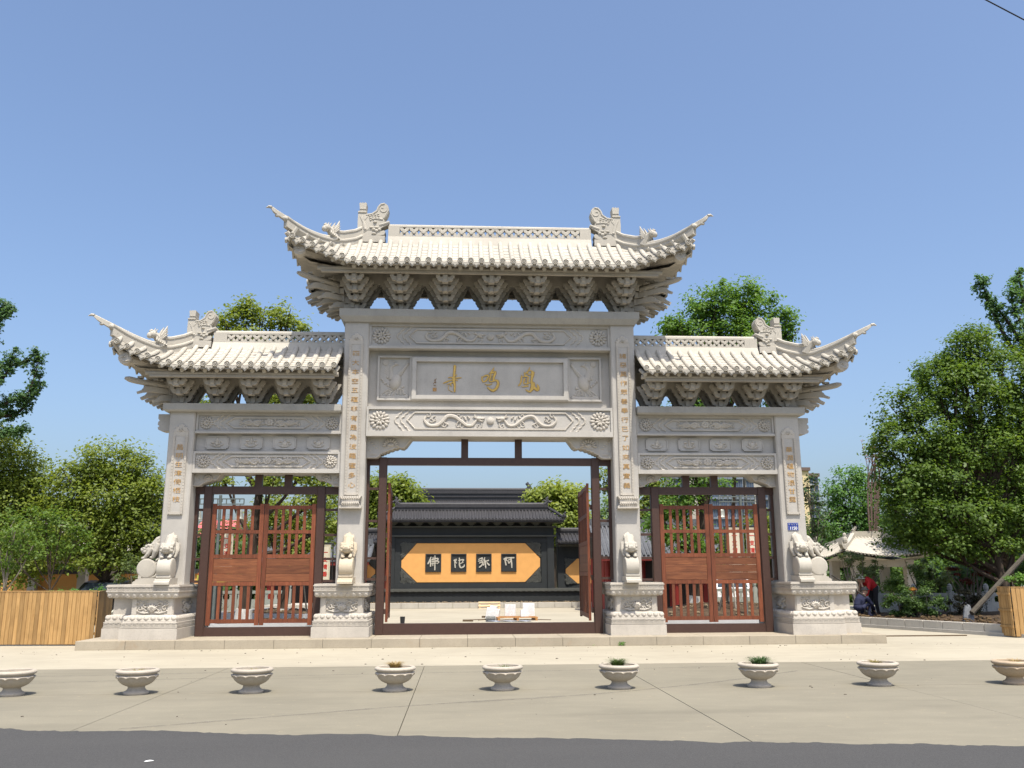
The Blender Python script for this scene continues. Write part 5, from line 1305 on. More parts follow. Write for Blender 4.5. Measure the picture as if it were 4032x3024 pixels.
tree('camphor_tree','leafy tree between the middle frame and the inner right column',tuple(at(2440,2300,22).xy)+(0,),.2,PB(22,[(2400,1900,40,60),(2460,1860,60,70),(2440,2080,70,50),(2500,2010,60,80),(2580,1990,70,80),(2560,1900,50,50)]),LF_CAM,.17,1.1,14,clump=.4)
# right yard: big trees
tree('maple_tree','leafy mid height tree beside the far right column, left of the great tree',tuple(at(3390,2320,21).xy)+(.0,),.15,PB(21,[(3340,1880,55,50),(3300,1930,50,50),(3410,1900,60,60),(3360,1980,80,60),(3290,2010,50,50),(3440,2000,70,80),(3350,2080,90,60),(3460,2090,80,60),(3270,2090,60,50)]),leaf_mat('fresh_leaf',(0.084,0.202,0.047),(0.168,0.302,0.076),0.5),.14,1.15,15,clump=.36)
tree('maple_tree','great dark green tree filling the right side of the photo',(16.6,6.2,.2),.22,PB(6.5,[(3560,1620,90,90),(3680,1500,90,90),(3490,1760,80,80),(3640,1700,120,100),(3790,1400,80,80),(3850,1340,80,70),(3800,1550,130,110),(3950,1470,120,110),(3560,1880,110,90),(3720,1850,140,110),(3880,1750,140,120),(4010,1680,120,120),(3620,2010,130,80),(3780,2010,150,90),(3940,1950,140,110),(4090,1880,120,140),(3700,2120,130,60),(3860,2130,130,60),(4000,2090,110,70),(3540,2090,90,70,1.5),(4120,1600,120,140),(4100,1400,90,110)]),LF_MID,.115,2.3,16,clump=.34,fork=.42,twigs=True)
tree('maple_tree','second dark tree behind the great right hand tree',(22.5,15,.2),.22,PB(15,[(3700,1900,140,120),(3900,1850,160,140),(4080,1800,160,160),(3800,2060,160,100),(4000,2060,160,100),(3620,2020,110,100)]),LF_DK,.15,1.8,17,clump=.5)
gk=at(4100,1700,8); ginkgo('ginkgo with upswept branches rising above the great tree at the right edge',(gk.x+.8,8,0),.2,[[at(4080,1500,8.5),at(3990,1380,8.5),at(3920,1250,8.5),at(3880,1150,8.5),at(3858,1100,8.5)],[at(4080,1420,8.5),at(4010,1330,8.5),at(3940,1230,8.5),at(3880,1180,8.5)],[at(4120,1400,8.5),at(4060,1250,8.5),at(4030,1150,8.5),at(4010,1070,8.5)],[at(4120,1500,8),at(4050,1320,8),at(3990,1210,8),at(3985,1130,8)],[at(4120,1700,8),at(3950,1560,8),at(3800,1470,8),at(3720,1400,8)],[at(4120,1800,8),at(3940,1720,8),at(3780,1650,8),at(3660,1600,8)],[at(4100,1900,8),at(3900,1850,8),at(3700,1760,8)],[at(4100,1700,7.5),at(3990,1550,7.5),at(3900,1400,7.5)],[at(3760,1660,9),at(3670,1560,9),at(3630,1500,9),at(3615,1475,9)]],6,leaf_mat('ginkgo_leaf_right',(0.084,0.176,0.067),(0.143,0.260,0.101),0.5))
tree('magnolia_tree','thin glossy leaved magnolia beside the yellow apartment tower',tuple(at(3195,2300,10).xy)+(0,),.05,PB(10,[(3190,1960,45,55),(3180,1900,30,30),(3225,2010,40,40),(3200,2070,50,50),(3240,2120,40,40),(3170,2080,30,60)]),LF_MAG,.16,.55,18,bark=BARKP,clump=.3,asp=.45)
# bare budding tree
bt=thing('budding_tree','bare pink budded sapling rising between two green trees on the right','tree',tuple(at(3440,2300,18).xy)+(0,)); m=M(); r=random.Random(2); bud=[]
b0=at(3440,2290,18)
for k in range(16):
    e=at(3390+r.random()*110,1715+r.random()*90,18+r.uniform(-.6,.6)); mid=at(3440+r.uniform(-25,25),1900,18); S=spline([b0,mid,e],6); m.tube(S,[lerp(.04,.008,i/(len(S)-1)) for i in range(len(S))],5)
    for q in range(4): bud.append((tuple(S[-1-q*1]+Vector((r.gauss(0,.05),0,r.gauss(0,.05)))),(.05,.05,.05)))
obj('trunk',m,plain('twig_bark',(.15,.10,.085),.9,.2,5),bt); link('buds',crown_mesh('buds',bud,.07,3,.9,leaf_mat('pink_bud',(0.336,0.151,0.134),(0.470,0.252,0.202),0.38),clump=.06),bt)
# shrubs in the right bed
def shrub(name,label,Y,L,mat,size,dens,seed,grp=None,clump=.16,**kw):
    bl=PB(Y,L); x=sum(c[0] for c,_ in bl)/len(bl); t=thing(name,label,'shrub',(x,Y,.25),grp); m=M(); r=random.Random(seed)
    for c,rr in bl:
        for k in range(4): e=Vector(c)+Vector((r.gauss(0,.5)*rr[0],r.gauss(0,.5)*rr[1],r.gauss(0,.4)*rr[2])); b=Vector((x+r.gauss(0,.12),Y+r.gauss(0,.1),.2)); m.tube(spline([b,(b+e)/2+Vector((r.gauss(0,.08),0,.1)),e],4),[.022]*5+[.016,.012,.010,.008][:4],5)
    obj('stems',m,BARKP if seed%2 else BARK,t,smooth=True); link('foliage',crown_mesh('foliage',[(tuple(c),rr) for c,rr in bl],size,seed,dens*2.2,mat,clump=clump,**kw),t); return t
shrub('clipped_shrub','large round dark clipped shrub in the shaded bed',6.5,[(3590,2330,95,75),(3540,2370,60,60),(3640,2370,70,60)],LF_DK,.06,2.6,31)
shrub('clipped_shrub','smaller round dark shrub below the red maple',7,[(3810,2370,65,60),(3770,2390,50,45)],leaf_mat('purple_leaf',(0.050,0.050,0.030),(0.118,0.101,0.050),0.28),.06,2.3,32)
shrub('red_maple','red leaved Japanese maple above the stone balustrade',7.5,[(3745,2250,40,22),(3850,2235,40,30),(3870,2270,35,20),(3800,2290,35,15),(3845,2220,30,20)],LF_RED,.07,1.2,33,clump=.16,flat=.45)
shrub('olive_shrub','open twiggy olive green shrub behind the stooping worker',8.5,[(3390,2220,60,50),(3340,2190,40,40),(3440,2250,50,45),(3370,2270,50,30)],LF_OL,.075,.9,35)
shrub('green_shrub','pale green shrub behind the red maple',10,[(3640,2240,60,40),(3700,2270,50,40)],LF_OL,.09,1.2,36)
shrub('box_shrub','bright green shrub growing out of the timber planter box',1.35,[(3990,2285,45,30),(4060,2280,50,35)],leaf_mat('box_leaf',(0.101,0.218,0.042),(0.185,0.319,0.067),0.43),.06,1.4,37)
shrub('low_hedge','low bright green hedge just behind the fence, left of the stone column',7,[(380,2330,30,16),(300,2335,60,14),(230,2338,40,12)],leaf_mat('hedge_leaf',(0.084,0.218,0.050),(0.151,0.319,0.076),0.43),.06,1.6,38)
shrub('bamboo_shrub','yellowing tangle of twigs against the orange wall on the left',11,[(540,2230,60,60),(600,2210,40,80),(500,2270,40,40)],LF_OL,.08,.8,39)
# ------------------------------------------------------------------ courtyard: dark screen wall
DG=stone_mat('dark_granite',(.030,.034,.036),.15,(.06,.05,.04),.3,.2); DGL=stone_mat('dark_granite_carved',(.085,.088,.08),.2,(.06,.05,.04),.4,.3)
ORG=plain('ochre_render',(.66,.345,.115),.9,.05,3,.1); TILE=plain('black_tile',(.035,.034,.037),.55,.35,9,.4); SILV=plain('silver_leaf',(.55,.52,.44),.4,.25,20,.5,.3)
sw=thing('screen_wall','dark granite screen wall with an orange panel of four silver characters','wall',(0,26,.2))
S=lambda nm,m,mat=DG,p=None,**k: obj(nm,m,mat,p or sw,**k)
YW=26.0
S('base',M().box(-6.5,6.6,YW-.45,YW+.7,.2,.80)); S('base_moulding',M().box(-6.6,6.7,YW-.55,YW+.75,.802,.955),DGL)
m=M()
for i in range(44): m.box(-6.5+.3*i,-6.5+.3*i+.16,YW-.575,YW-.551,.83,.93)
obj('moulding_pattern',m,DGL,sw,kind='stuff')
for x in (-5.6,-4.2,-3.1,-2.0,-1.0,.4,1.5,2.6,3.6,4.8): S('base_foot',M().box(x-.18,x+.18,YW-.50,YW-.451,.2,.32),DGL)
bw=8.66/7                                             # body clad in dark slabs
for i in range(7):
    for z0,z1 in ((.956,1.25),(3.30,3.62)): S('cladding_slab',M().box(-4.46+bw*i+.004,-4.46+bw*(i+1)-.004,YW-.12,YW+.4,z0+.003,z1-.003))
for s,c in ((-1,-.14),(1,-.14)):
    for k in range(3):
        a,b=sorted((c+s*3.69,c+s*4.0)); S('cladding_slab',M().box(a+.003,b-.003,YW-.12,YW+.4,1.253+.68*k,1.253+.68*(k+1)-.006))
    a,b=sorted((c+s*4.003,c+s*4.36)); S('pillar',M().box(a,b,YW-.20,YW+.45,.956,3.62))
S('frieze',M().box(-4.6,4.32,YW-.24,YW+.5,3.622,3.70),DGL); S('frieze_beam',M().box(-4.5,4.22,YW-.16,YW+.45,3.701,4.10)); S('cornice',M().box(-4.62,4.36,YW-.30,YW+.5,4.101,4.17),DGL)
S('wall_core',M().box(-4.4,4.15,YW-.05,YW+.3,.956,4.62))
hexp=[(-3.79,2.05),(-2.97,1.283),(2.685,1.28),(3.48,2.08),(3.485,2.50),(2.70,3.278),(-3.0,3.287),(-3.79,2.40)]
S('orange_panel',M().prism(hexp,YW-.085,YW,'y'),ORG)
r=random.Random(6)
for P in ([(-3.80,1.26),(-3.0,1.26),(-3.80,2.02)],[(3.49,1.26),(3.49,2.05),(2.72,1.26)],[(3.49,3.295),(2.74,3.295),(3.49,2.53)],[(-3.80,3.295),(-3.80,2.43),(-3.03,3.295)]):
    m=M().prism(P,YW-.10,YW,'y')
    for k in range(46):
        u,v=r.random(),r.random()
        if u+v>1: u,v=1-u,1-v
        x=P[0][0]+u*(P[1][0]-P[0][0])*.92+v*(P[2][0]-P[0][0])*.92; z=P[0][1]+u*(P[1][1]-P[0][1])*.92+v*(P[2][1]-P[0][1])*.92
        C=[(x+(.02+.012*q)*math.cos(q*.9+k),YW-.105,z+(.02+.012*q)*math.sin(q*.9+k)) for q in range(6)]; m.tube(C,.022,5)
    S('corner_carving',m,DGL,smooth=True)
CH={'佛':[[(290,165,16),(265,235,30),(230,300,26)],[(285,230,26),(283,350,24)],[(300,220,16),(420,195,24),(410,235,20),(310,255,16)],[(310,255,16),(430,250,20),(440,270,20),(410,300,16)],[(300,300,14),(400,285,14)],[(330,170,16),(328,340,16)],[(367,140,20),(368,420,22)]],
'陀':[[(740,235,22),(790,215,24),(770,260,20),(795,290,18)],[(755,240,20),(768,375,24)],[(845,185,16),(850,215,22)],[(830,235,16),(930,220,24),(905,260,14)],[(850,230,14),(850,320,26),(880,375,26),(940,350,26),(945,315,12)],[(925,270,16),(860,300,16)]],
'弥':[[(1225,220,16),(1300,190,26),(1290,235,20)],[(1220,250,20),(1300,240,20)],[(1240,290,20),(1310,265,22),(1290,330,24),(1240,370,24)],[(1350,180,16),(1330,240,26)],[(1330,270,20),(1425,235,22)],[(1350,230,26),(1365,340,26),(1370,390,14)],[(1330,300,22),(1320,335,16)],[(1390,280,22),(1440,330,30)]],
'阿':[[(1720,215,16),(1785,185,30),(1770,225,22),(1800,250,18)],[(1745,210,22),(1770,330,26)],[(1770,190,20),(1930,185,26)],[(1820,225,16),(1870,220,16),(1825,295,22),(1815,240,14)],[(1870,200,26),(1880,300,28),(1885,380,20)]]}
toW=lambda px,py:(lerp(-2.539,2.234,(1640+px/5.027-1676.1)/(2033.2-1676.1)), lerp(2.74,1.80,(2160+py/5.027-2181)/(2251.5-2181)))
for (x0,x1),k in zip(((-2.539,-1.715),(-1.202,-.393),(.115,.922),(1.43,2.234)),'佛陀弥阿'):
    f=M(); frame(f,x0,x1,1.805,2.738,.06,YW-.15,YW-.08,.012); pq2=S('character_plaque',f,DG); obj('plaque_panel',M().box(x0+.06,x1-.06,YW-.105,YW-.08,1.865,2.678),DG,pq2)
    strokes(CH[k],toW,SILV,pq2,'silver_character',YW-.135,.02,1.0)
def dark_roof(parent,x0,x1,ye,ze,yr,zr,zt,n,hip=(.45,.45),rear=True):
    m=M(); 
    for i in range(n+1):
        x=lerp(x0,x1,i/n); k=0
        if x<x0+hip[0] and hip[0]: k=1-(x-x0)/hip[0]
        if x>x1-hip[1] and hip[1]: k=1-(x1-x)/hip[1]
        yt=lerp(yr,ye,k*.85); zt_=lerp(zr,ze,k*.85)+.0; P=[(x,lerp(ye,yt,t),lerp(ze,zt_,.75*t+.25*t*t)) for t in (0,.33,.66,1)]
        m.tube(P,.055,6); m.lathe([(.062,.05),(.062,0),(0,0)],8,(x,ye-.04,ze),'y')
        if i<n:
            c=x+(x1-x0)/n/2; m.prism([(c-.06,ze),(c-.05,ze-.05),(c,ze-.10),(c+.05,ze-.05),(c+.06,ze)],ye-.03,ye-.01,'y')
    obj('tile_rows',m,TILE,parent,smooth=True,kind='stuff')
    m=M(); m.grid([[(x0,ye,ze-.02),(x1,ye,ze-.02)],[(x0+hip[0],yr,zr-.02),(x1-hip[1],yr,zr-.02)],[(x0,2*yr-ye,ze-.02),(x1,2*yr-ye,ze-.02)]]); m.add([(x0,ye,ze-.02),(x0+hip[0],yr,zr-.02),(x0,2*yr-ye,ze-.02),(x1,ye,ze-.02),(x1-hip[1],yr,zr-.02),(x1,2*yr-ye,ze-.02)],[(0,1,2),(3,5,4)])
    m.box(x0+.02,x1-.02,ye+.02,2*yr-ye-.02,ze-.14,ze-.05); obj('roof_slope',m,TILE,parent)
    a,b=x0+hip[0],x1-hip[1]; m=M(); m.box(a,b,yr-.12,yr+.12,zr-.05,zr+.10); m.box(a-.02,b+.02,yr-.16,yr+.16,zr+.10,zr+.15); m.box(a,b,yr-.10,yr+.10,zr+.15,zt-.06); m.tube([(a-.03,yr,zt-.05),(b+.03,yr,zt-.05)],.09,8); obj('ridge',m,TILE,parent,smooth=True)
    for sx,xx,h in ((-1,a,hip[0]),(1,b,hip[1])):
        if not h: continue
        m=M(); m.tube(spline([(xx,yr,zr+.10),(xx+sx*h*.5,lerp(yr,ye,.5),lerp(zr,ze,.52)+.12),(xx+sx*h*.95,lerp(yr,ye,.95),ze+.12),(xx+sx*h*1.12,lerp(yr,ye,1.05),ze+.17)],4),.075,7); obj('hip_ridge',m,TILE,parent,smooth=True)
        m=M(); q=lambda u,z:(xx+sx*u,yr,zt+z); m.tube([q(-.28,-.10),q(-.1,-.02),q(.0,.12),q(-.06,.26),q(.04,.33)],[.10,.12,.11,.08,.05],7); m.tube([q(.02,.12),q(.16,.06),q(.24,.12)],[.07,.06,.03],6); m.tube([q(-.05,.1),q(-.2,.16),q(-.3,.10)],[.05,.04,.02],6); obj('ridge_ornament',m,TILE,parent,smooth=True)
        m=M(); e=(xx+sx*h*1.0,lerp(yr,ye,1.0),ze+.2); m.ell(e,(.09,.08,.12),7,5); m.ell((e[0]+sx*.05,e[1]-.03,e[2]+.12),(.06,.06,.07),7,5); obj('hip_ornament',m,TILE,parent,smooth=True)
dark_roof(sw,-4.95,4.72,25.2,4.50,26.05,5.06,5.39,54,(.78,.78))
for i in range(13):
    x=-4.25+i*(8.2/12); m=M()
    for k in range(3): m.box(x-.08-.075*k,x+.08+.075*k,YW-.26-.13*k,YW-.10,4.172+.07*k,4.172+.07*k+.06)
    for k in (1,2):
        for q in (-1,1): m.box(x+q*(.06+.075*k)-.035,x+q*(.06+.075*k)+.035,YW-.28-.13*k,YW-.2-.13*k,4.172+.07*k+.06,4.172+.07*k+.10)
    S('eave_bracket',m,DGL)
def side_wall(label,x0,x1,sgn):
    t=thing('side_wall',label,'wall',((x0+x1)/2,YW+.3,.2)); Q=lambda nm,m,mat=DG,**k: obj(nm,m,mat,t,**k); y=YW+.25
    Q('wall',M().box(x0,x1,y,y+.4,.956,3.1)); Q('cornice',M().box(x0,x1,y-.12,y+.45,3.101,3.2),DGL)
    for xx in (x0+.001,x1-.35): Q('pillar',M().box(xx,xx+.35,y-.08,y,.956,3.1))
    a,b=x0+.42,x1-.42; c=.62; z0,z1=1.19,2.47
    Q('orange_panel',M().prism([(a+c,z0),(b-c,z0),(b,(z0+z1)/2-.1),(b,(z0+z1)/2+.1),(b-c,z1),(a+c,z1),(a,(z0+z1)/2+.1),(a,(z0+z1)/2-.1)],y-.03,y-.001,'y'),ORG)
    r=random.Random(int(x0*10))
    for P in ([(a-.01,z0),(a+c-.03,z0),(a-.01,z0+.52)],[(b+.01,z0),(b+.01,z0+.52),(b-c+.03,z0)],[(b+.01,z1),(b-c+.03,z1),(b+.01,z1-.52)],[(a-.01,z1),(a-.01,z1-.52),(a+c-.03,z1)]):
        m=M().prism(P,y-.05,y-.001,'y')
        for k in range(22):
            u,v=r.random(),r.random()
            if u+v>1: u,v=1-u,1-v
            x=P[0][0]+u*(P[1][0]-P[0][0])*.9+v*(P[2][0]-P[0][0])*.9; z=P[0][1]+u*(P[1][1]-P[0][1])*.9+v*(P[2][1]-P[0][1])*.9
            m.tube([(x+(.02+.012*q)*math.cos(q*.9+k),y-.055,z+(.02+.012*q)*math.sin(q*.9+k)) for q in range(6)],.02,5)
        Q('corner_carving',m,DGL,smooth=True)
    m=M(); cx=(a+b)/2; cz=(z0+z1)/2
    for k in range(8): m.ell((cx+.24*math.cos(k*PI/4),y-.03,cz+.24*math.sin(k*PI/4)),(.14,.06,.14),8,5)
    for k in range(26): 
        aa=r.random()*6.28; rr=.3*r.random(); m.tube([(cx+rr*math.cos(aa)+(.015+.012*q)*math.cos(q),y-.08,cz+rr*math.sin(aa)+(.015+.012*q)*math.sin(q)) for q in range(6)],.02,5)
    Q('medallion',m,DGL,smooth=True)
    hp_=(0,.5) if sgn>0 else (.5,0); dark_roof(t,x0-.0,x1+(.25 if sgn>0 else 0),y-.75,3.36,y+.2,3.82,4.08,int((x1-x0)/.18),hp_)
    n=5
    for i in range(n):
        x=lerp(x0+.3,x1-.3,i/(n-1)); m=M()
        for k in range(2): m.box(x-.08-.08*k,x+.08+.08*k,y-.22-.13*k,y-.05,3.202+.06*k,3.202+.06*k+.055)
        Q('eave_bracket',m,DGL)
side_wall('low dark side wall with a carved medallion, right of the screen wall',4.45,7.6,1)
side_wall('low dark side wall with an orange panel, left of the screen wall',-7.9,-4.75,-1)
# hall behind
hl=thing('temple_hall','great hall with a long black tiled roof rising behind the screen wall','building',(-1,52,0))
obj('wall',M().box(-8,6,49.5,56,0,6.0),plain('hall_red',(.20,.03,.02),.8,.15,2),hl)
m=M()
for i in range(86):
    x=-9.5+i*.185; m.tube([(x,47.2,5.6),(x,48.6,6.5),(x,50,7.62)],.065,5)
obj('tile_rows',m,TILE,hl,smooth=True,kind='stuff'); obj('roof_slope',M().add([(-9.6,47.1,5.55),(6.6,47.1,5.55),(6.0,50,7.6),(-9,50,7.6),(6.6,53,5.5),(-9.6,53,5.5)],[(0,1,2,3),(3,2,4,5)]),TILE,hl)
m=M(); 
for z0,z1,d in ((7.5,7.75,.22),(7.75,7.83,.3),(7.83,8.05,.2),(8.05,8.12,.28),(8.12,8.32,.2)): m.box(-9,4.75,50-d,50+d,z0,z1)
m.tube([(-9,50,8.40),(4.8,50,8.40)],.12,8); obj('ridge',m,TILE,hl)
for x,s in ((4.75,1),(-7.2,-1)):
    m=M(); q=lambda u,z:(x+s*u,50,8.35+z); m.tube([q(-.1,0),q(.1,.2),q(.02,.4),q(-.12,.52),q(0,.62)],[.2,.2,.16,.14,.08],8); m.tube([q(.1,.2),q(.3,.1)],[.12,.05],6); obj('ridge_ornament',m,TILE,hl,smooth=True)
# kerb, bed and clutter in the courtyard
struct('planting_bed',M().add([(-14,24.75,.24),(14,24.75,.24),(14,26.3,.30),(-14,26.3,.30)],[(0,1,2,3)]),MT['earth'])
ck=bpy.data.objects.new('courtyard_kerb',None); COL.objects.link(ck); ck['kind']='structure'
kb=M().cbox(-.425,.425,-.12,.12,0,.27,.01).mesh('kerb_stone',MT['kerb'])
for i in range(26): link('kerb_stone',kb,ck,T((-11+.862*i,24.62,0)))
m=M(); r=random.Random(2)
for i in range(260): m.ell((r.uniform(-9,9),r.uniform(24.9,25.5),.26+.02*r.random()),(.05*r.random()+.02,.05,.03+.03*r.random()),5,3)
obj('bed_stones',m,MT['earth'])['kind']='stuff'
PW=wood_mat('pallet_wood',(.55,.42,.24),(.42,.29,.14),vert=False); PW2=wood_mat('pallet_wood_orange',(.42,.22,.08),(.30,.14,.05),vert=False)
def pallet(label,L,Wd,n,mat,mw):
    t=thing('wooden_pallet',label,'pallet',mw.to_translation(),None,False); t.matrix_basis=mw
    for i in range(n): obj('slat',M().box(-L/2,L/2,-Wd/2+i*(Wd-.09)/(n-1),-Wd/2+i*(Wd-.09)/(n-1)+.09,.10,.125),mat,t)
    for x in (-L/2+.06,0,L/2-.06): obj('runner',M().box(x-.04,x+.04,-Wd/2,Wd/2,0,.099),mat,t)
    return t
pallet('pale timber pallet leaning on the courtyard kerb',1.1,.62,4,PW,T((.76,24.30,.0))@RX(R(62)))
dpos=at(1250/2.212+1450,1300/2.212+1850,12.5)
pallet('orange timber pallet lying flat under the white marble blocks',1.5,1.0,7,PW2,T((1.35,12.2,0))@RZ(R(4)))
MARB=None
def marble():
    t=NT('white_marble'); n=t.noise(2.2,6,.6,dist=1.6); k=t.mix(t.ramp(n,.47,.53),(.74,.745,.75),(.60,.61,.63)); k=t.mix(t.ramp(n,.53,.60),k,(.76,.765,.77)); return t.done(k,.4,spec=.4)
MARB=marble()
def block(label,c,s,rz=0,rx=0,ry=0,g='cut marble blocks in the courtyard'):
    t=obj('marble_block',M().cbox(-s[0]/2,s[0]/2,-s[1]/2,s[1]/2,0,s[2],.006),MARB,None,mw=T(c)@RZ(R(rz))@RX(R(rx))@RY(R(ry))); return tag(t,label,'stone block',g)
block('square upright marble slab with grey veins, the middle block',(1.15,12.5,.13),(.40,.09,.42),2)
block('tallest white marble block at the right end of the pallet',(1.83,12.35,.13),(.44,.14,.46),-4)
block('narrow marble block standing in front of the tallest one',(1.72,12.05,.13),(.20,.16,.38),-6)
block('small low marble block at the front left of the stack',(1.58,11.95,.13),(.17,.17,.24),4)
block('tilted white marble block resting left of the pallet',(.46,12.3,.02),(.48,.2,.40),-12,0,10)
block('small marble offcut lying on top of the tilted block',(.52,12.32,.42),(.24,.2,.08),-16,0,12)
dr=obj('rolled_tarpaulin',M().lathe([(0,-.17),(.085,-.17),(.095,-.1),(.09,.1),(.10,.17),(.05,.17),(.03,.10),(0,.09)],14,(0,0,0),'x'),plain('grey_sheet',(.16,.16,.15),.8,.3,20),None,True,T((.38,11.4,.09))@RZ(R(-6))); tag(dr,'grey rolled sheet lying in front of the tilted block','roll')
cup=obj('black_bucket',M().lathe([(0,0),(.075,0),(.09,.22),(.08,.22),(.07,.02),(0,.02)],14),plain('black_plastic',(.02,.022,.025),.5,.2,10),None,True,T((-2.72,10.5,0))); tag(cup,'small black bucket standing alone at the left of the courtyard','bucket')
OLDW=wood_mat('old_timber',(.16,.115,.07),(.09,.06,.035),vert=False)
def plank(label,a,b,w,h): 
    d=Vector(b)-Vector(a); t=obj('timber',M().box(0,d.length,-w/2,w/2,0,h),OLDW,None,mw=T(a)@RZ(math.atan2(d.y,d.x))); return tag(t,label,'timber','loose timbers in the courtyard')
plank('dark curved timber lying behind the tilted marble block',(.15,14.2,0),(.95,13.7,0),.08,.07)
plank('short brown timber lying at the left end of the clutter',(-.62,11.35,0),(-.25,11.3,0),.08,.07)
plank('thin grey batten lying left of the tilted marble block',(-.55,12.2,0),(.1,12.4,0),.04,.03)
plank('grey batten propped aslant beside the tilted marble block',(-.05,12.0,0),(.28,12.5,0),.04,.04)
plank('dark board lying right of the pallet end',(2.1,12.3,0),(2.6,12.0,0),.15,.02)
tp=obj('blue_sheet',M().grid([[(.2+.18*i,11.3+.03*math.sin(i*1.7)-.2*j,.01+.02*abs(math.sin(i*2.1+j))) for i in range(10)] for j in range(3)]),plain('sheet',(.33,.36,.42),.7,.3,6),None); tag(tp,'crumpled pale sheet lying in front of the pallet','sheet')

# ------------------------------------------------------------------ seen through the left doors
GM=plain('grey_green_metal',(.11,.13,.125),.5,.15,6,.4); BELL=plain('bell_metal',(.30,.31,.27),.45,.3,9,.5,.2); BAN=plain('banner_cream',(.60,.55,.43),.7,.06,3); REDT=plain('banner_red',(.50,.03,.02),.7,.1,5); BLK=plain('black_metal',(.015,.015,.016),.5,.1,5)
def fretarm(m,x0,x1,y,z,h):
    t=.018
    m.box(x0,x1,y-t,y+t,z-t,z+t); m.box(x0,x1,y-t,y+t,z-h-t,z-h+t)
    n=int((x1-x0)/.14)
    for i in range(n+1): m.box(lerp(x0,x1,i/n)-t*.8,lerp(x0,x1,i/n)+t*.8,y-t*.8,y+t*.8,z-h*(1 if i%2 else .6),z)
def bell_mesh(): return M().lathe([(.0,.30),(.05,.295),(.09,.26),(.105,.20),(.115,.08),(.15,.015),(.165,0),(.14,.0),(.0,.03)],18).mesh('bell',BELL,True)
BE=bell_mesh()
def bell_lamp(label,x,y,zt,h,hangs,x0,x1):
    t=thing('bell_lamp_post',label,'lamp post',(x,y,0),'grey lamp posts hung with bells'); m=M().tube([(x,y,0),(x,y,zt+.12)],.05,10); obj('post',m,GM,t,smooth=True)
    m=M(); fretarm(m,x0,x1,y,zt,.17); obj('fret_arm',m,GM,t)
    for bx_,bz in hangs:
        o=link('bell',BE,t,None); o.matrix_basis=T((bx_,y,bz)); o.matrix_parent_inverse=T(-Vector(t.location))
        m=M().tube([(bx_,y,bz+.29),(bx_,y,zt-.17)],.012,6); m.ell((bx_,y,bz+.36),(.035,.035,.04),8,5); obj('hanger',m,GM,o if False else t)
bell_lamp('grey lamp post with two bells on a fret arm behind the left doors',-8.56,8,4.09,.17,[(-9.25,3.42),(-7.92,3.44)],-9.35,-7.80)
bell_lamp('grey lamp post with a pale bell and fret arm behind the right doors',8.69,8,4.18,.17,[(8.02,3.48)],7.95,9.35)
def banner(label,x,y,z0,z1,w,txt):
    t=thing('banner_board',label,'banner',(x,y,0),'cream banner boards'); obj('board',M().box(x-w/2,x+w/2,y-.02,y+.02,z0,z1),BAN,t)
    f=M(); frame(f,x-w/2+.03,x+w/2-.03,z0+.03,z1-.03,.012,y-.026,y-.0205); obj('board_border',f,plain('banner_line',(.40,.34,.22),.7,.1,4),t)
    obj('top_bar',M().box(x-w/2-.14,x+w/2+.12,y-.025,y+.025,z1+.005,z1+.05),BLK,t); obj('post',M().box(x-w/2-.13,x-w/2-.09,y-.02,y+.02,0,z1+.004),BLK,t); obj('post',M().box(x+w/2+.07,x+w/2+.11,y-.02,y+.02,0,z1+.004),BLK,t)
    for i,ch in enumerate(txt): link('red_character',text_mesh(ch,.19,REDT,.002,.004),t,T((x,y-.024,z1-.28-.26*i))@STAND)
banner('cream banner board with red characters hanging behind the left doors',-8.77,10,1.7,3.18,.41,'一支清香')
banner('cream banner board low beside the inner left column',-5.69,12,1.45,2.75,.36,'一支清香')
banner('cream banner board in the middle of the right doors',9.03,10,1.6,3.25,.46,'一支清香')
banner('cream banner board nearest the right post of the right doors',9.66,10,1.6,3.25,.40,'一支清香')
BAL=stone_mat('grey_green_stone',(.27,.29,.265),.2,(.2,.2,.15),.2,.2); WK=plain('white_kerb',(.42,.43,.45),.7,.06,3)
def balustrade(label,x0,x1,y,n,z0=0,h=1.05,mat=None):
    mat=mat or BAL; t=thing('stone_balustrade',label,'balustrade',((x0+x1)/2,y,z0)); w=(x1-x0)/n
    for i in range(n+1):
        x=x0+w*i; m=M().box(x-.09,x+.09,y-.09,y+.09,z0,z0+h); m.lathe([(.07,0),(.06,.03),(.085,.06),(.09,.16),(.06,.2),(.075,.22),(.0,.27)],12,(x,y,z0+h)); obj('post',m,mat,t)
    for i in range(n):
        a,b=x0+w*i+.091,x0+w*(i+1)-.091; obj('hand_rail',M().box(a,b,y-.06,y+.06,z0+h*.80,z0+h*.93),mat,t)
        m=M(); m.box(a,b,y-.045,y+.045,z0+.04,z0+h*.56); c=(a+b)/2
        m.lathe([(.16,-.055),(.13,-.065),(.12,-.05)],16,(c,y,z0+h*.30),'y'); 
        for q in (-1,1): m.lathe([(.08,-.055),(.06,-.06),(.05,-.05)],12,(c+q*.3,y,z0+h*.30),'y')
        for q in (a+.10,c,b-.10): m.prism([(q-.10,z0+h*.80),(q-.05,z0+h*.70),(q-.07,z0+h*.56),(q+.07,z0+h*.56),(q+.05,z0+h*.70),(q+.10,z0+h*.80)],y-.04,y+.04,'y')
        obj('panel',m,mat,t)
balustrade('grey green stone balustrade seen through the left doors',-13.5,-8.6,21,4)
balustrade('grey green stone balustrade seen through the right doors',9.0,15.6,20,5)
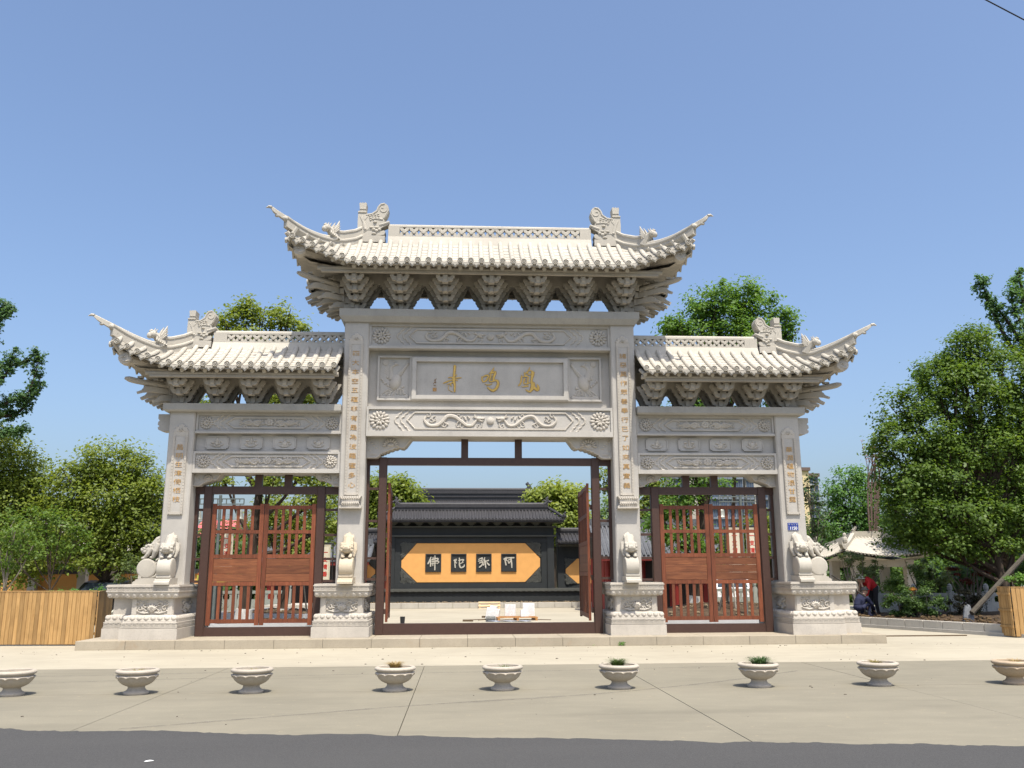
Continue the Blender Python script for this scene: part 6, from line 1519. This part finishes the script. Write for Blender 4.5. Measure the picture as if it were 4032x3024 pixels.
def bed(label,P,zk,zs_,mound=0,seed=1):
    m=M(); n=len(P)
    for i in range(n):
        a,b=Vector((*P[i],0)),Vector((*P[(i+1)%n],0)); d=b-a; L=d.length; d.normalize(); mw=T(a)@RZ(math.atan2(d.y,d.x)); m.t=mw; m.box(0,L,-.06,.06,0,zk); m.t=None
    o=obj('planter_kerb',m,WK); tag(o,label,'kerb')
    cx=sum(p[0] for p in P)/n; cy=sum(p[1] for p in P)/n; r=random.Random(seed); s=M(); vs=[];N=14
    rows_=[]
    for k in range(N+1):
        u=k/N; rows_.append([(cx+(px_-cx)*u,cy+(py_-cy)*u,zs_+mound*(1-u*u)+.06*mnoise.noise((px_*3+u*5,py_*2,seed))*(u<1)) for px_,py_ in [(lerp(P[i][0],P[(i+1)%n][0],t),lerp(P[i][1],P[(i+1)%n][1],t)) for i in range(n) for t in [q/8 for q in range(8)]]+[P[0]]])
    s.grid(rows_); o=obj('bed_soil',s,MT['soil']); o['kind']='structure'
    g=M()
    for i in range(120):
        u=r.random()**.5*.93; i0=r.randrange(n); t=r.random(); px_,py_=lerp(P[i0][0],P[(i0+1)%n][0],t),lerp(P[i0][1],P[(i0+1)%n][1],t); q=.02+.06*r.random(); g.ell((cx+(px_-cx)*u,cy+(py_-cy)*u,zs_+mound*(1-u*u)+.02),(q,q,q*.7),5,4)
    obj('soil_clods',g,MT['earth'] if seed%2 else MT['soil'])['kind']='stuff'
bed('white kerb of the tree bed behind the left doors',[(-10.3,14.0),(-6.4,12.2),(-5.2,17),(-9.2,19.5)],.26,.18,.12,1)
bed('white kerb of the small bed left of the tree behind the left doors',[(-8.4,7.2),(-5.6,7.6),(-5.6,10.6),(-8.3,10.6)],.18,.14,.05,2)
bed('pale kerb of the soil mound behind the right doors',[(6.0,8.2),(10.6,6.9),(13.2,13),(6.6,14.5)],.24,.2,.42,3)
# stakes propping the young trees
def stake(label,a,b,r_,mat,grp='props and stakes holding up the trees'):
    return tag(obj('timber_stake',M().tube([a,b],[r_,r_*.85],8),mat,None,True),label,'stake',grp)
DKW=plain('dark_pole',(.035,.03,.025),.8,.3,8); PLP=plain('pale_pole',(.34,.31,.26),.85,.3,9)
stake('dark pole leaning against the right hand tree bed, lower part seen between bars',(7.9,8.6,.3),(8.55,9.3,1.75),.035,DKW)
stake('dark pole rising to the right behind the right door leaf',(9.1,8.6,.3),(10.3,9.0,1.45),.035,DKW)
stake('pale thin pole standing behind the right door leaf',(8.62,8.9,.3),(8.5,9.0,2.7),.035,PLP)
stake('pale stake slanting at the right post of the right doors',(10.5,9,.4),(10.1,9.3,1.4),.035,PLP)
stake('dark pole leaning left of the second tree behind the left doors',(-6.6,14,.2),(-6.9,14.6,1.5),.035,DKW)
stake('dark pole leaning right of the second tree behind the left doors',(-5.6,14,.2),(-5.35,14.6,1.5),.035,DKW)
stake('long weathered pole slanting up to the right across the shaded bed',tuple(at(3826,2414,4)),tuple(at(4060,2160,4.6)),.075,plain('weathered_pole',(.07,.06,.045),.9,.35,9))
stake('thin pole leaning behind the far right plinth',tuple(at(3410,2350,6)),tuple(at(3275,2265,6)),.03,DKW)
# low tiled buildings either side of the court
def lodge(label,x0,x1,y,zw,ye,ze,zr,yr,mat,n,wallmat,facing=1):
    t=thing('tiled_lodge',label,'building',((x0+x1)/2,y,0)); obj('wall',M().box(x0,x1,y,y+4,0,zw),wallmat,t)
    m=M()
    for i in range(n+1):
        x=lerp(x0-.4,x1+.4,i/n); m.tube([(x,ye,ze),(x,(ye+yr)/2,(ze+zr)/2-.08),(x,yr,zr)],.06,5)
    obj('tile_rows',m,mat,t,smooth=True,kind='stuff'); obj('roof_slope',M().add([(x0-.45,ye,ze-.05),(x1+.45,ye,ze-.05),(x1+.45,yr,zr-.05),(x0-.45,yr,zr-.05),(x1+.45,2*yr-ye,ze-.05),(x0-.45,2*yr-ye,ze-.05)],[(0,1,2,3),(3,2,4,5)]),mat,t)
    obj('ridge',M().box(x0-.4,x1+.4,yr-.12,yr+.12,zr-.05,zr+.28),mat,t); obj('eave_board',M().box(x0-.4,x1+.4,ye+.05,ye+.12,ze-.22,ze-.07),plain('eave_red',(.16,.02,.015),.6,.1,4),t)
    k=max(2,int((x1-x0)/1.6))
    for i in range(k+1):
        x=lerp(x0+.1,x1-.1,i/k); obj('column',M().tube([(x,y-.35,0),(x,y-.35,ze-.2)],.11,10),plain('column_red',(.20,.02,.015),.45,.1,4),t,smooth=True)
    for i in range(k):
        a,b=lerp(x0+.1,x1-.1,i/k)+.25,lerp(x0+.1,x1-.1,(i+1)/k)-.25; d=obj('door',M().box(a,b,y-.04,y-.001,.1,2.3),plain('door_dark',(.02,.012,.01),.5,.2,5),t); obj('door_frame',M().box(a-.06,b+.06,y-.06,y-.041,2.301,2.38),plain('eave_red2',(.16,.02,.015),.6,.1,4),d)
GT_=plain('grey_tile',(.10,.105,.115),.6,.3,9,.35); HR=plain('lodge_red',(.24,.025,.02),.7,.12,3)
lodge('red walled lodge with a grey tiled roof right of the inner right column',5.75,10.6,19,2.4,18.0,2.45,3.9,20.2,GT_,30,HR)
lodge('low grey tiled lodge glimpsed between the trees behind the left doors',-10.2,-5.6,24,2.3,23,2.35,3.2,25,GT_,26,HR)
def belt(label,x0,x1,y,h,n,mat,seed):
    r=random.Random(seed); bl=[]
    for i in range(n):
        x=lerp(x0,x1,(i+r.random())/n); hh=h*(.55+.5*r.random()); bl.append(((x,y+r.uniform(-2,2),hh*.55),((x1-x0)/n*1.0+.5,1.6,hh*.5)))
        bl.append(((x+r.uniform(-1,1),y+r.uniform(-2,1),hh*.22),((x1-x0)/n*1.0+.4,1.3,hh*.28)))
    me=crown_mesh('background_trees',bl,.30,seed,.42,mat,clump=.7); o=link('background_trees',me); o['kind']='stuff'; o['label']=label
belt('mass of trees closing the view on the left',-50,-11,33,5.2,16,LF_DK,61); belt('mass of trees closing the view on the right',12.5,62,36,5.5,20,LF_DK,62)
belt('dim mass of bushes behind the balustrade on the right',19.5,38,19.0,2.8,12,LF_DK,63); belt('low trees far off behind the temple court',-60,60,120,9,30,LF_DK,64)
rb=thing('red_roofed_hall','distant building with a pinkish red roof left of the left doors','building',(-21,46,0)); obj('wall',M().box(-20.4,-18.3,46,52,0,4.2),plain('far_cream',(.5,.45,.36),.8,.1,1),rb); obj('roof',M().prism([(45.4,4.1),(52.6,4.1),(49,5.9)],-20.7,-17.9,'x'),plain('pink_roof',(.50,.11,.11),.7,.1,2),rb)
yt=thing('flower_trough','yellow flower trough beside the left post of the left doors','trough',(-8.95,9,0)); obj('trough',M().box(-9.4,-8.5,8.9,9.2,1.42,1.66),plain('trough_yellow',(.72,.68,.10),.5,.05,3),yt); obj('soil',M().box(-9.38,-8.52,8.92,9.18,1.661,1.74),plain('trough_orange',(.45,.13,.03),.7,.2,8),yt); obj('stand',M().box(-9.3,-8.6,8.95,9.15,0,1.419),BLK,yt); link('plants',crown_mesh('plants',[((-9.1,9.05,1.85),(.25,.1,.12)),((-8.75,9.05,1.85),(.2,.1,.14))],.07,4,.35,LF_OL,clump=.1),yt)
wk=struct('courtyard_steps',M().box(-9.5,-5.3,19.8,23,.0,.35),MT['kerb'])
# white car beyond the right doors
def car(name,label,c,rz,paint,L=4.3,W=1.75,H=1.5):
    t=thing(name,label,'car',c,None,False); t.rotation_euler=(0,0,rz); GL_=plain(name+'_glass',(.03,.04,.05),.08,.05,2,.6); TY=BLK
    P=[(-L/2,.35),(-L/2,.75),(-L*.47,.88),(-L*.30,.95),(-L*.16,H-.08),(-L*.08,H),(L*.18,H),(L*.30,H-.12),(L*.44,.98),(L/2,.9),(L/2,.35),(L*.40,.28),(-L*.4,.28)]
    m=M().prism(P[::-1],-W/2,W/2,'y'); b=obj('body',m,paint,t)
    for s in (-1,1):
        obj('side_glass',M().prism([(-L*.26,.98),(-L*.145,H-.12),(-.05,H-.09),(-.05,.98)],s*(W/2-.004),s*(W/2+.008),'y'),GL_,t); obj('side_glass',M().prism([(.05,.98),(.05,H-.09),(L*.17,H-.09),(L*.29,.99)],s*(W/2-.004),s*(W/2+.008),'y'),GL_,t)
        for x in (-L*.31,L*.31):
            w_=obj('wheel',M().lathe([(0,-.1),(.31,-.1),(.32,-.06),(.32,.06),(.31,.1),(0,.1)],18,(x,s*(W/2-.06),.32),'y'),TY,t,smooth=True); obj('rim',M().lathe([(0,-.01),(.19,-.01),(.2,.01),(0,.01)],12,(x,s*(W/2+.05),.32),'y'),BELL,w_)
        obj('headlight',M().box(-L/2-.01,-L/2+.1,s*W*.34-.16,s*W*.34+.16,.64,.76),WHT,t); obj('tail_light',M().box(L/2-.05,L/2+.01,s*W*.38-.12,s*W*.38+.12,.72,.86),REDT,t)
    obj('windscreen',M().add([(-L*.295,-W*.44,.97),(-L*.295,W*.44,.97),(-L*.165,W*.38,H-.1),(-L*.165,-W*.38,H-.1)],[(0,1,2,3)]),GL_,t,mw=T((-.01,0,.012))); obj('rear_glass',M().add([(L*.43,-W*.44,1.0),(L*.43,W*.44,1.0),(L*.31,W*.38,H-.13),(L*.31,-W*.38,H-.13)],[(0,1,2,3)]),GL_,t,mw=T((.015,0,.012)))
    obj('bumper',M().cbox(-L/2-.05,-L/2+.1,-W*.48,W*.48,.3,.55,.02),paint,t); return t
car('parked_car','white parked car seen low through the right doors',(13.6,26,0),R(80),plain('white_paint',(.75,.76,.77),.25,.02,2,.5))
car('black_car','black car nose glimpsed between the fence and far left plinth',(-13.3,12.6,0),R(75),plain('black_paint',(.012,.012,.014),.2,.05,2,.6))
# ------------------------------------------------------------------ right yard: kerb, bed, balustrade, pavilion, people
rk=bpy.data.objects.new('bed_kerb',None); COL.objects.link(rk); rk['kind']='structure'
K0,K1=Vector((11.0,8.4,0)),Vector((14.6,-1.2,0)); kd=(K1-K0); KL=kd.length; kd.normalize(); kn=int(KL/.66)
kb2=M().cbox(-.322,.322,-.07,.07,0,.30,.008).mesh('kerb_stone',MT['kerb']); kb3=M().box(0,KL,-.16,-.075,0,.09)
for i in range(kn): link('kerb_stone',kb2,rk,T(K0+kd*(.66*(i+.5)))@RZ(math.atan2(kd.y,kd.x)))
obj('kerb_foot',kb3,MT['kerb'],rk,mw=T(K0)@RZ(math.atan2(kd.y,kd.x)))
rows_=[]
for i in range(30):
    p=K0+kd*(KL*i/29)+Vector((.06,.02,0)); rows_.append([(p.x+q*.8,p.y+q*.25,.22+(.10*(1-math.exp(-q*.7)))+.05*mnoise.noise((p.x*2+q,p.y*2,q))) for q in range(0,26)])
struct('bed_soil',M().grid(rows_),MT['soil'],True)
m=M(); r=random.Random(9)
for i in range(300):
    t=r.random(); p=K0+kd*(KL*t); q=r.random()*3; k=.02+.05*r.random(); m.ell((p.x+.1+q*.9,p.y+q*.25,.30+.04*r.random()),(k*1.3,k,k*.6),5,3)
obj('leaf_litter',m,plain('dead_leaf',(.10,.065,.03),.95,.4,8))['kind']='stuff'
balustrade('pale stone balustrade behind the shaded bed on the right',13.9,20.5,9.6,5,.15,.85,stone_mat('pale_balustrade',(.36,.37,.36),.2))
rkp=[at(3790,2455,4.1),at(3838,2455,4.1)]
def rock(label,c,s,seed,mat):
    r=random.Random(seed); m=M(); pts=[]
    m.lathe([(.0,0),(.55,0),(.60,.15),(.50,.45),(.36,.75),(.22,1.0),(.0,1.05)],9,(0,0,0),'z',lambda rr,z,t,i:(rr*(1+.35*mnoise.noise((math.cos(t)*1.4,math.sin(t)*1.4,z*1.6+seed))),z*(1+.2*mnoise.noise((t,seed,z)))))
    o=obj('rock',m,mat,None,mw=T(c)@Matrix.Diagonal((s[0],s[1],s[2],1))); return tag(o,label,'rock')
rock('grey pointed rock standing in the bed by the kerb',(at(3815,2452,4.2).x,4.2,.15),(.33,.25,.52),3,stone_mat('grey_rock',(.16,.17,.18),.2))
m=M(); r=random.Random(5)
for i in range(14):
    c=at(3400+r.random()*70,2438+r.random()*18,6.6); m.t=T((c.x,c.y,.02))@RZ(r.random()*3)@RX(r.uniform(-.3,.3)); s_=.08+.1*r.random(); m.box(-s_,s_,-s_*.5,s_*.5,0,.06); m.t=None
o=obj('stone_offcuts',m,MT['kerb']); o['kind']='stuff'
o=obj('timber_lath',M().box(9.5,12.6,1.9,1.96,0,.03),OLDW); tag(o,'long thin dark lath lying on the concrete right of the platform','timber')
def pavilion(label,cx,cy,w,d,zc,ze,zr,colr,mat):
    t=thing('stone_pavilion',label,'pavilion',(cx,cy,0)); 
    for sx in (-1,1):
        for sy in (-1,1): 
            m=M().box(cx+sx*w/2-colr,cx+sx*w/2+colr,cy+sy*d/2-colr,cy+sy*d/2+colr,0,zc); obj('column',m,mat,t)
    obj('beam',M().box(cx-w/2-.1,cx+w/2+.1,cy-d/2-.12,cy-d/2+.12,zc-.3,zc),mat,t); obj('beam',M().box(cx-w/2-.1,cx+w/2+.1,cy+d/2-.12,cy+d/2+.12,zc-.3,zc),mat,t)
    ex,ey=w/2+.85,d/2+.85; rr_=w/2-.5; m=M(); up=.25
    E=[(cx-ex,cy-ey,ze+up),(cx,cy-ey,ze),(cx+ex,cy-ey,ze+up),(cx+ex,cy,ze),(cx+ex,cy+ey,ze+up),(cx,cy+ey,ze),(cx-ex,cy+ey,ze+up),(cx-ex,cy,ze)]; Rg=[(cx-rr_,cy,zr),(cx+rr_,cy,zr)]
    m.add(E+Rg,[(0,1,9,8),(1,2,9),(2,3,9),(3,4,9),(4,5,8,9),(5,6,8),(6,7,8),(7,0,8)]); m.add([(x,y,z-.14) for x,y,z in E],[tuple(range(8))]); obj('roof_slope',m,GR,t)
    m=M(); n=26
    for sy in (-1,1):
        for i in range(n+1):
            x=lerp(-ex,ex,i/n); k=max(0,(abs(x)-rr_)/(ex-rr_)); zz=ze+up*(abs(x)/ex)**2; yt=lerp(0,ey,k); zt_=lerp(zr,ze+up,k); m.tube([(cx+x,cy+sy*ey,zz+.03),(cx+x,cy+sy*(ey+yt)/2,(zz+zt_)/2-.05*(1-k)),(cx+x,cy+sy*yt,zt_+.02)],.05,5)
    for sx in (-1,1):
        for i in range(17):
            y=lerp(-ey,ey,i/16); k=abs(y)/ey; zz=ze+up*k*k; xt=lerp(rr_,ex,k); zt_=lerp(zr,ze+up,k); m.tube([(cx+sx*ex,cy+y,zz+.03),(cx+sx*xt,cy+y,zt_+.02)],.05,5)
    obj('tile_rows',m,GR,t,smooth=True,kind='stuff')
    m=M(); m.box(cx-rr_-.1,cx+rr_+.1,cy-.1,cy+.1,zr-.05,zr+.25)
    for sx in (-1,1): 
        for q in range(3): m.tube([(cx+sx*rr_,cy,zr+.25),(cx+sx*(rr_-.15),cy,zr+.45)],[.1,.05],6)
    obj('main_ridge',m,GR,t)
    for sx in (-1,1):
        for sy in (-1,1):
            a=Vector((cx+sx*rr_,cy,zr+.05)); b=Vector((cx+sx*ex,cy+sy*ey,ze+up+.08)); md=(a+b)/2+Vector((0,0,-.10)); m=M(); m.sweep(spline([a,md,b,b+Vector((sx*.2,sy*.2,.18))],5),[(-.08,-.02),(.08,-.02),(.08,.16),(-.08,.16)]); q=a.lerp(b,.8); m.ell((q.x,q.y,q.z+.24),(.12,.12,.18),8,6); m.ell((q.x,q.y,q.z+.45),(.08,.08,.1),7,5); obj('hip_ridge',m,GR,t)
pvx=at(3420,2150,17).x; pavilion('white stone pavilion with a tiled hip roof behind the right hand trees',pvx,17,2.3,2.2,2.2,2.32,3.2,.17,MT['granite'])
pavilion('grey stone pavilion half hidden by trees left of the gate',-17.6,17.5,3.4,3.2,2.5,2.62,3.6,.16,MT['granite'])
ow_=thing('orange_wall','orange rendered garden wall behind the left trees','wall',(-14,19.5,0)); obj('wall',M().box(-22,-11.3,19.4,19.7,0,1.75),ORG,ow_); obj('coping',M().box(-22.1,-11.2,19.3,19.8,1.751,1.95),TILE,ow_)
# people working in the shade
SKIN=plain('skin',(.42,.26,.18),.6,.08,8); 
def person(label,loc,rz,parts):
    t=thing('person',label,'person',loc); t.rotation_euler=(0,0,rz)
    for nm,shapes,mat,vox in parts:
        m=M()
        for s_ in shapes:
            if s_[0]=='t': m.tube(s_[1],s_[2],9)
            else: m.ell(s_[1],s_[2],12,8)
        me=remesh(m,vox,mat,nm,4); o=bpy.data.objects.new(nm,me); COL.objects.link(o); o.parent=t
def bent(cj,ct,chat):
    # standing, bent forward at the hips towards +x
    leg=lambda s:[('t',[(0,s*.10,.88),(.05,s*.13,.48),(-.02,s*.13,.08)],[.10,.075,.05]),('e',(.05,s*.13,.05),(.13,.05,.05))]
    return [('body',[('t',[(.30,0,1.12),(.38,0,1.14),(.42,0,1.16)],[.06,.06,.06]),('e',(.47,0,1.16),(.10,.085,.115)),('e',(.57,0,1.14),(.02,.018,.02)),('e',(.47,.085,1.15),(.025,.012,.03)),('e',(.47,-.085,1.15),(.025,.012,.03)),('e',(.48,.20,.52),(.05,.03,.05)),('e',(.48,-.20,.52),(.05,.03,.05))]+[('t',[(.47,s*.2,.50),(.51,s*(.17+.012*k),.44),(.50,s*(.17+.012*k),.40)],[.016,.012,.010]) for s in (-1,1) for k in range(4)]+[('t',[(.47,s*.2,.55),(.47,s*.21,.50)],[.04,.035]) for s in (-1,1)]+[('t',[(.47,0,1.16),(.47,s*.1,.9),(.47,s*.2,.52)],[.03,.035,.03]) for s in (-1,1)],SKIN,.016),
            ('jacket',[('t',[(-.02,0,.90),(.12,0,1.05),(.28,0,1.14),(.33,0,1.15)],[.15,.17,.165,.10])]+[('t',[(.26,s*.17,1.13),(.36,s*.23,.86),(.47,s*.2,.58)],[.075,.062,.05]) for s in (-1,1)],cj,.018),
            ('trousers',leg(1)+leg(-1)+[('e',(-.02,0,.90),(.14,.17,.13))],ct,.018),
            ('hat',[('e',(.47,0,1.24),(.12,.11,.07)),('e',(.48,0,1.21),(.19,.17,.02))],chat,.014)]
def crouch(cj,ct,chat):
    leg=lambda s:[('t',[(-.05,s*.11,.28),(.28,s*.15,.42),(.20,s*.15,.07)],[.10,.075,.05]),('e',(.27,s*.15,.05),(.13,.05,.05))]
    return [('body',[('e',(.26,0,.80),(.10,.085,.115)),('t',[(.16,0,.68),(.22,0,.74)],[.06,.06]),('e',(.36,0,.78),(.02,.018,.02)),('t',[(.2,0,.68),(.3,.12,.5),(.48,.14,.16)],[.04,.04,.03]),('t',[(.2,0,.68),(.3,-.12,.5),(.48,-.14,.16)],[.04,.04,.03])]+[('t',[(.48,s*.14,.16),(.53,s*(.11+.015*k),.11),(.55,s*(.11+.015*k),.07)],[.016,.012,.010]) for s in (-1,1) for k in range(4)],SKIN,.016),
            ('jacket',[('t',[(-.08,0,.32),(.02,0,.50),(.14,0,.64),(.18,0,.68)],[.15,.175,.16,.1])]+[('t',[(.12,s*.17,.62),(.28,s*.22,.42),(.45,s*.15,.22)],[.075,.062,.045]) for s in (-1,1)],cj,.018),
            ('trousers',leg(1)+leg(-1)+[('e',(-.08,0,.30),(.15,.17,.13))],ct,.018),
            ('hat',[('e',(.26,0,.88),(.12,.11,.07)),('e',(.27,0,.85),(.17,.15,.02))],chat,.014)]
DARK=plain('dark_cloth',(.018,.018,.022),.9,.2,6); NAVY=plain('navy_cloth',(.018,.022,.055),.9,.2,6); REDC=plain('red_jacket',(.42,.012,.016),.8,.15,6); HATC=plain('straw_white',(.50,.49,.46),.8,.1,9); ORC=plain('orange_cloth',(.55,.20,.03),.8,.1,6)
pr=at(3448,2410,8.3); person('person in a red jacket and pale hat bending over in the shaded bed',(pr.x,8.3,.25),R(190),bent(REDC,DARK,HATC))
pc=at(3378,2410,7.6); person('person in dark navy clothes crouching left of the red jacketed worker',(pc.x,7.4,.25),R(20),crouch(NAVY,NAVY,DARK))
pd=at(3560,2410,6.9); person('person in dark clothes with an orange collar crouching by the round shrub',(pd.x+.1,6.9,.25),R(-60),crouch(NAVY,DARK,ORC))
# ------------------------------------------------------------------ distant apartment towers and cable
def tower(label,x0,x1,y,dp,h,wall,glass,nf,nb,bands,seed,roof=True):
    t=thing('apartment_tower',label,'building',((x0+x1)/2,y,0)); obj('body',M().box(x0,x1,y,y+dp,0,h),wall,t); r=random.Random(seed)
    wn=M(); sl_=M(); fh=h/nf; bwid=(x1-x0)/nb
    for f in range(nf):
        for b in range(nb):
            if b in bands: continue
            a=x0+bwid*b; wn.box(a+bwid*.08,a+bwid*.92,y-.12,y-.03,f*fh+fh*.22,f*fh+fh*.92)
            sl_.box(a+bwid*.02,a+bwid*.98,y-.7,y-.121,f*fh-.02,f*fh+fh*.20)
            for q in (.08,.36,.64): sl_.box(a+bwid*q,a+bwid*(q+.035),y-.3,y-.121,f*fh+fh*.20,f*fh+fh*.92)
    obj('windows',wn,glass,t,kind='stuff'); obj('balcony_fronts',sl_,plain('tower_grey',(.15,.175,.215),.6,.1,1),t,kind='stuff')
    if roof: obj('parapet',M().box(x0-.4,x1+.4,y-.8,y+dp+.4,h,h+1.2),plain('tower_brown',(.12,.085,.07),.8,.1,1),t)
    return t
TG=plain('tower_glass',(.05,.075,.12),.35,.35,.3,.6); TC=plain('tower_cream',(.36,.335,.29),.8,.08,.5); TY_=plain('tower_yellow',(.60,.49,.28),.8,.08,.5); TGR=plain('tower_pale',(.22,.235,.265),.8,.08,.5)
tower('glassy grey apartment block above the right doors',74.5,87.2,250,14,46,TGR,TG,15,5,(),1); tower('apartment block with cream piers right of the glassy block',88.6,100,252,14,46,TC,TG,15,4,(1,),2)
tower('cream apartment block edge left of the glassy block',66,73.2,251,14,34,TC,TG,11,3,(2,),3)
tower('yellow and grey apartment tower rising right of the far right column',118,128.5,300,14,39.3,TY_,TG,13,4,(3,),4); tower('lower stepped wing of the yellow apartment tower',128.7,132.3,301,14,37.2,TY_,TG,12,2,(),5)
w0,w1=at(3883,0,-6),at(4032,78,-6); dv=(w1-w0); P=[w0+dv*k for k in (-14,-9,-5,-2,0,.5,1,2,4,7,11)]; P=[p+Vector((0,0,.0006*(k*k))) for p,k in zip(P,(-14,-9,-5,-2,0,.5,1,2,4,7,11))]
tag(obj('overhead_cable',M().tube(P,.014,6),BLK),'dark overhead cable crossing the top right corner of the sky','cable')
